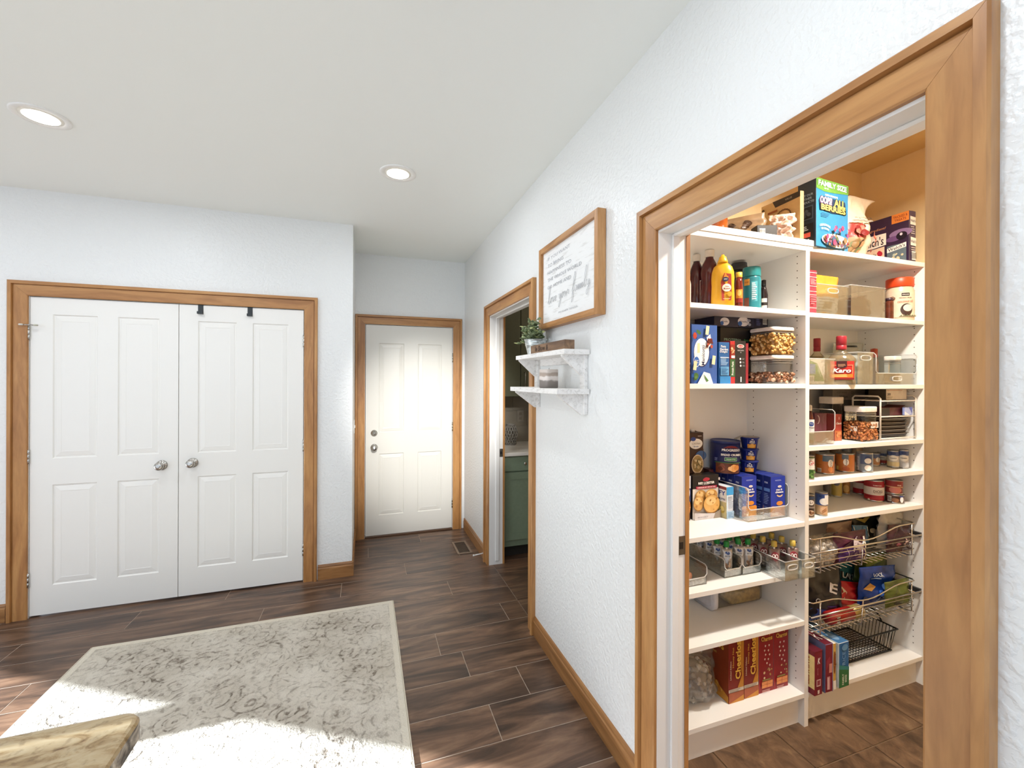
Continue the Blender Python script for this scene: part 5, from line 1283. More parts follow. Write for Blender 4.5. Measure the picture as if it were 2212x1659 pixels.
xc, yc, w, d, h = sq(P3, 690, 1372, 420, 1.398, Z, .85)
nm_ = [C(c, .5) for c in ('#9c5a2c', '#b06c38', '#8a4c24', '#c07f4a')]
def tg(D, w, h): D.rect(w * .50, w * .99, h * .38, h * .56, '#d9d2cb'); D.text('Cashews', w * .76, h * .47, '#8b857e', w=w * .36, h=.009)
t = canister('storage_container', 'clear white-lidded container of brown nuts with a paper label', xc, yc, Z, w, d, h, .026, None, C('#7d4624', .6), .62, tg, nfill=260, fillcols=nm_, fsize=.012, seed=9)
D = Dec(flat((-w * .48, d / 2, 0), (0, -1, 0)), base=.001); D.rect(d * .40, d * .72, h * .28, h * .42, '#cfc6bc'); D.build(t, 'label')
# white rack
xp = onY(*P3(1400, 1000), 1.40).x; zt = onY(*P3(1400, 230), 1.40).z
rackm = C('#dcd6cc', .4)
XRB = XR - .012
t = thing('wire_rack', 'white two-tier wire shelf rack at the right of the snack shelf', 'rack', (0, 0, Z))
m = MB(); m.tube([(xp, 1.40, .004), (xp, 1.40, zt - Z - .01), (xp, 1.41, zt - Z), (xp, 1.515, zt - Z), (xp, 1.525, zt - Z - .01), (xp, 1.525, .004)], .0042, rackm, 8); m.build('end_frame', t)
m = MB(); m.tube([(XRB, 1.40, .004), (XRB, 1.40, zt - Z - .01), (XRB, 1.41, zt - Z), (XRB, 1.515, zt - Z), (XRB, 1.525, zt - Z - .01), (XRB, 1.525, .004)], .0042, rackm, 8); m.build('end_frame', t)
tiers = [onY(*P3(1500, q), 1.40).z - Z for q in (318, 612)]
for zz in tiers + [.010]:
    m = MB()
    m.tube([(xp, 1.40, zz), (XRB, 1.40, zz)], .0032, rackm, 8); m.tube([(xp, 1.525, zz), (XRB, 1.525, zz)], .0032, rackm, 8)
    for k in range(5 if zz > .02 else 0): y = 1.42 + k * .021; m.tube([(xp, y, zz), (XRB, y, zz)], .0016, rackm, 6)
    m.build('tier', t)
zz = Z + tiers[0] + .0036
x, w, h = slot(P3, 1505, 2000, 90, 1.43, zz)
h = onY(*P3(1700, 92), 1.43).z - zz; x = min(x, XRB - .016 - w * .37)
b_ = Box('coffee_filter_box', 'white carton with an open end flap on top of the white rack', 'box', w * .78, .08, h, (x - w * .02, 1.468, zz), 0, '#d6cec4', left='#4a4234'); f = b_.face('front'); f.text('200', w * .10, h * .52, '#4c463f', h=.013); f.rect(w * .02, w * .6, h * .86, h * .90, '#b5765a'); f.lines(w * .02, w * .3, h * .1, h * .34, 3, '#a29a90', R)
m = MB(); q = Matrix.Translation((w * .39, 0, h)) @ Matrix.Rotation(.5, 4, 'Y'); m.box(0, .050, -.038, .038, -.0006, .0006, C('#ddd6cc', .5), mx=q); m.build('end_flap', b_.t); b_.done()
x, w, h = slot(P3, 1200, 1495, 85, 1.55, Z + .004)
bag('herb_bag', 'dark green-brown bag pushed behind the open white carton', 'bag', .10, .07, .05, (2.585, 1.600, zz + .001), (0, 0, .1), C('#3a3226', .4, var=.4, scale=14), 41, None, wr=.01)
zz = Z + tiers[1] + .0036
x, w, _ = slot(P3, 1425, 1920, 440, 1.42, zz); h = onY(*P3(1700, 445), 1.42).z - zz
b_ = Box('maroon_tin_box', 'dark maroon carton with a lifted flap on the middle tier of the rack', 'box', w, .09, h, (x, 1.470, zz), 0, '#4b2029', front='#5b2830', top='#5e2a2a'); f = b_.face('front'); f.rect(0, w * .34, 0, h, '#1d1a22')
for k in range(5): f.poly([(w * (.34 + .02 * k), 0), (w * (.46 + .02 * k), h), (w * (.465 + .02 * k), h), (w * (.345 + .02 * k), 0)], '#7d6a68')
m = MB(); q = Matrix.Translation((w * .35, -.02, h)) @ Matrix.Rotation(-.35, 4, 'Y'); m.box(-.05, .03, -.02, .06, 0, .0012, C('#5f2c2a', .5), mx=q); m.build('top_flap', b_.t); b_.done()
x, w, _ = slot(P3, 1925, 2085, 432, 1.405, zz); h = onY(*P3(2000, 432), 1.405).z - zz
x = min(x, XR - .02 - w / 2)
b_ = Box('blue_foil_box', 'small pale blue carton at the right end of the rack middle tier', 'box', w * .9, .010, h, (x, 1.412, zz), 0, '#8d9bd0', front='#a9b4e0'); f = b_.face('front'); f.poly([(0, 0), (0, h * .5), (w * .6, 0)], '#e3e4ee'); f.poly([(w * .5, h), (w * .88, h), (w * .88, h * .2)], '#5a66b0'); b_.done()
# baking trays stacked in the rack's foot
tr = C('#2a211d', .35, .2); tr2 = C('#8d7d6f', .35, .2)
for k in range(5):
    z0 = Z + .0145 + k * .0185
    t = thing('baking_tray', ['dark baking tray at the bottom of the rack stack', 'dark baking tray second from the bottom in the rack', 'dark baking tray in the middle of the rack stack', 'dark baking tray second from the top in the rack', 'dark baking tray topmost in the rack stack'][k], 'tray', ((xp + XRB) / 2, 1.463, z0), 0, 'baking trays under the rack')
    X, Y = (XRB - xp) / 2 - .014 - .002 * k, .048
    m = MB(); m.loft([(X * .9, Y * .9, 0, 8), (X, Y, .014, 8)], tr, 32, open_=True, smooth=False); m.build('pan', t)
    m = MB(); m.loft([(X, Y, .0138, 8), (X + .004, Y + .004, .0145, 8), (X + .004, Y + .004, .0155, 8), (X, Y, .016, 8)], tr2, 32, cap=False); m.build('rim', t)
# dark cartons behind
x, w, _ = slot(P3, 590, 1200, 90, 1.55, Z); zt_ = onY(*P3(900, 92), 1.55).z; zm = onY(*P3(900, 300), 1.55).z
b_ = Box('black_carton', 'black flat carton behind the nut container', 'box', w, .05, zm - Z - .002, (x, 1.596, Z), 0, '#151214'); f = b_.face('front'); f.text('SANDWICH BAGS', w * .55, b_.h * .86, '#4a4648', w=w * .6, h=.010); b_.done()
b_ = Box('grey_carton', 'grey flat carton with dark lettering lying on the black carton', 'box', w, .05, zt_ - zm, (x, 1.596, zm), 0, '#6e6a66', front='#77736e'); f = b_.face('front'); h = b_.h; f.text('Great', w * .28, h * .72, '#57534f', w=w * .3, h=.012, shear=.2); f.text('Value', w * .32, h * .32, '#2c2927', w=w * .25, h=.013); f.text('Parchment', w * .72, h * .74, '#2c2927', w=w * .32, h=.007); f.text('Paper', w * .62, h * .56, '#2c2927', w=w * .14, h=.007); f.lines(w * .55, w * .85, h * .15, h * .4, 3, '#55514d', R); b_.done()
# ------------------------------------------------------------------ cans
tin = C('#b9bbbd', .28, 1.0, .04); tin_d = C('#7f8184', .3, 1.0, .05)
def can(label, k, x0, x1, yt, Y, z, col, deco=None, group='cans', hh=None, name='food_can', at=None):
    if at: x, w, h = at
    else: x, w, h = rslot(k, x0, x1, yt, Y, z)
    h = hh or h; r = w / 2
    t = thing(name, label, 'can', (x, Y, z + EPS), -math.atan2(x, Y), group)
    m = MB(); m.lathe([(r * .90, 0), (r, .001), (r, .003), (r * .965, .005), (r * .965, h - .005), (r, h - .003), (r, h - .001), (r * .96, h), (r * .93, h - .004), (r * .6, h - .0035), (0, h - .0035)], tin, 28, cap=True, open_=True); m.build('tin', t)
    m = MB(); m.lathe([(r * .972, .0058), (r * .972, h - .0058)], C(col, .35), 28, cap=False); m.build('paper_label', t)
    if deco: D = Dec(cyl(r * .974), True, base=.0006); deco(D, r, h); D.build(t)
    return x, w, h
Z = R4
def orange_d(D, r, h):
    D.rect(-.010, .040, h * .64, h * .93, '#51657a'); D.ell(.022, h * .55, .011, h * .20, '#e9e2d6'); D.text('Pumpkin', .024, h * .56, '#2c2c36', rot=PI / 2, h=.009, w=h * .42); D.ell(.022, h * .25, .010, h * .14, '#d98a4a'); D.bars(-.034, -.014, h * .09, h * .28); D.rect(-.034, -.012, h * .45, h * .47, '#7a4a22')
can('orange-labelled pumpkin can with a barcode at the front of the upper can shelf', K4, 246, 496, 470, 1.478, Z, '#b0672e', orange_d)
can('orange-labelled pumpkin can second along the front of the upper can shelf', K4, 500, 752, 462, 1.478, Z, '#b96f34', lambda D, r, h: (D.rect(-.012, .014, h * .68, h * .93, '#5f7080'), D.ell(.004, h * .55, .011, h * .18, '#e9e2d6'), D.text('Pumpkin', .006, h * .56, '#2c2c36', rot=PI / 2, h=.010, w=h * .42), D.ell(.004, h * .2, .015, h * .11, '#a8531f'), D.rect(-.036, -.026, h * .1, h * .3, '#d6c06a')))
def blue_d(D, r, h):
    D.rect(-.016, .034, h * .42, h * .93, '#46587c'); D.ell(.014, h * .76, .013, h * .09, '#2c3f70'); D.ell(.014, h * .60, .014, h * .14, '#e6e4e0'); D.ell(.014, h * .24, .014, h * .15, '#eceae4'); D.rect(-.034, -.020, h * .1, h * .8, '#b9bcc2'); D.lines(-.033, -.021, h * .35, h * .78, 8, '#7d828c', R); D.bars(-.033, -.021, h * .1, h * .28, 6)
can('slate blue and white milk can third along the front of the upper can shelf', K4, 760, 990, 455, 1.445, Z, '#7f8a94', blue_d)
can('orange and grey can tucked behind the slate blue milk can', K4, 920, 1078, 465, 1.535, Z, '#b98a63', lambda D, r, h: (D.rect(-.01, .03, h * .6, h * .93, '#4a5a80'), D.ell(.016, h * .5, .010, h * .2, '#e9e2d6'), D.text('Pumpkin', .018, h * .5, '#2c2c36', rot=PI / 2, h=.008, w=h * .42)))
def veg(body):
    def f(D, r, h): D.rect(-r * 1.4, r * 1.4, h * .70, h * .93, '#4a5a86'); D.ell(0, h * .84, .010, h * .08, '#2c3f70'); D.ell(0, h * .56, .019, h * .17, '#e6e2da'); D.rect(-r * 1.2, r * 1.2, h * .1, h * .34, body); D.ell(0, h * .56, .014, h * .02, '#6a6a70')
    return f
can('white-banded vegetable can with a red band right of the slate blue milk can', K4, 1030, 1166, 455, 1.552, Z, '#c9c4bd', veg('#a83c34'))
can('white-banded vegetable can with a cream band second from the right panel', K4, 1160, 1328, 430, 1.470, Z, '#c9c4bd', veg('#d6c79a'))
can('white and grey vegetable can nearest the right panel', K4, 1312, 1442, 422, 1.436, Z, '#c9c7c4', veg('#b9bcc0'))
can('green and white vegetable can against the divider on the upper can shelf', K4, 95, 235, 500, 1.41, Z, '#3f6a35', lambda D, r, h: (D.rect(-r * 1.4, r * 1.4, h * .46, h * .9, '#dfe0da'), D.text('GH', .012, h * .70, '#b8242c', h=h * .20, w=.026, shear=.2), D.rect(-r * 1.3, r * 1.3, h * .43, h * .47, '#dfe6dc'), D.blobs(-.02, .03, h * .08, h * .40, 8, .008, ['#5f8a45', '#2f5226', '#7aa35a'], R)), hh=.108)
back = [(1.935, 1.63), (2.035, 1.625), (2.125, 1.635), (2.215, 1.628), (2.30, 1.635), (2.385, 1.63), (2.470, 1.635), (2.552, 1.63)]
for i, (x, y) in enumerate(back):
    can('plain-topped can in the back row of the upper can shelf', None, 0, 0, 0, y, Z, ['#8a5a32', '#6a4a36', '#52607a', '#7a6a5a', '#4a4a52', '#6a5a4a', '#5a6478', '#8a7a6a'][i], None, 'back row of cans', .098, at=(x, .070, .098))
Z = R5
can('brown soup can against the divider on the lower can shelf', K4, 75, 238, 985, 1.412, Z, '#4a3a34', lambda D, r, h: (D.rect(-.02, .03, h * .80, h * .92, '#2c3a52'), D.ell(.010, h * .66, .014, h * .11, '#e3dcd4'), D.text('SZ', .012, h * .66, '#3a241c', h=h * .11, w=.016), D.rect(-.02, .03, h * .42, h * .50, '#8a7d74'), D.ell(.010, h * .22, .014, h * .12, '#c9b39a'), D.blobs(-.002, .024, h * .12, h * .32, 6, .006, ['#6b4630', '#8a5c3e'], R)), name='soup_can')
can('blue, white and tan noodle can at the front left of the lower can shelf', K4, 240, 406, 960, 1.412, Z, '#c6a47c', lambda D, r, h: (D.rect(-r * 1.5, r * 1.5, h * .46, h * .94, '#3d5a9c'), D.ell(.004, h * .84, .013, h * .065, '#26407d'), D.ell(.012, h * .62, .019, h * .15, '#ebe8e2'), D.rect(.012, r * 1.5, h * .5, h * .9, '#e3e2de'), D.ell(.010, h * .26, .016, h * .15, '#d9b08a'), *[D.text('S', .004 + .003 * i, h * (.18 + .03 * i), '#a8734a', h=.012) for i in range(5)]), name='soup_can')
def diced(D, r, h):
    D.rect(-r * 1.5, r * 1.5, h * .30, h * .86, '#d9cfca'); D.rect(-r * 1.5, r * 1.5, h * .68, h * .86, '#9a2230'); D.text('DICED', .018, h * .48, '#3a2c2c', w=.040, h=h * .12); D.lines(-.0, .035, h * .36, h * .40, 1, '#8d7d78', R); D.text('TOMATOES', .014, h * .76, '#e3d6d2', w=.036, h=h * .05); D.ell(-.020, h * .08, .005, .004, '#e9dcd8'); D.ell(.0, h * .15, r, h * .04, '#b8323c')
can('large red diced tomato can with a pale band, in front of its twin', K4, 862, 1132, 800, 1.505, Z, '#a3202e', diced, 'large red tomato cans', name='tomato_can')
can('large red tomato can half hidden behind the diced tomato can', K4, 722, 930, 800, 1.615, Z, '#a3202e', lambda D, r, h: D.rect(-r * 1.5, r * 1.5, h * .40, h * .80, '#d9cfca'), 'large red tomato cans', name='tomato_can')
def tuna(D, r, h):
    D.bars(-.030, -.012, h * .2, h * .8, 6); D.ell(.028, h * .5, .008, h * .34, '#e3e2e6'); D.rect(.018, .034, h * .78, h * .95, '#3a4a86'); D.ell(.002, h * .4, .014, h * .25, '#8a5a3c')
x, w, h0 = can('flat brown tuna can at the bottom of the small stack', K4, 1130, 1392, 975, 1.445, Z, '#4a2c22', tuna, 'stacked flat cans', name='tuna_can', hh=.044)
def pink(D, r, h): D.rect(-r * 1.5, r * 1.5, h * .55, h * .95, '#8a2a30'); D.ell(.006, h * .32, .026, h * .24, '#c97a72'); D.text('PINK', .022, h * .66, '#ecdcd4', w=.018, h=h * .10); D.rect(-r * 1.4, r * 1.4, h * .50, h * .56, '#c9a37a')
can('red and pink salmon can on top of the flat tuna can', K4, 1140, 1368, 790, 1.447, Z + h0 + .001, '#7d2a2c', pink, 'stacked flat cans', name='salmon_can', hh=.070, at=(x - .002, w * .9, .07))
can('brown lettered meat can by the right panel on the lower can shelf', K4, 1362, 1476, 880, 1.50, Z, '#8a5a3c', lambda D, r, h: (D.rect(-r * 1.4, r * 1.4, h * .42, h * .92, '#c9a070'), D.text('TE', .008, h * .68, '#2a1c16', w=.024, h=h * .22), D.rect(-r * 1.4, r * 1.4, h * .50, h * .54, '#e3d2b8')), name='meat_can', hh=.098)
can('pale yellow can in the shadow at the back of the lower can shelf', K4, 445, 590, 860, 1.618, Z, '#b3a25a', lambda D, r, h: D.ell(0, h * .7, .014, h * .14, '#5a6070'), name='corn_can', hh=.105)
can('yellow and brown can beside the pale yellow one at the back', K4, 592, 690, 860, 1.63, Z, '#a8763a', lambda D, r, h: D.ell(0, h * .3, .014, h * .2, '#d6b070'), name='corn_can', hh=.105)
can('dark can in the back left shadow of the lower can shelf', K4, 340, 442, 870, 1.63, Z, '#4a4644', None, name='dark_can', hh=.105)

# ------------------------------------------------------------------ left bay, tall opening: broth, biscuit mix, macaroni
Z = Z3
RLx0, RLx1, RLy = 1.381, 1.527, 1.553
b_ = Box('biscuit_mix_box', 'black-topped cheddar biscuit mix box with big golden biscuits', 'box', RLx1 - RLx0, .055, .192, ((RLx0 + RLx1) / 2, RLy + .028, Z), 0, '#1d1819', front='#d9cfc4'); f = b_.face('front'); W, H = b_.w, b_.h
f.rect(0, W, H * .70, H, '#1a1617'); f.ell(W * .52, H * .905, .016, .009, '#a82a3c'); f.ell(W * .44, H * .90, .007, .006, '#a82a3c'); f.ell(W * .60, H * .91, .007, .006, '#a82a3c'); f.bold('RED LOBSTER', W * .52, H * .825, W_, '#1a1617', w=W * .62, h=H * .055); f.lines(W * .36, W * .68, H * .775, H * .79, 1, '#b9b0ac', R)
f.rect(W * .12, W * .92, H * .695, H * .755, '#a82342'); f.text('CHEDDAR BAY BISCUIT MIX', W * .52, H * .725, W_, w=W * .7, h=H * .028)
for cx, cy, rx, ry, c_ in ((.30, .52, .22, .15, '#b98a4a'), (.20, .36, .20, .18, '#c99a58'), (.66, .54, .24, .14, '#c4944e'), (.66, .33, .32, .22, '#d1a25c')):
    f.ell(W * cx, H * cy, W * rx, H * ry, '#96682f', 0, 24); f.ell(W * cx, H * (cy + .012), W * rx * .95, H * ry * .92, c_, 0, 24); f.ell(W * (cx - .03), H * (cy + ry * .35), W * rx * .6, H * ry * .45, '#dfba7d', 0, 20)
    f.blobs(W * (cx - rx * .8), W * (cx + rx * .8), H * (cy - ry * .7), H * (cy + ry * .8), 7, W * .035, ['#b07a38', '#e3c48d', '#a8733a'], R)
f.poly([(0, 0), (0, H * .17), (W * .35, H * .14), (W * .75, H * .12), (W, H * .2), (W, 0)], '#c4c0c2'); f.poly([(W * .7, 0), (W * .78, H * .13), (W, H * .2), (W, 0)], '#8f8376'); f.text('NET WT 11.36 OZ', W * .3, H * .06, '#7a757a', w=W * .4, h=.004); f.ell(W * .92, H * .92, .005, .007, '#b9b0ac'); b_.done()
x, w, h = slot(K3, 40, 133, 795, 1.545, Z)
b_ = Box('meal_box', 'white, blue and brown dinner box half hidden by the door jamb', 'box', w, .05, h, (x - .002, 1.572, Z), 0, '#2c1a18', front='#3a2420'); f = b_.face('front'); f.rect(0, w, h * .72, h, '#cfcfd8'); f.rect(0, w, h * .42, h * .72, '#26356a'); f.ell(w * .55, h * .62, w * .35, h * .13, '#dcdce2'); f.ell(w * .62, h * .30, w * .36, h * .17, '#b5763a'); f.blobs(w * .3, w * .96, h * .16, h * .44, 12, w * .09, ['#c98a4a', '#a8622c', '#d9a86a'], R); b_.done()
x, w, _ = slot(K3, 40, 286, 255, 1.615, Z); zb = onY(*K3(180, 772), 1.615).z; h = onY(*K3(180, 258), 1.615).z - zb
xb = x
b_ = Box('storage_box', 'plain dark brown box standing behind the biscuit mix under the broth', 'box', w, .06, zb - Z - .001, (x, 1.648, Z), 0, '#2a1d1a'); b_.done()
b_ = Box('broth_carton', 'dark brown broth carton with a white oval and bowl of noodles', 'carton', w, .055, h, (x, 1.644, zb + .0004), 0, '#33201d', front='#3b2522', group=None); f = b_.face('front')
q = w / .246
L = w * .19 * 0
f.ell(w * .62, h * .73, w * .33, h * .125, W_, 0, 24); f.ell(w * .48, h * .845, w * .13, h * .05, '#2c478f'); f.text('Chicken', w * .62, h * .74, '#9a8d84', w=w * .42, h=h * .05); f.text('Broth', w * .62, h * .665, '#5a6a9c', w=w * .24, h=h * .035); f.lines(w * .7, w * .95, h * .90, h * .93, 1, '#c9bfb8', R)
f.ell(w * .86, h * .44, w * .28, h * .12, '#3d649c'); f.poly([(w * .98, 0), (w * .98, h * .6), (w, h * .6), (w, 0)], '#3b2522'); f.ell(w * .68, h * .24, w * .30, h * .23, '#e0d2b8', 0, 26); f.ell(w * .68, h * .25, w * .265, h * .20, '#a88f5e', 0, 26); f.blobs(w * .46, w * .92, h * .09, h * .42, 22, w * .06, ['#cdb98a', '#8d7a4a', '#e3d6ae', '#6a6238'], R); f.rect(w * .2, w * .8, 0, h * .02, '#b9aea4')
m = MB(); q = Matrix.Translation((w * .16, 0, h)); m.lathe([(.011, 0), (.011, .012), (.0095, .014), (0, .014)], C('#e6e0da', .4), 20, mx=q); m.build('screw_cap', b_.t)
m = MB(); m.prism([(-w / 2 + .004, h), (w / 2 - .004, h), (w / 2 - .02, h + .006), (-w / 2 + .02, h + .006)], .004, .02, C('#5a4038', .5)); m.build('gable_fold', b_.t); b_.done()
b_ = Box('rice_mix_box', 'small maroon carton showing behind the biscuit mix and corn muffin box', 'box', .034, .05, .20, (1.550, 1.640, Z), 0, '#3a1a22', front='#5a2430'); f = b_.face('front'); f.text('RICE', .017, .17, '#c9b0b0', w=.024, h=.010); b_.done()
b_ = Box('corn_muffin_box', 'small white and blue corn muffin mix box turned edge-on beside the macaroni bin', 'box', .041, .088, .141, (1.5525, 1.558, Z), .03, '#dfe3ea', front='#dfe4ec', left='#c3b98a', top='#cdd3dc'); f = b_.face('front'); f.rect(0, .041, .105, .141, '#3f9ad6'); f.rect(0, .006, 0, .105, '#cfe0ee'); f.lines(.008, .038, .045, .100, 10, '#9aa3b0', R); f.rect(0, .041, 0, .034, '#a9c6de'); f.lines(.005, .036, .006, .03, 4, '#6f93b5', R)
f = b_.face('left'); f.rect(0, .088, .128, .141, '#8a3a3c'); f.rect(0, .088, .072, .128, '#e3e2e0'); f.bold('JIFFY', .047, .108, '#23418a', '#e3e2e0', w=.074, h=.026); f.text('CORN MUFFIN', .047, .084, '#3a4a7a', w=.07, h=.010); f.blobs(.0, .088, .008, .068, 9, .018, ['#c9b45a', '#b59c42', '#d6c67d'], R); b_.done()
# clear bin and macaroni boxes
BX0, BX1, BY = 1.588, 1.824, 1.446
bin_('clear_bin', 'clear bin with a scooped front full of blue macaroni boxes', (BX0 + BX1) / 2, BY + .115, Z, BX1 - BX0, .23, .148, 'clear pantry bins', low=.052, handle=False)
mz = Z + .0035; MW, MD_, MH = .086, .040, .182
def mac(label, x, y):
    b_ = Box('macaroni_box', label, 'box', MW, MD_ - .001, MH, (x, y + MD_ / 2, mz), -.02, '#15297a', front='#1a34a0', left='#14246c', top='#1a2a78', group='macaroni boxes'); f = b_.face('front'); W, H = b_.w, b_.h
    f.rect(0, W, 0, H * .24, '#d98a2c'); f.poly([(0, H * .24), (W * .1, H * .27), (W * .4, H * .25), (W * .9, H * .27), (W, H * .24)], '#e39a3a'); f.ell(W * .60, H * .33, W * .22, H * .055, '#d98a2c'); f.lines(W * .28, W * .80, H * .89, H * .92, 2, '#aeb9e2', R); f.ell(W * .58, H * .75, W * .13, H * .028, W_); f.text('Kraft', W * .58, H * .75, '#b8242c', w=W * .15, h=.004)
    f.text('mac &', W * .55, H * .675, W_, w=W * .42, h=H * .05, fat=.04); f.text('cheese', W * .55, H * .615, W_, w=W * .55, h=H * .05, fat=.04)
    for i in range(8):
        a0, a1 = PI + .25 + i * .33, PI + .25 + (i + 1) * .33; f.poly([(W * .56 + W * .2 * math.cos(a0), H * .56 + H * .07 * math.sin(a0)), (W * .56 + W * .2 * math.cos(a1), H * .56 + H * .07 * math.sin(a1)), (W * .56 + W * .13 * math.cos(a1), H * .56 + H * .035 * math.sin(a1)), (W * .56 + W * .13 * math.cos(a0), H * .56 + H * .035 * math.sin(a0))], '#e6c07a')
    f.rect(W * .06, W * .48, H * .05, H * .10, '#e8b878')
    f = b_.face('left'); f.rect(.004, MD_ - .005, H * .62, H * .70, '#5f86c9'); f.lines(.005, MD_ - .008, H * .30, H * .58, 7, '#8fa3d8', R, .35); f.text('mac', .018, H * .84, '#cfd6ee', w=.018, h=.008); f.lines(.006, MD_ - .008, H * .04, H * .26, 4, '#6a7fc2', R, .3); b_.flap('#1c2f86').done()
for i in range(4): mac(['macaroni box at the front left of the clear bin', 'macaroni box second in the left row of the clear bin', 'macaroni box third in the left row of the clear bin', 'macaroni box at the back of the left row in the clear bin'][i], 1.651, 1.499 + i * MD_)
for i in range(5): mac(['macaroni box at the front right of the clear bin', 'macaroni box second in the right row of the clear bin', 'macaroni box third in the right row of the clear bin', 'macaroni box fourth in the right row of the clear bin', 'macaroni box at the back of the right row in the clear bin'][i], 1.775, 1.457 + i * MD_)
# on top of them: bread crumbs and cheese cups
zt_ = mz + MH + .003
x, w, _ = rslot(K3, 383, 838, 215, 1.605, zt_); h = onY(*K3(480, 218), 1.56).z - zt_
t = thing('bread_crumb_canister', 'large dark blue bread crumb canister standing on the macaroni boxes', 'canister', (1.620, 1.608, zt_), -math.atan2(1.620, 1.608)); r = .064; h = .150
m = MB(); m.lathe([(r * .97, 0), (r, .003), (r, h - .010)], C('#131f5c', .4), 36); m.build('tube', t)
m = MB(); m.lathe([(r, h - .010), (r * 1.02, h - .009), (r * 1.02, h - .001), (r * .99, h), (r * .96, h - .003), (0, h - .003)], C('#22306e', .4), 36, cap=False); m.build('lid', t)
D = Dec(cyl(r * 1.002, .16), True, base=.0006)
D.rect(-.052, .060, h * .02, h * .36, '#6a3a24'); D.blobs(-.050, .0, h * .04, h * .33, 12, .014, ['#8a4a34', '#5d2c20', '#9c5c40', '#7a3826'], R); D.blobs(.0, .06, h * .05, h * .35, 12, .011, ['#d99a5a', '#c9803c', '#e3b07a'], R); D.rect(-.052, .06, h * .345, h * .365, '#2f7a4a')
D.rect(-.012, .036, h * .41, h * .52, '#dfe4d8'); D.rect(-.011, .035, h * .418, h * .512, '#2f7a4a'); D.text('ITALIAN STYLE', .012, h * .465, W_, w=.036, h=.005)
D.poly([(-.018, h * .80), (.0, h * .87), (.014, h * .88), (.030, h * .86), (.044, h * .80)], '#8a2a2c'); D.bold('PROGRESSO', .014, h * .745, W_, '#131f5c', w=.072, h=h * .075); D.text('BREAD CRUMBS', .014, h * .60, W_, w=.078, h=h * .065, fat=.03); D.lines(-.05, -.038, h * .40, h * .50, 3, '#8d97c2', R); D.build(t, 'label_print')
cx_, cy_ = 1.729, 1.575
for i in range(3):
    lb = ['macaroni cup at the bottom of the stack of three', 'macaroni cup in the middle of the stack of three', 'macaroni cup with a torn foil lid on top of the stack of three'][i]
    t = thing('macaroni_cup', lb, 'cup', (cx_ + (.002 * i), cy_, zt_ + .0005 + i * .0555), -.80 + .1 * i, 'macaroni cups'); r0, r1, h = .031, .040, .053
    m = MB(); m.lathe([(r0 * .94, 0), (r0, .002), (r1 * .97, h - .006), (r1 * 1.06, h - .005), (r1 * 1.06, h - .001), (r1, h)], C('#16297e', .35), 32, open_=False); m.build('cup', t)
    m = MB(); m.lathe([(r1 * 1.05, h), (r1 * 1.06, h + .0008), (r1 * .6, h + .0016), (0, h + .0012)], C('#8f8a84' if i == 2 else '#1a2a78', .4, .3 if i == 2 else 0), 28, cap=False); m.build('lid', t)
    if i == 2:
        m = MB(); q = Matrix.Translation((-r1 * 1.0, -.006, h)) @ Matrix.Rotation(-.5, 4, 'Y'); m.box(-.028, .006, -.018, .018, 0, .0008, C('#9a948c', .4, .2), mx=q); m.build('torn_tab', t)
    D = Dec(lambda x, y, l, r0=r0, r1=r1, h=h: Vector(((r0 + (r1 - r0) * y / h + l) * math.sin(x / r0), -(r0 + (r1 - r0) * y / h + l) * math.cos(x / r0), y)), True, base=.0010)
    D.rect(-.014, .020, .003, .022, '#c98a2c'); D.ell(.003, .012, .012, .007, '#dfae54'); D.poly([(-.014, .045), (-.014, .026), (.003, .014), (.020, .026), (.020, .045)], '#1a2c86'); D.ell(.003, .044, .004, .0022, W_); D.text('mac &', .003, .037, W_, w=.017, h=.0065, fat=.04); D.text('cheese', .003, .030, W_, w=.020, h=.006, fat=.04); D.ell(.003, .0225, .006, .002, '#e6c07a'); D.build(t)

# ------------------------------------------------------------------ left bay, snack bins
Z = Z4
def snackbin(label, x0, x1, yf, yb, h, low, handle=False): return bin_('snack_bin', label, (x0 + x1) / 2, (yf + yb) / 2, Z, x1 - x0, yb - yf, h, 'narrow clear snack bins', low, handle)
snackbin('narrow clear snack bin nearest the door jamb, almost empty', 1.225, 1.335, 1.418, 1.66, .078, .030)
snackbin('long clear snack bin second from the jamb with green-capped pouches at its back', 1.445, 1.538, 1.434, 1.67, .080, .034)
snackbin('clear snack bin in the middle of the shelf with a scooped front and green-capped pouches', 1.542, 1.645, 1.432, 1.67, .080, .032)
snackbin('pulled-out clear snack bin left of two, with a handle, over the shelf edge', 1.658, 1.742, 1.328, 1.60, .082, None, True)
snackbin('pulled-out clear snack bin right of two, with a handle, against the divider', 1.746, 1.826, 1.322, 1.60, .082, None, True)
t = thing('orange_jar', 'orange squeeze jar lying in the snack bin nearest the jamb', 'jar', (1.262, 1.50, Z + .029), rot=(PI / 2, 0, .1))
m = MB(); m.lathe([(0, -.05), (.020, -.048), (.024, -.04), (.024, .02), (.018, .035)], C('#c47a4a', .25, var=.1), 20, cap=False); m.build('body', t)
m = MB(); m.lathe([(.017, .035), (.018, .036), (.018, .056), (0, .057)], C('#e0a58a', .3), 20, cap=False); m.build('cap', t)
silver = C('#b9b5b2', .25, .45, .12, 30)
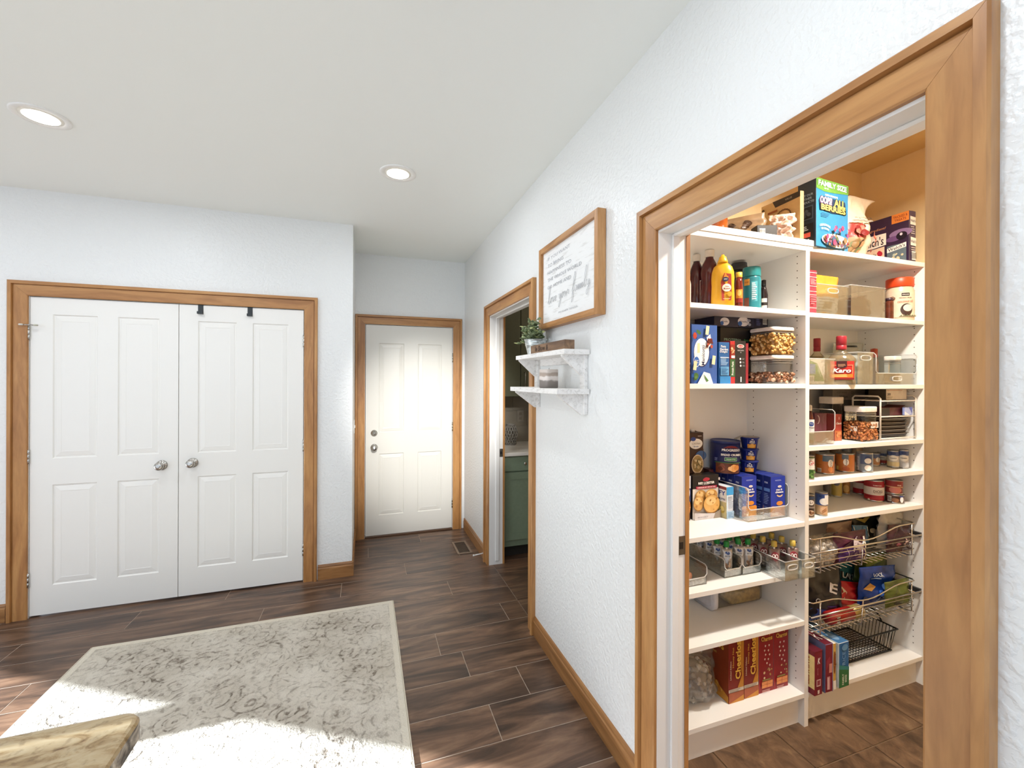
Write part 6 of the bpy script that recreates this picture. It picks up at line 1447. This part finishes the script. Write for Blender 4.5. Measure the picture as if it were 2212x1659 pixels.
def pouchproto(name, label, capcol, body, kind):
    t = thing(name, label, 'pouch', (0, 0, 0), 0, 'squeeze pouches')
    m, fm = bagmesh(.045, .098, .030, body, 50 + len(label), wr=.005, nx=8, nz=10, seal=.05); m.build('pouch', t)
    m = MB(); m.lathe([(.0045, .096), (.0045, .108)], C('#e3ddd6', .4), 10); m.build('spout', t)
    m = MB(); m.lathe([(.0105, .106), (.012, .108), (.0115, .128), (.009, .131), (0, .1312)], C(capcol, .35), 14); m.build('cap', t)
    D = Dec(fm, curved=2, step=.0004, base=.001)
    if kind == 0: D.rect(-.016, .016, .060, .088, '#d9dde2'); D.ell(0, .081, .010, .006, '#3d5a9c'); D.text('apple', 0, .069, '#4a5560', w=.022, h=.007); D.blobs(-.018, .018, .012, .050, 9, .008, ['#8a6a54', '#c9b39a', '#6a4a3c'], R)
    else: D.ell(0, .066, .017, .019, '#7a1e2c'); D.ell(-.006, .068, .006, .008, '#efe6e2'); D.ell(.006, .068, .006, .008, '#efe6e2'); D.ell(-.006, .068, .003, .005, '#7a1e2c'); D.ell(.006, .068, .003, .005, '#7a1e2c')
    D.build(t); return t
PG = pouchproto('squeeze_pouch', 'green-capped silver applesauce pouch in the snack bins', '#1f8a3c', silver, 0)
PY_ = pouchproto('squeeze_pouch', 'yellow-capped maroon and silver fruit pouch in the pulled-out bins', '#cdb455', C('#7d6a66', .3, .2, .1), 1)
index_kids()
greens_ = [(1.500, 1.478), (1.496, 1.530), (1.502, 1.585), (1.572, 1.482), (1.616, 1.474), (1.570, 1.530), (1.614, 1.525), (1.570, 1.580), (1.614, 1.578), (1.496, 1.636), (1.570, 1.630), (1.614, 1.632)]
yell = [(1.700, 1.41), (1.785, 1.39), (1.700, 1.465), (1.785, 1.445), (1.700, 1.52), (1.785, 1.50), (1.70, 1.566)]
names = {0: 'foremost green-capped applesauce pouch in the second bin', 3: 'front left green-capped applesauce pouch in the scooped middle bin', 4: 'front right green-capped applesauce pouch in the scooped middle bin'}
ynames = {0: 'foremost yellow-capped fruit pouch in the left pulled-out bin', 1: 'foremost yellow-capped fruit pouch in the right pulled-out bin'}
rp = random.Random(11)
for P, spots, nm in ((PG, greens_, names), (PY_, yell, ynames)):
    for i, (x, y) in enumerate(spots):
        o = P if i == 0 else copy_tree(P)
        o.location = (x, y, Z + .0045); o.rotation_euler = (rp.uniform(-.12, .06), 0, -.55 + rp.uniform(-.25, .25) if P is PG else -.5)
        o['label'] = nm.get(i, 'green-capped applesauce pouch further back in the snack bins' if P is PG else 'yellow-capped fruit pouch further back in the pulled-out bins')

# ------------------------------------------------------------------ left bay, lying canister
Z = Z5
t = thing('storage_canister', 'clear canister with a pale lid lying on its side on the empty shelf', 'container', (1.498, 1.6145, Z + .0672), rot=(0, PI / 2, 0))
m = MB(); X = .066; m.loft([(X, X, -.001, 6), (X, X, .026, 6), (X * .96, X * .96, .028, 6)], C('#c9ccd6', .35), 40, open_=True); m.build('lid', t)
m = MB(); m.loft([(X * .78, X * .78, -.0016, 6), (X * .76, X * .76, -.0022, 6)], C('#bfc3cf', .35), 40); m.build('lid_panel', t)
m = MB(); m.loft([(X * .95, X * .95, .026, 6), (X * .95, X * .95, .285, 6), (X * .9, X * .9, .295, 6)], clear('#f4efe6', .08, .04), 40); m.build('body', t)
m = MB(); rnd = random.Random(8); gm2 = C('#a08a4a', .6, var=.3, scale=60)
m.loft([(.001, .001, .10), (X * .5, X * .90, .12, 5), (X * .55, X * .92, .28, 5), (X * .4, X * .8, .288, 5)], gm2, 28, mx=Matrix.Translation((X * .38, 0, 0))); m.build('contents', t, kind='stuff')

# ------------------------------------------------------------------ left bay, bottom board: cereal and popcorn
Z = Z6
for lb, x0, x1, yf in (('honey cereal box with a gold stripe, left of two', 1.464, 1.546, 1.430), ('honey cereal box with a gold stripe, right of two', 1.551, 1.631, 1.432)):
    w = x1 - x0; h = .268
    b_ = Box('cereal_box', lb, 'box', w, .20, h, ((x0 + x1) / 2, yf + .10, Z), 0, '#7d2016', front='#7d1c16', left='#8a3a1a', top='#6a1c14', group='red cereal boxes'); f = b_.face('front')
    f.poly([(w * .60, h * .22), (w * .88, h * .40), (w * .72, h * .70), (w * .66, h), (w, h), (w, h * .2)], '#c4862c'); f.poly([(w * .55, h * .08), (w * .75, h * .2), (w, h * .22), (w, h * .08)], '#a8601f'); f.rect(0, w, h * .165, h * .215, '#cfc3b4'); f.lines(w * .05, w * .95, h * .17, h * .21, 2, '#8a7d70', R); f.rect(0, w, 0, h * .16, '#a2512a'); f.poly([(0, 0), (w, 0), (w, h * .09)], '#c4862c')
    f.text('Cheerios', w * .60, h * .66, '#f0c552', rot=PI / 2, w=h * .60, h=w * .36, fat=.03); f.text('Honey Nut', w * .28, h * .72, '#e6b84a', rot=PI / 2, w=h * .32, h=w * .13); f.text('Limited Edition', w * .10, h * .52, '#e3d2b8', rot=PI / 2, w=h * .30, h=w * .09, shear=.2)
    f = b_.face('left'); f.poly([(0, 0), (0, h * .16), (.09, h * .28), (.20, h * .10), (.20, 0)], '#c4862c'); f.text('Cheerios', .10, h * .86, '#e6b23c', w=.15, h=.040, fat=.02); f.text('Honey Nut', .09, h * .68, '#d9b05a', w=.09, h=.014); f.blobs(.01, .19, .015, .08, 14, .014, ['#d9a04a', '#b5742c', '#e3b869'], R)
    f = b_.face('top'); f.text('Cheerios', w * .5, .10, '#e6b23c', w=w * .8, h=.016); b_.flap('#74201a').done()
for lb, x0, x1 in (('red marshmallow cereal box, left of two', 1.637, 1.719), ('red marshmallow cereal box against the divider', 1.7235, 1.808)):
    w = x1 - x0; h = .268
    b_ = Box('cereal_box', lb, 'box', w, .20, h, ((x0 + x1) / 2, 1.533, Z), 0, '#8a1620', front='#921823', left='#b9afa8', top='#7a141c', group='red cereal boxes'); f = b_.face('front')
    f.bold('Lucky', w * .52, h * .955, '#e0b04a', '#5a2a14', w=w * .62, h=h * .07); f.bold('Charms', w * .52, h * .875, '#e6b95a', '#5a2a14', w=w * .78, h=h * .075, arc=3)
    for q, (px_, py_) in enumerate(((.42, .76), (.68, .76), (.36, .69), (.62, .68), (.42, .62), (.70, .61), (.36, .55), (.60, .54), (.5, .48), (.7, .44))): f.poly([(w * px_, h * (py_ - .02)), (w * (px_ - .055), h * (py_ + .006)), (w * px_, h * (py_ + .022)), (w * (px_ + .055), h * (py_ + .006))], '#e9d9d4')
    f.rect(w * .14, w * .90, h * .085, h * .19, '#d98a4a'); f.rect(w * .14, w * .90, h * .135, h * .14, '#a8401f'); f.rect(w * .50, w * .52, h * .085, h * .19, '#a8401f'); f.lines(w * .15, w * .86, h * .02, h * .06, 2, '#d9b0a8', R); f.rect(w * .16, w * .72, h * .205, h * .23, '#8a7a3c'); f.blobs(w * .2, w * .9, h * .22, h * .42, 9, w * .07, ['#c9b58a', '#7d5a2c', '#a8884a', '#d6c7a0'], R); b_.flap('#7d161e').done()
def pop(m, n, X, Y, H, seed, mats, s0=.010):
    rnd = random.Random(seed)
    for _ in range(n):
        a = rnd.uniform(0, 2 * PI); zz = rnd.uniform(.06, .94); rr = (math.sin(PI * zz) ** .45) * rnd.uniform(.72, 1.0)
        p = Vector((X * rr * math.cos(a), Y * rr * math.sin(a), H * zz)); q = Matrix.Translation(p) @ Matrix.Rotation(rnd.uniform(0, PI), 4, Vector((rnd.uniform(-1, 1), rnd.uniform(-1, 1), .3)).normalized())
        s_ = s0 * rnd.uniform(.7, 1.3); m.loft([(s_ * .3, s_ * .4, -s_ * .5), (s_ * .75, s_ * .55, -s_ * .1), (s_ * .5, s_ * .8, s_ * .25), (s_ * .2, s_ * .3, s_ * .55)], rnd.choice(mats), 6, mx=q)
t = thing('popcorn_bag', 'tied clear bag of pale puffed popcorn beside the cereal boxes', 'bag', (1.335, 1.505, Z + .001))
m = MB(); pc2 = [C(c, .7) for c in ('#b9b2a8', '#cfc9c0', '#a39c92')]; m.loft([(.03, .025, .004), (.075, .055, .03), (.078, .058, .10), (.05, .04, .15), (.02, .02, .165)], C('#8f887e', .8), 16); pop(m, 220, .085, .066, .17, 3, pc2, .016); m.build('popcorn', t, kind='stuff')
m, _ = bagmesh(.215, .26, .165, clear('#fafafa', .05, .05, .15), 61, wr=.022, nx=18, nz=24, seal=.02, low=.2); m.build('film', t)

# ------------------------------------------------------------------ right bay: two pull-out wire baskets
chrome = M['chrome']
def wire_basket(label, z0, ztop, zmid, zrail, zs):
    t = thing('pullout_basket', label, 'basket', (0, 0, 0), 0, 'pull-out wire baskets'); x0, x1, yf, yb = 1.870, 2.585, 1.372, 1.665
    pts = [(x0, yb, ztop), (x0, yf + .012, ztop), (x0 + .01, yf, ztop)]
    for k in range(13):
        u = k / 12; x = x0 + .13 + u * (.60 - .13); dip = .5 - .5 * math.cos(2 * PI * min(1, max(0, u))); pts.append((x, yf, ztop - (ztop - zmid) * dip ** .8))
    pts += [(x1 - .012, yf, ztop), (x1, yf + .012, ztop), (x1, yb, ztop)]
    m = MB(); m.tube(pts, .0034, chrome, 8); m.build('top_rim', t)
    m = MB(); m.tube([(x0 - .004, yf - .002, zrail), (XR - .02, yf - .002, zrail)], .0042, chrome, 8); m.tube([(x0, yf, zrail), (x0, yb, zrail)], .003, chrome, 8); m.tube([(x1, yf, zrail), (x1, yb, zrail)], .003, chrome, 8); m.build('front_rail', t)
    for zz in zs: m = MB(); m.tube([(x0, yb, zz), (x0, yf, zz), (x1 - .02, yf, zz), (x1 - .02, yb, zz)], .0021, chrome, 6); m.build('wire', t)
    for k in range(3):
        x = (x0 + .055, x0 + .335, x1 - .03)[k]; zt = ztop if k != 1 else zmid + .002
        m = MB(); m.tube([(x, yf, zt - .002), (x - .012 * (k == 1), yf - .001, z0), (x - .012 * (k == 1), yf + .012, z0 - .004), (x - .012, yb, z0 - .004)], .003, chrome, 8); m.build('upright', t)
    for k in range(20): m = MB(); x = x0 + .02 + k * (x1 - x0 - .05) / 19; m.tube([(x, yf + .004, z0), (x, yb, z0)], .0017, chrome, 6); m.build('wire', t)
    for X, sg in ((XD1, 1), (XR, -1)):
        m = MB(); m.box(min(X + sg * .0005, X + sg * .014), max(X + sg * .0005, X + sg * .014), YS + .006, YBK - .012, zrail - .016, zrail + .006, C('#2a2829', .5)); m.build('slide', t)
    return t
wire_basket('upper pull-out chrome wire basket holding snack bags', .664, .818, .776, .756, (.739, .714, .690))
wire_basket('lower pull-out chrome wire basket holding crisp bags and a red tube', .388, .535, .496, .474, (.456, .432, .410))
def bslot(k, x0, x1, yt, yb, Y):
    a, b, c, d = onY(*k(x0, yb), Y), onY(*k(x1, yb), Y), onY(*k((x0 + x1) / 2, yt), Y), onY(*k((x0 + x1) / 2, yb), Y)
    return (a.x + b.x) / 2, b.x - a.x, d.z, c.z - d.z
def pilebag(name, label, x0, x1, yt, yb, Y, d, floor_z, mat, seed, deco=None, rot=(0, 0, 0), **kw):
    """a bag of the pile in a pull-out basket, as wide and tall as it shows"""
    x, w, z0, h = bslot(K6, x0, x1, yt, yb, Y)
    z0 = max(z0, floor_z)
    x = min(x, XR - .035 - w / 2)
    return bag(name, label, 'bag', w, h, d, (x, Y, z0), rot, mat, seed, (lambda D: deco(D, w, h)) if deco else None, **kw)
film = clear('#fafafa', .05, .06, .1)
zb = .668
x, w, z0, h = bslot(K6, 95, 520, 335, 720, 1.43); x = max(x, XD1 + .025 + w / 2)
t = thing('clear_snack_bag', 'clear bag of pale puffs at the left of the upper basket', 'bag', (x, 1.432, zb)); m = MB(); m.loft([(.03, .016, .006), (w * .36, .026, .03), (w * .38, .028, h * .5), (w * .25, .02, h * .72)], C('#b9b2a8', .8), 16); pop(m, 170, w * .43, .034, h * .80, 6, pc2, .016); m.build('puffs', t, kind='stuff')
m, _ = bagmesh(w, h, .085, film, 71, wr=.014, seal=.02, low=.25); m.build('film', t)
def d_(D, w, h):
    D.rect(-w * .44, w * .40, h * .06, h * .56, '#43216a'); D.poly([(-w * .44, h * .50), (-w * .1, h * .72), (w * .2, h * .84), (w * .42, h * .60), (w * .42, h * .50)], '#3a1426'); D.poly([(w * .08, h * .10), (-w * .08, h * .42), (-w * .02, h * .74), (w * .16, h * .84), (w * .34, h * .54), (w * .26, h * .10)], '#d8c9cc'); D.poly([(w * .09, h * .13), (-w * .055, h * .42), (0, h * .71), (w * .155, h * .80), (w * .31, h * .53), (w * .245, h * .13)], '#a68a9c')
    for q in range(3): D.text('Kettle', w * .13, h * (.62 - q * .16), '#5a1c2c', w=w * .22, h=h * .085, shear=.2)
    D.rect(w * .36, w * .40, h * .05, h * .8, '#d6cfc2'); D.rect(-w * .24, -w * .225, h * .1, h * .5, '#cfc3d6')
pilebag('purple_snack_bag', 'purple and maroon snack bag with a pale label in the upper basket', 470, 880, 520, 900, 1.412, .045, zb, C('#4a1c34', .25, .2, .2), 72, d_, wr=.010)
pilebag('orange_film_bag', 'clear and orange-brown film bag above the purple snack bag', 400, 720, 285, 640, 1.500, .06, zb, clear('#d9b49a', .5, .12), 73, None, wr=.022)
pilebag('blue_pouch', 'steel blue pouch with white edges in the middle of the upper basket', 690, 890, 325, 640, 1.460, .045, zb, C('#31638f', .3, .2), 74, lambda D, w, h: (D.rect(-w * .46, -w * .42, h * .05, h * .95, '#cfd8de'), D.rect(w * .42, w * .46, h * .05, h * .95, '#cfd8de'), D.rect(-w * .42, w * .42, h * .05, h * .35, '#1a1a1e')), rot=(0, .12, 0), wr=.01)
def d_(D, w, h): D.poly([(-w * .38, h * .80), (-w * .12, h * .92), (w * .02, h * .80), (-w * .2, h * .68)], '#a3924a'); D.ell(-w * .02, h * .46, w * .10, h * .06, '#cfc3a8'); D.ell(w * .02, h * .36, w * .05, h * .06, '#cfc3a8'); D.rect(w * .1, w * .35, h * .1, h * .2, '#8a8f8c')
pilebag('black_snack_bag', 'black snack bag with yellow corner patches at the back of the upper basket', 680, 1130, 185, 640, 1.520, .05, zb, C('#10140f', .3), 75, d_, wr=.010)
pilebag('white_paper_bag', 'crumpled white paper bag right of the black bag in the upper basket', 1040, 1340, 165, 640, 1.455, .06, zb, C('#c9c8c2', .5, bmp=.3), 76, None, rot=(0, .16, 0), wr=.026)
pilebag('maroon_snack_bag', 'maroon and pink foil bag by the right panel in the upper basket', 1210, 1500, 340, 690, 1.412, .04, zb, C('#4a3038', .25, .35, .35, 14), 77, lambda D, w, h: (D.poly([(-w * .4, h * .2), (w * .4, h * .3), (w * .35, h * .6), (-w * .4, h * .5)], '#6f5a66'), D.blobs(-w * .3, w * .4, h * .15, h * .65, 4, .012, ['#c9a8a0', '#8a4a52'], R)), rot=(0, .08, 0), wr=.016)
pilebag('red_brown_bag', 'red-brown bag standing highest at the back right of the upper basket', 1290, 1450, 150, 640, 1.560, .045, zb, C('#5d2c22', .35, .1, .2), 78, None, wr=.012)
zb = .392
def d_(D, w, h): D.text('E', w * .18, h * .60, '#d6d6da', h=h * .20, w=w * .20, rot=-.35, fat=.02); D.text('CH', -w * .26, h * .42, '#b9bcc4', h=h * .09, w=w * .16, rot=-.5); D.poly([(-w * .42, .0), (-w * .42, h * .30), (-w * .12, h * .24), (0, .0)], '#2c4486'); D.poly([(-w * .1, .0), (-w * .06, h * .30), (w * .2, h * .26), (w * .3, .0)], '#3a4aa0')
x, w, z0, h = bslot(K6, 100, 600, 868, 1480, 1.455); x = max(x, XD1 + .022 + w / 2)
bag('black_crisp_bag', 'black crisp bag with a large pale letter at the left of the lower basket', 'bag', w, h, .06, (x, 1.458, zb + .004), (-.06, 0, 0), C('#0d1120', .25, .1), 81, lambda D: d_(D, w, h), wr=.010)
def d_(D, w, h): D.poly([(-w * .46, h * .45), (-w * .46, h * .98), (w * .46, h * .98), (w * .46, h * .2), (w * .3, h * .25)], '#33808a'); D.poly([(-w * .46, h * .84), (w * .46, h * .52), (w * .46, h * .30), (-w * .46, h * .62)], '#101618'); D.bold('LANTERS', .0, h * .57, '#dfe6e4', '#101618', w=w * .74, h=h * .15, rot=-.32); D.rect(w * .05, w * .25, h * .30, h * .32, '#cfd6d4')
pilebag('teal_crisp_bag', 'teal and black bag with white capitals in the lower basket', 470, 880, 860, 1340, 1.550, .05, zb + .004, C('#2f6f7a', .3, .1), 82, d_, wr=.010)
pilebag('red_crisp_bag', 'bright red bag with a white flash behind the red tube', 400, 770, 1075, 1420, 1.485, .045, zb + .004, C('#a8141f', .25, .1), 83, lambda D, w, h: D.poly([(-w * .42, h * .45), (-w * .2, h * .65), (-w * .25, h * .85), (-w * .05, h * .65), (-w * .15, h * .4)], '#d9c9b8'), rot=(0, .22, 0), wr=.012)
def d_(D, w, h): D.text('LOCK', -w * .05, h * .80, '#cfdcea', w=w * .26, h=h * .085, fat=.03); D.rect(-w * .25, .0, h * .70, h * .725, '#9fb4d0'); D.ell(w * .18, h * .45, w * .17, h * .11, '#5a86d0', -.4); D.ell(-w * .06, h * .38, w * .08, h * .08, '#2f62c0'); D.poly([(-w * .45, .0), (-w * .45, h * .30), (.0, h * .26), (w * .4, .0)], '#101c50'); D.poly([(-w * .45, h * .48), (-w * .3, h * .62), (-w * .12, h * .52), (-w * .3, h * .44)], '#b98a3c')
pilebag('blue_crisp_bag', 'shiny deep blue crisp bag right of centre in the lower basket', 780, 1240, 935, 1430, 1.455, .05, zb + .004, C('#163a8a', .2, .25, .15), 84, d_, rot=(0, .08, 0), wr=.012)
pilebag('green_crisp_bag', 'green and black bag at the right of the lower basket', 1100, 1490, 900, 1450, 1.520, .05, zb + .004, C('#4f5c1f', .3, .15, .35, 12), 85, lambda D, w, h: (D.poly([(-w * .42, h * .3), (w * .1, h * .6), (w * .42, h * .45), (.0, h * .15)], '#14170e'), D.poly([(-w * .3, h * .7), (w * .3, h * .85), (w * .26, h * .95), (-w * .3, h * .85)], '#8a9a3a')), rot=(0, .10, 0), wr=.014)
pilebag('olive_crisp_bag', 'dull olive bag leaning in front of the green one at the right', 1130, 1440, 1130, 1470, 1.412, .035, zb + .004, C('#59622a', .3, .15, .3, 12), 86, lambda D, w, h: D.poly([(-w * .4, h * .1), (-w * .1, h * .35), (w * .1, h * .1)], '#14170e'), wr=.012)
t = thing('snack_tube', 'red cardboard snack tube with a gold end lying at the front of the lower basket', 'tube', (2.125, 1.408, zb + .034), rot=(0, PI / 2, .0))
r = .029; m = MB(); m.lathe([(r, -.10), (r, .052)], C('#a3201c', .35), 28); m.build('tube', t)
m = MB(); m.lathe([(r * 1.002, .045), (r * 1.004, .10), (r * .9, .104)], C('#b09a5a', .3, .4), 28); m.build('gold_band', t)
m = MB(); m.lathe([(r * 1.03, .100), (r * 1.05, .102), (r * 1.05, .108), (r * .98, .109)], C('#b9b2a0', .3, .6), 28); m.build('end_ring', t)
D = Dec(lambda x, y, l: Vector(((r + l) * math.sin(y / r), -(r + l) * math.cos(y / r), x)), True, base=.0010); D.rect(-.085, -.052, -.016, .016, '#cfa99a'); D.bars(-.078, -.058, -.012, .012, 6)
for i in range(4): D.text(('NUT', 'S', 'O', 'U')[i], -.06 + i * .03, .030 if i else .03, '#d9a08a', h=.010, w=.018)
D.build(t)

# ------------------------------------------------------------------ right bay, deck: cereal boxes and black basket
Z = R6
def tilt(b): return b
b_ = Box('cereal_box', 'maroon family-size cereal box with a yellow side panel next to the divider', 'box', .048, .19, .193, (1.8795, 1.442, Z), .02, '#6a1424', front='#74182a', left='#7a1a2c', top='#5a1624'); f = b_.face('left'); f.rect(.125, .19, .028, .172, '#e3cf8a'); f.text('FAMILY SIZE', .157, .100, '#a8501c', rot=-PI / 2, w=.125, h=.022, fat=.04)
f = b_.face('front'); f.text('K', .026, .150, '#efe6e6', h=.026, w=.018, shear=.25, fat=.03); f.text('Special', .018, .105, '#b98a92', rot=-PI / 2, w=.03, h=.006); f.rect(.010, .036, .040, .070, '#cfb3b5'); f.rect(.014, .032, .045, .066, '#8a3a48'); f.rect(.016, .028, .008, .024, '#d9c9c0')
f = b_.face('top'); f.text('K', .024, .09, '#efe6e6', h=.05, w=.03, shear=.25); b_.flap('#641a28').done()
b_ = Box('cereal_box', 'maroon cereal box with a blue-grey side, second from the divider', 'box', .044, .19, .212, (1.947, 1.441, Z), -.03, '#5a5f86', front='#74162a', left='#6f7398', top='#5e1526'); f = b_.face('front'); f.poly([(.006, .10), (.030, .13), (.028, .16), (.006, .14)], '#8a2a3c'); f.rect(.022, .040, .085, .125, '#c98a80'); f.rect(.010, .028, .012, .07, '#b5808a'); f.rect(.012, .020, .014, .066, '#d6b3b5')
f = b_.face('top'); f.text('K', .022, .06, '#efe6e6', h=.05, w=.03, shear=.25); b_.flap('#641a28').done()
b_ = Box('cereal_box', 'gold and white cereal box wedged between maroon and blue boxes', 'box', .018, .19, .205, (1.985, 1.445, Z), 0, '#cfc8b8', front='#c9a24a', top='#d9d5cc'); f = b_.face('front'); f.ell(.009, .12, .007, .05, '#8a4a1f'); f.rect(0, .018, 0, .04, '#e3e2dc'); f.blobs(.0, .018, .04, .16, 5, .005, ['#b5742c', '#7d4a1f'], R); b_.done()
b_ = Box('cereal_box', 'blue and green family-size cereal box nearest the black basket', 'box', .066, .19, .200, (2.040, 1.443, Z), .02, '#1f5c94', front='#25609a', left='#cfd6da', top='#3a6c9a'); f = b_.face('front'); f.poly([(0, 0), (0, .085), (.066, .070), (.066, 0)], '#2c6a3c'); f.poly([(0, .085), (.066, .070), (.066, .085), (0, .105)], '#2f7a78'); f.text('FAMILY', .026, .036, '#cfdccb', rot=PI / 2, w=.05, h=.011, fat=.03); f.text('SIZE', .044, .036, '#cfdccb', rot=PI / 2, w=.034, h=.011, fat=.03); f.text('RICE', .030, .13, '#6f9cc8', rot=PI / 2, w=.06, h=.02); f.ell(.036, .178, .020, .014, '#5a8cba')
f = b_.face('top'); f.ell(.03, .05, .02, .03, '#7a9cbc'); f.ell(.035, .12, .02, .03, '#9ab3cc'); b_.flap('#3f709c').done()
bk = C('#121214', .45, .3)
t = thing('wire_basket', 'black wire basket with looped end handles on the bottom board', 'basket', (2.345, 1.555, Z + .006)); X0, X1, Y_ = .20, .225, .105; H = .108
m = MB(); m.tube([(-X1, -Y_ - .012, H), (X1, -Y_ - .012, H), (X1, Y_ + .008, H), (-X1, Y_ + .008, H)], .0042, bk, 8, closed=True); m.build('rim', t)
m = MB(); m.tube([(-X0, -Y_, 0), (X0, -Y_, 0), (X0, Y_, 0), (-X0, Y_, 0)], .0030, bk, 8, closed=True); m.build('base_frame', t)
for k in range(20): m = MB(); x = -X0 + .02 * (k + .5); m.tube([(x * 1.1, -Y_ - .012, H), (x, -Y_, 0), (x, Y_, 0), (x * 1.1, Y_ + .008, H)], .0015, bk, 5); m.build('wire', t)
for k in range(14): m = MB(); y = -Y_ + .015 * (k + .5); m.tube([(-X1, y, H), (-X0, y, 0), (X0, y, 0), (X1, y, H)], .0015, bk, 5); m.build('wire', t)
for s_ in (-1, 1):
    pts = [(s_ * (X1 + .0), -.045 + .09 * k / 10, H + .045 * math.sin(PI * k / 10) ** .6) for k in range(11)]
    m = MB(); m.tube(pts, .0040, bk, 8); m.build('handle', t)
for sx_ in (-1, 1):
    for sy_ in (-1, 1): m = MB(); m.loft([(.006, .006, -.0055), (.006, .006, .002)], bk, 10, mx=Matrix.Translation((sx_ * X0 * .97, sy_ * Y_ * .95, 0))); m.build('foot', t)
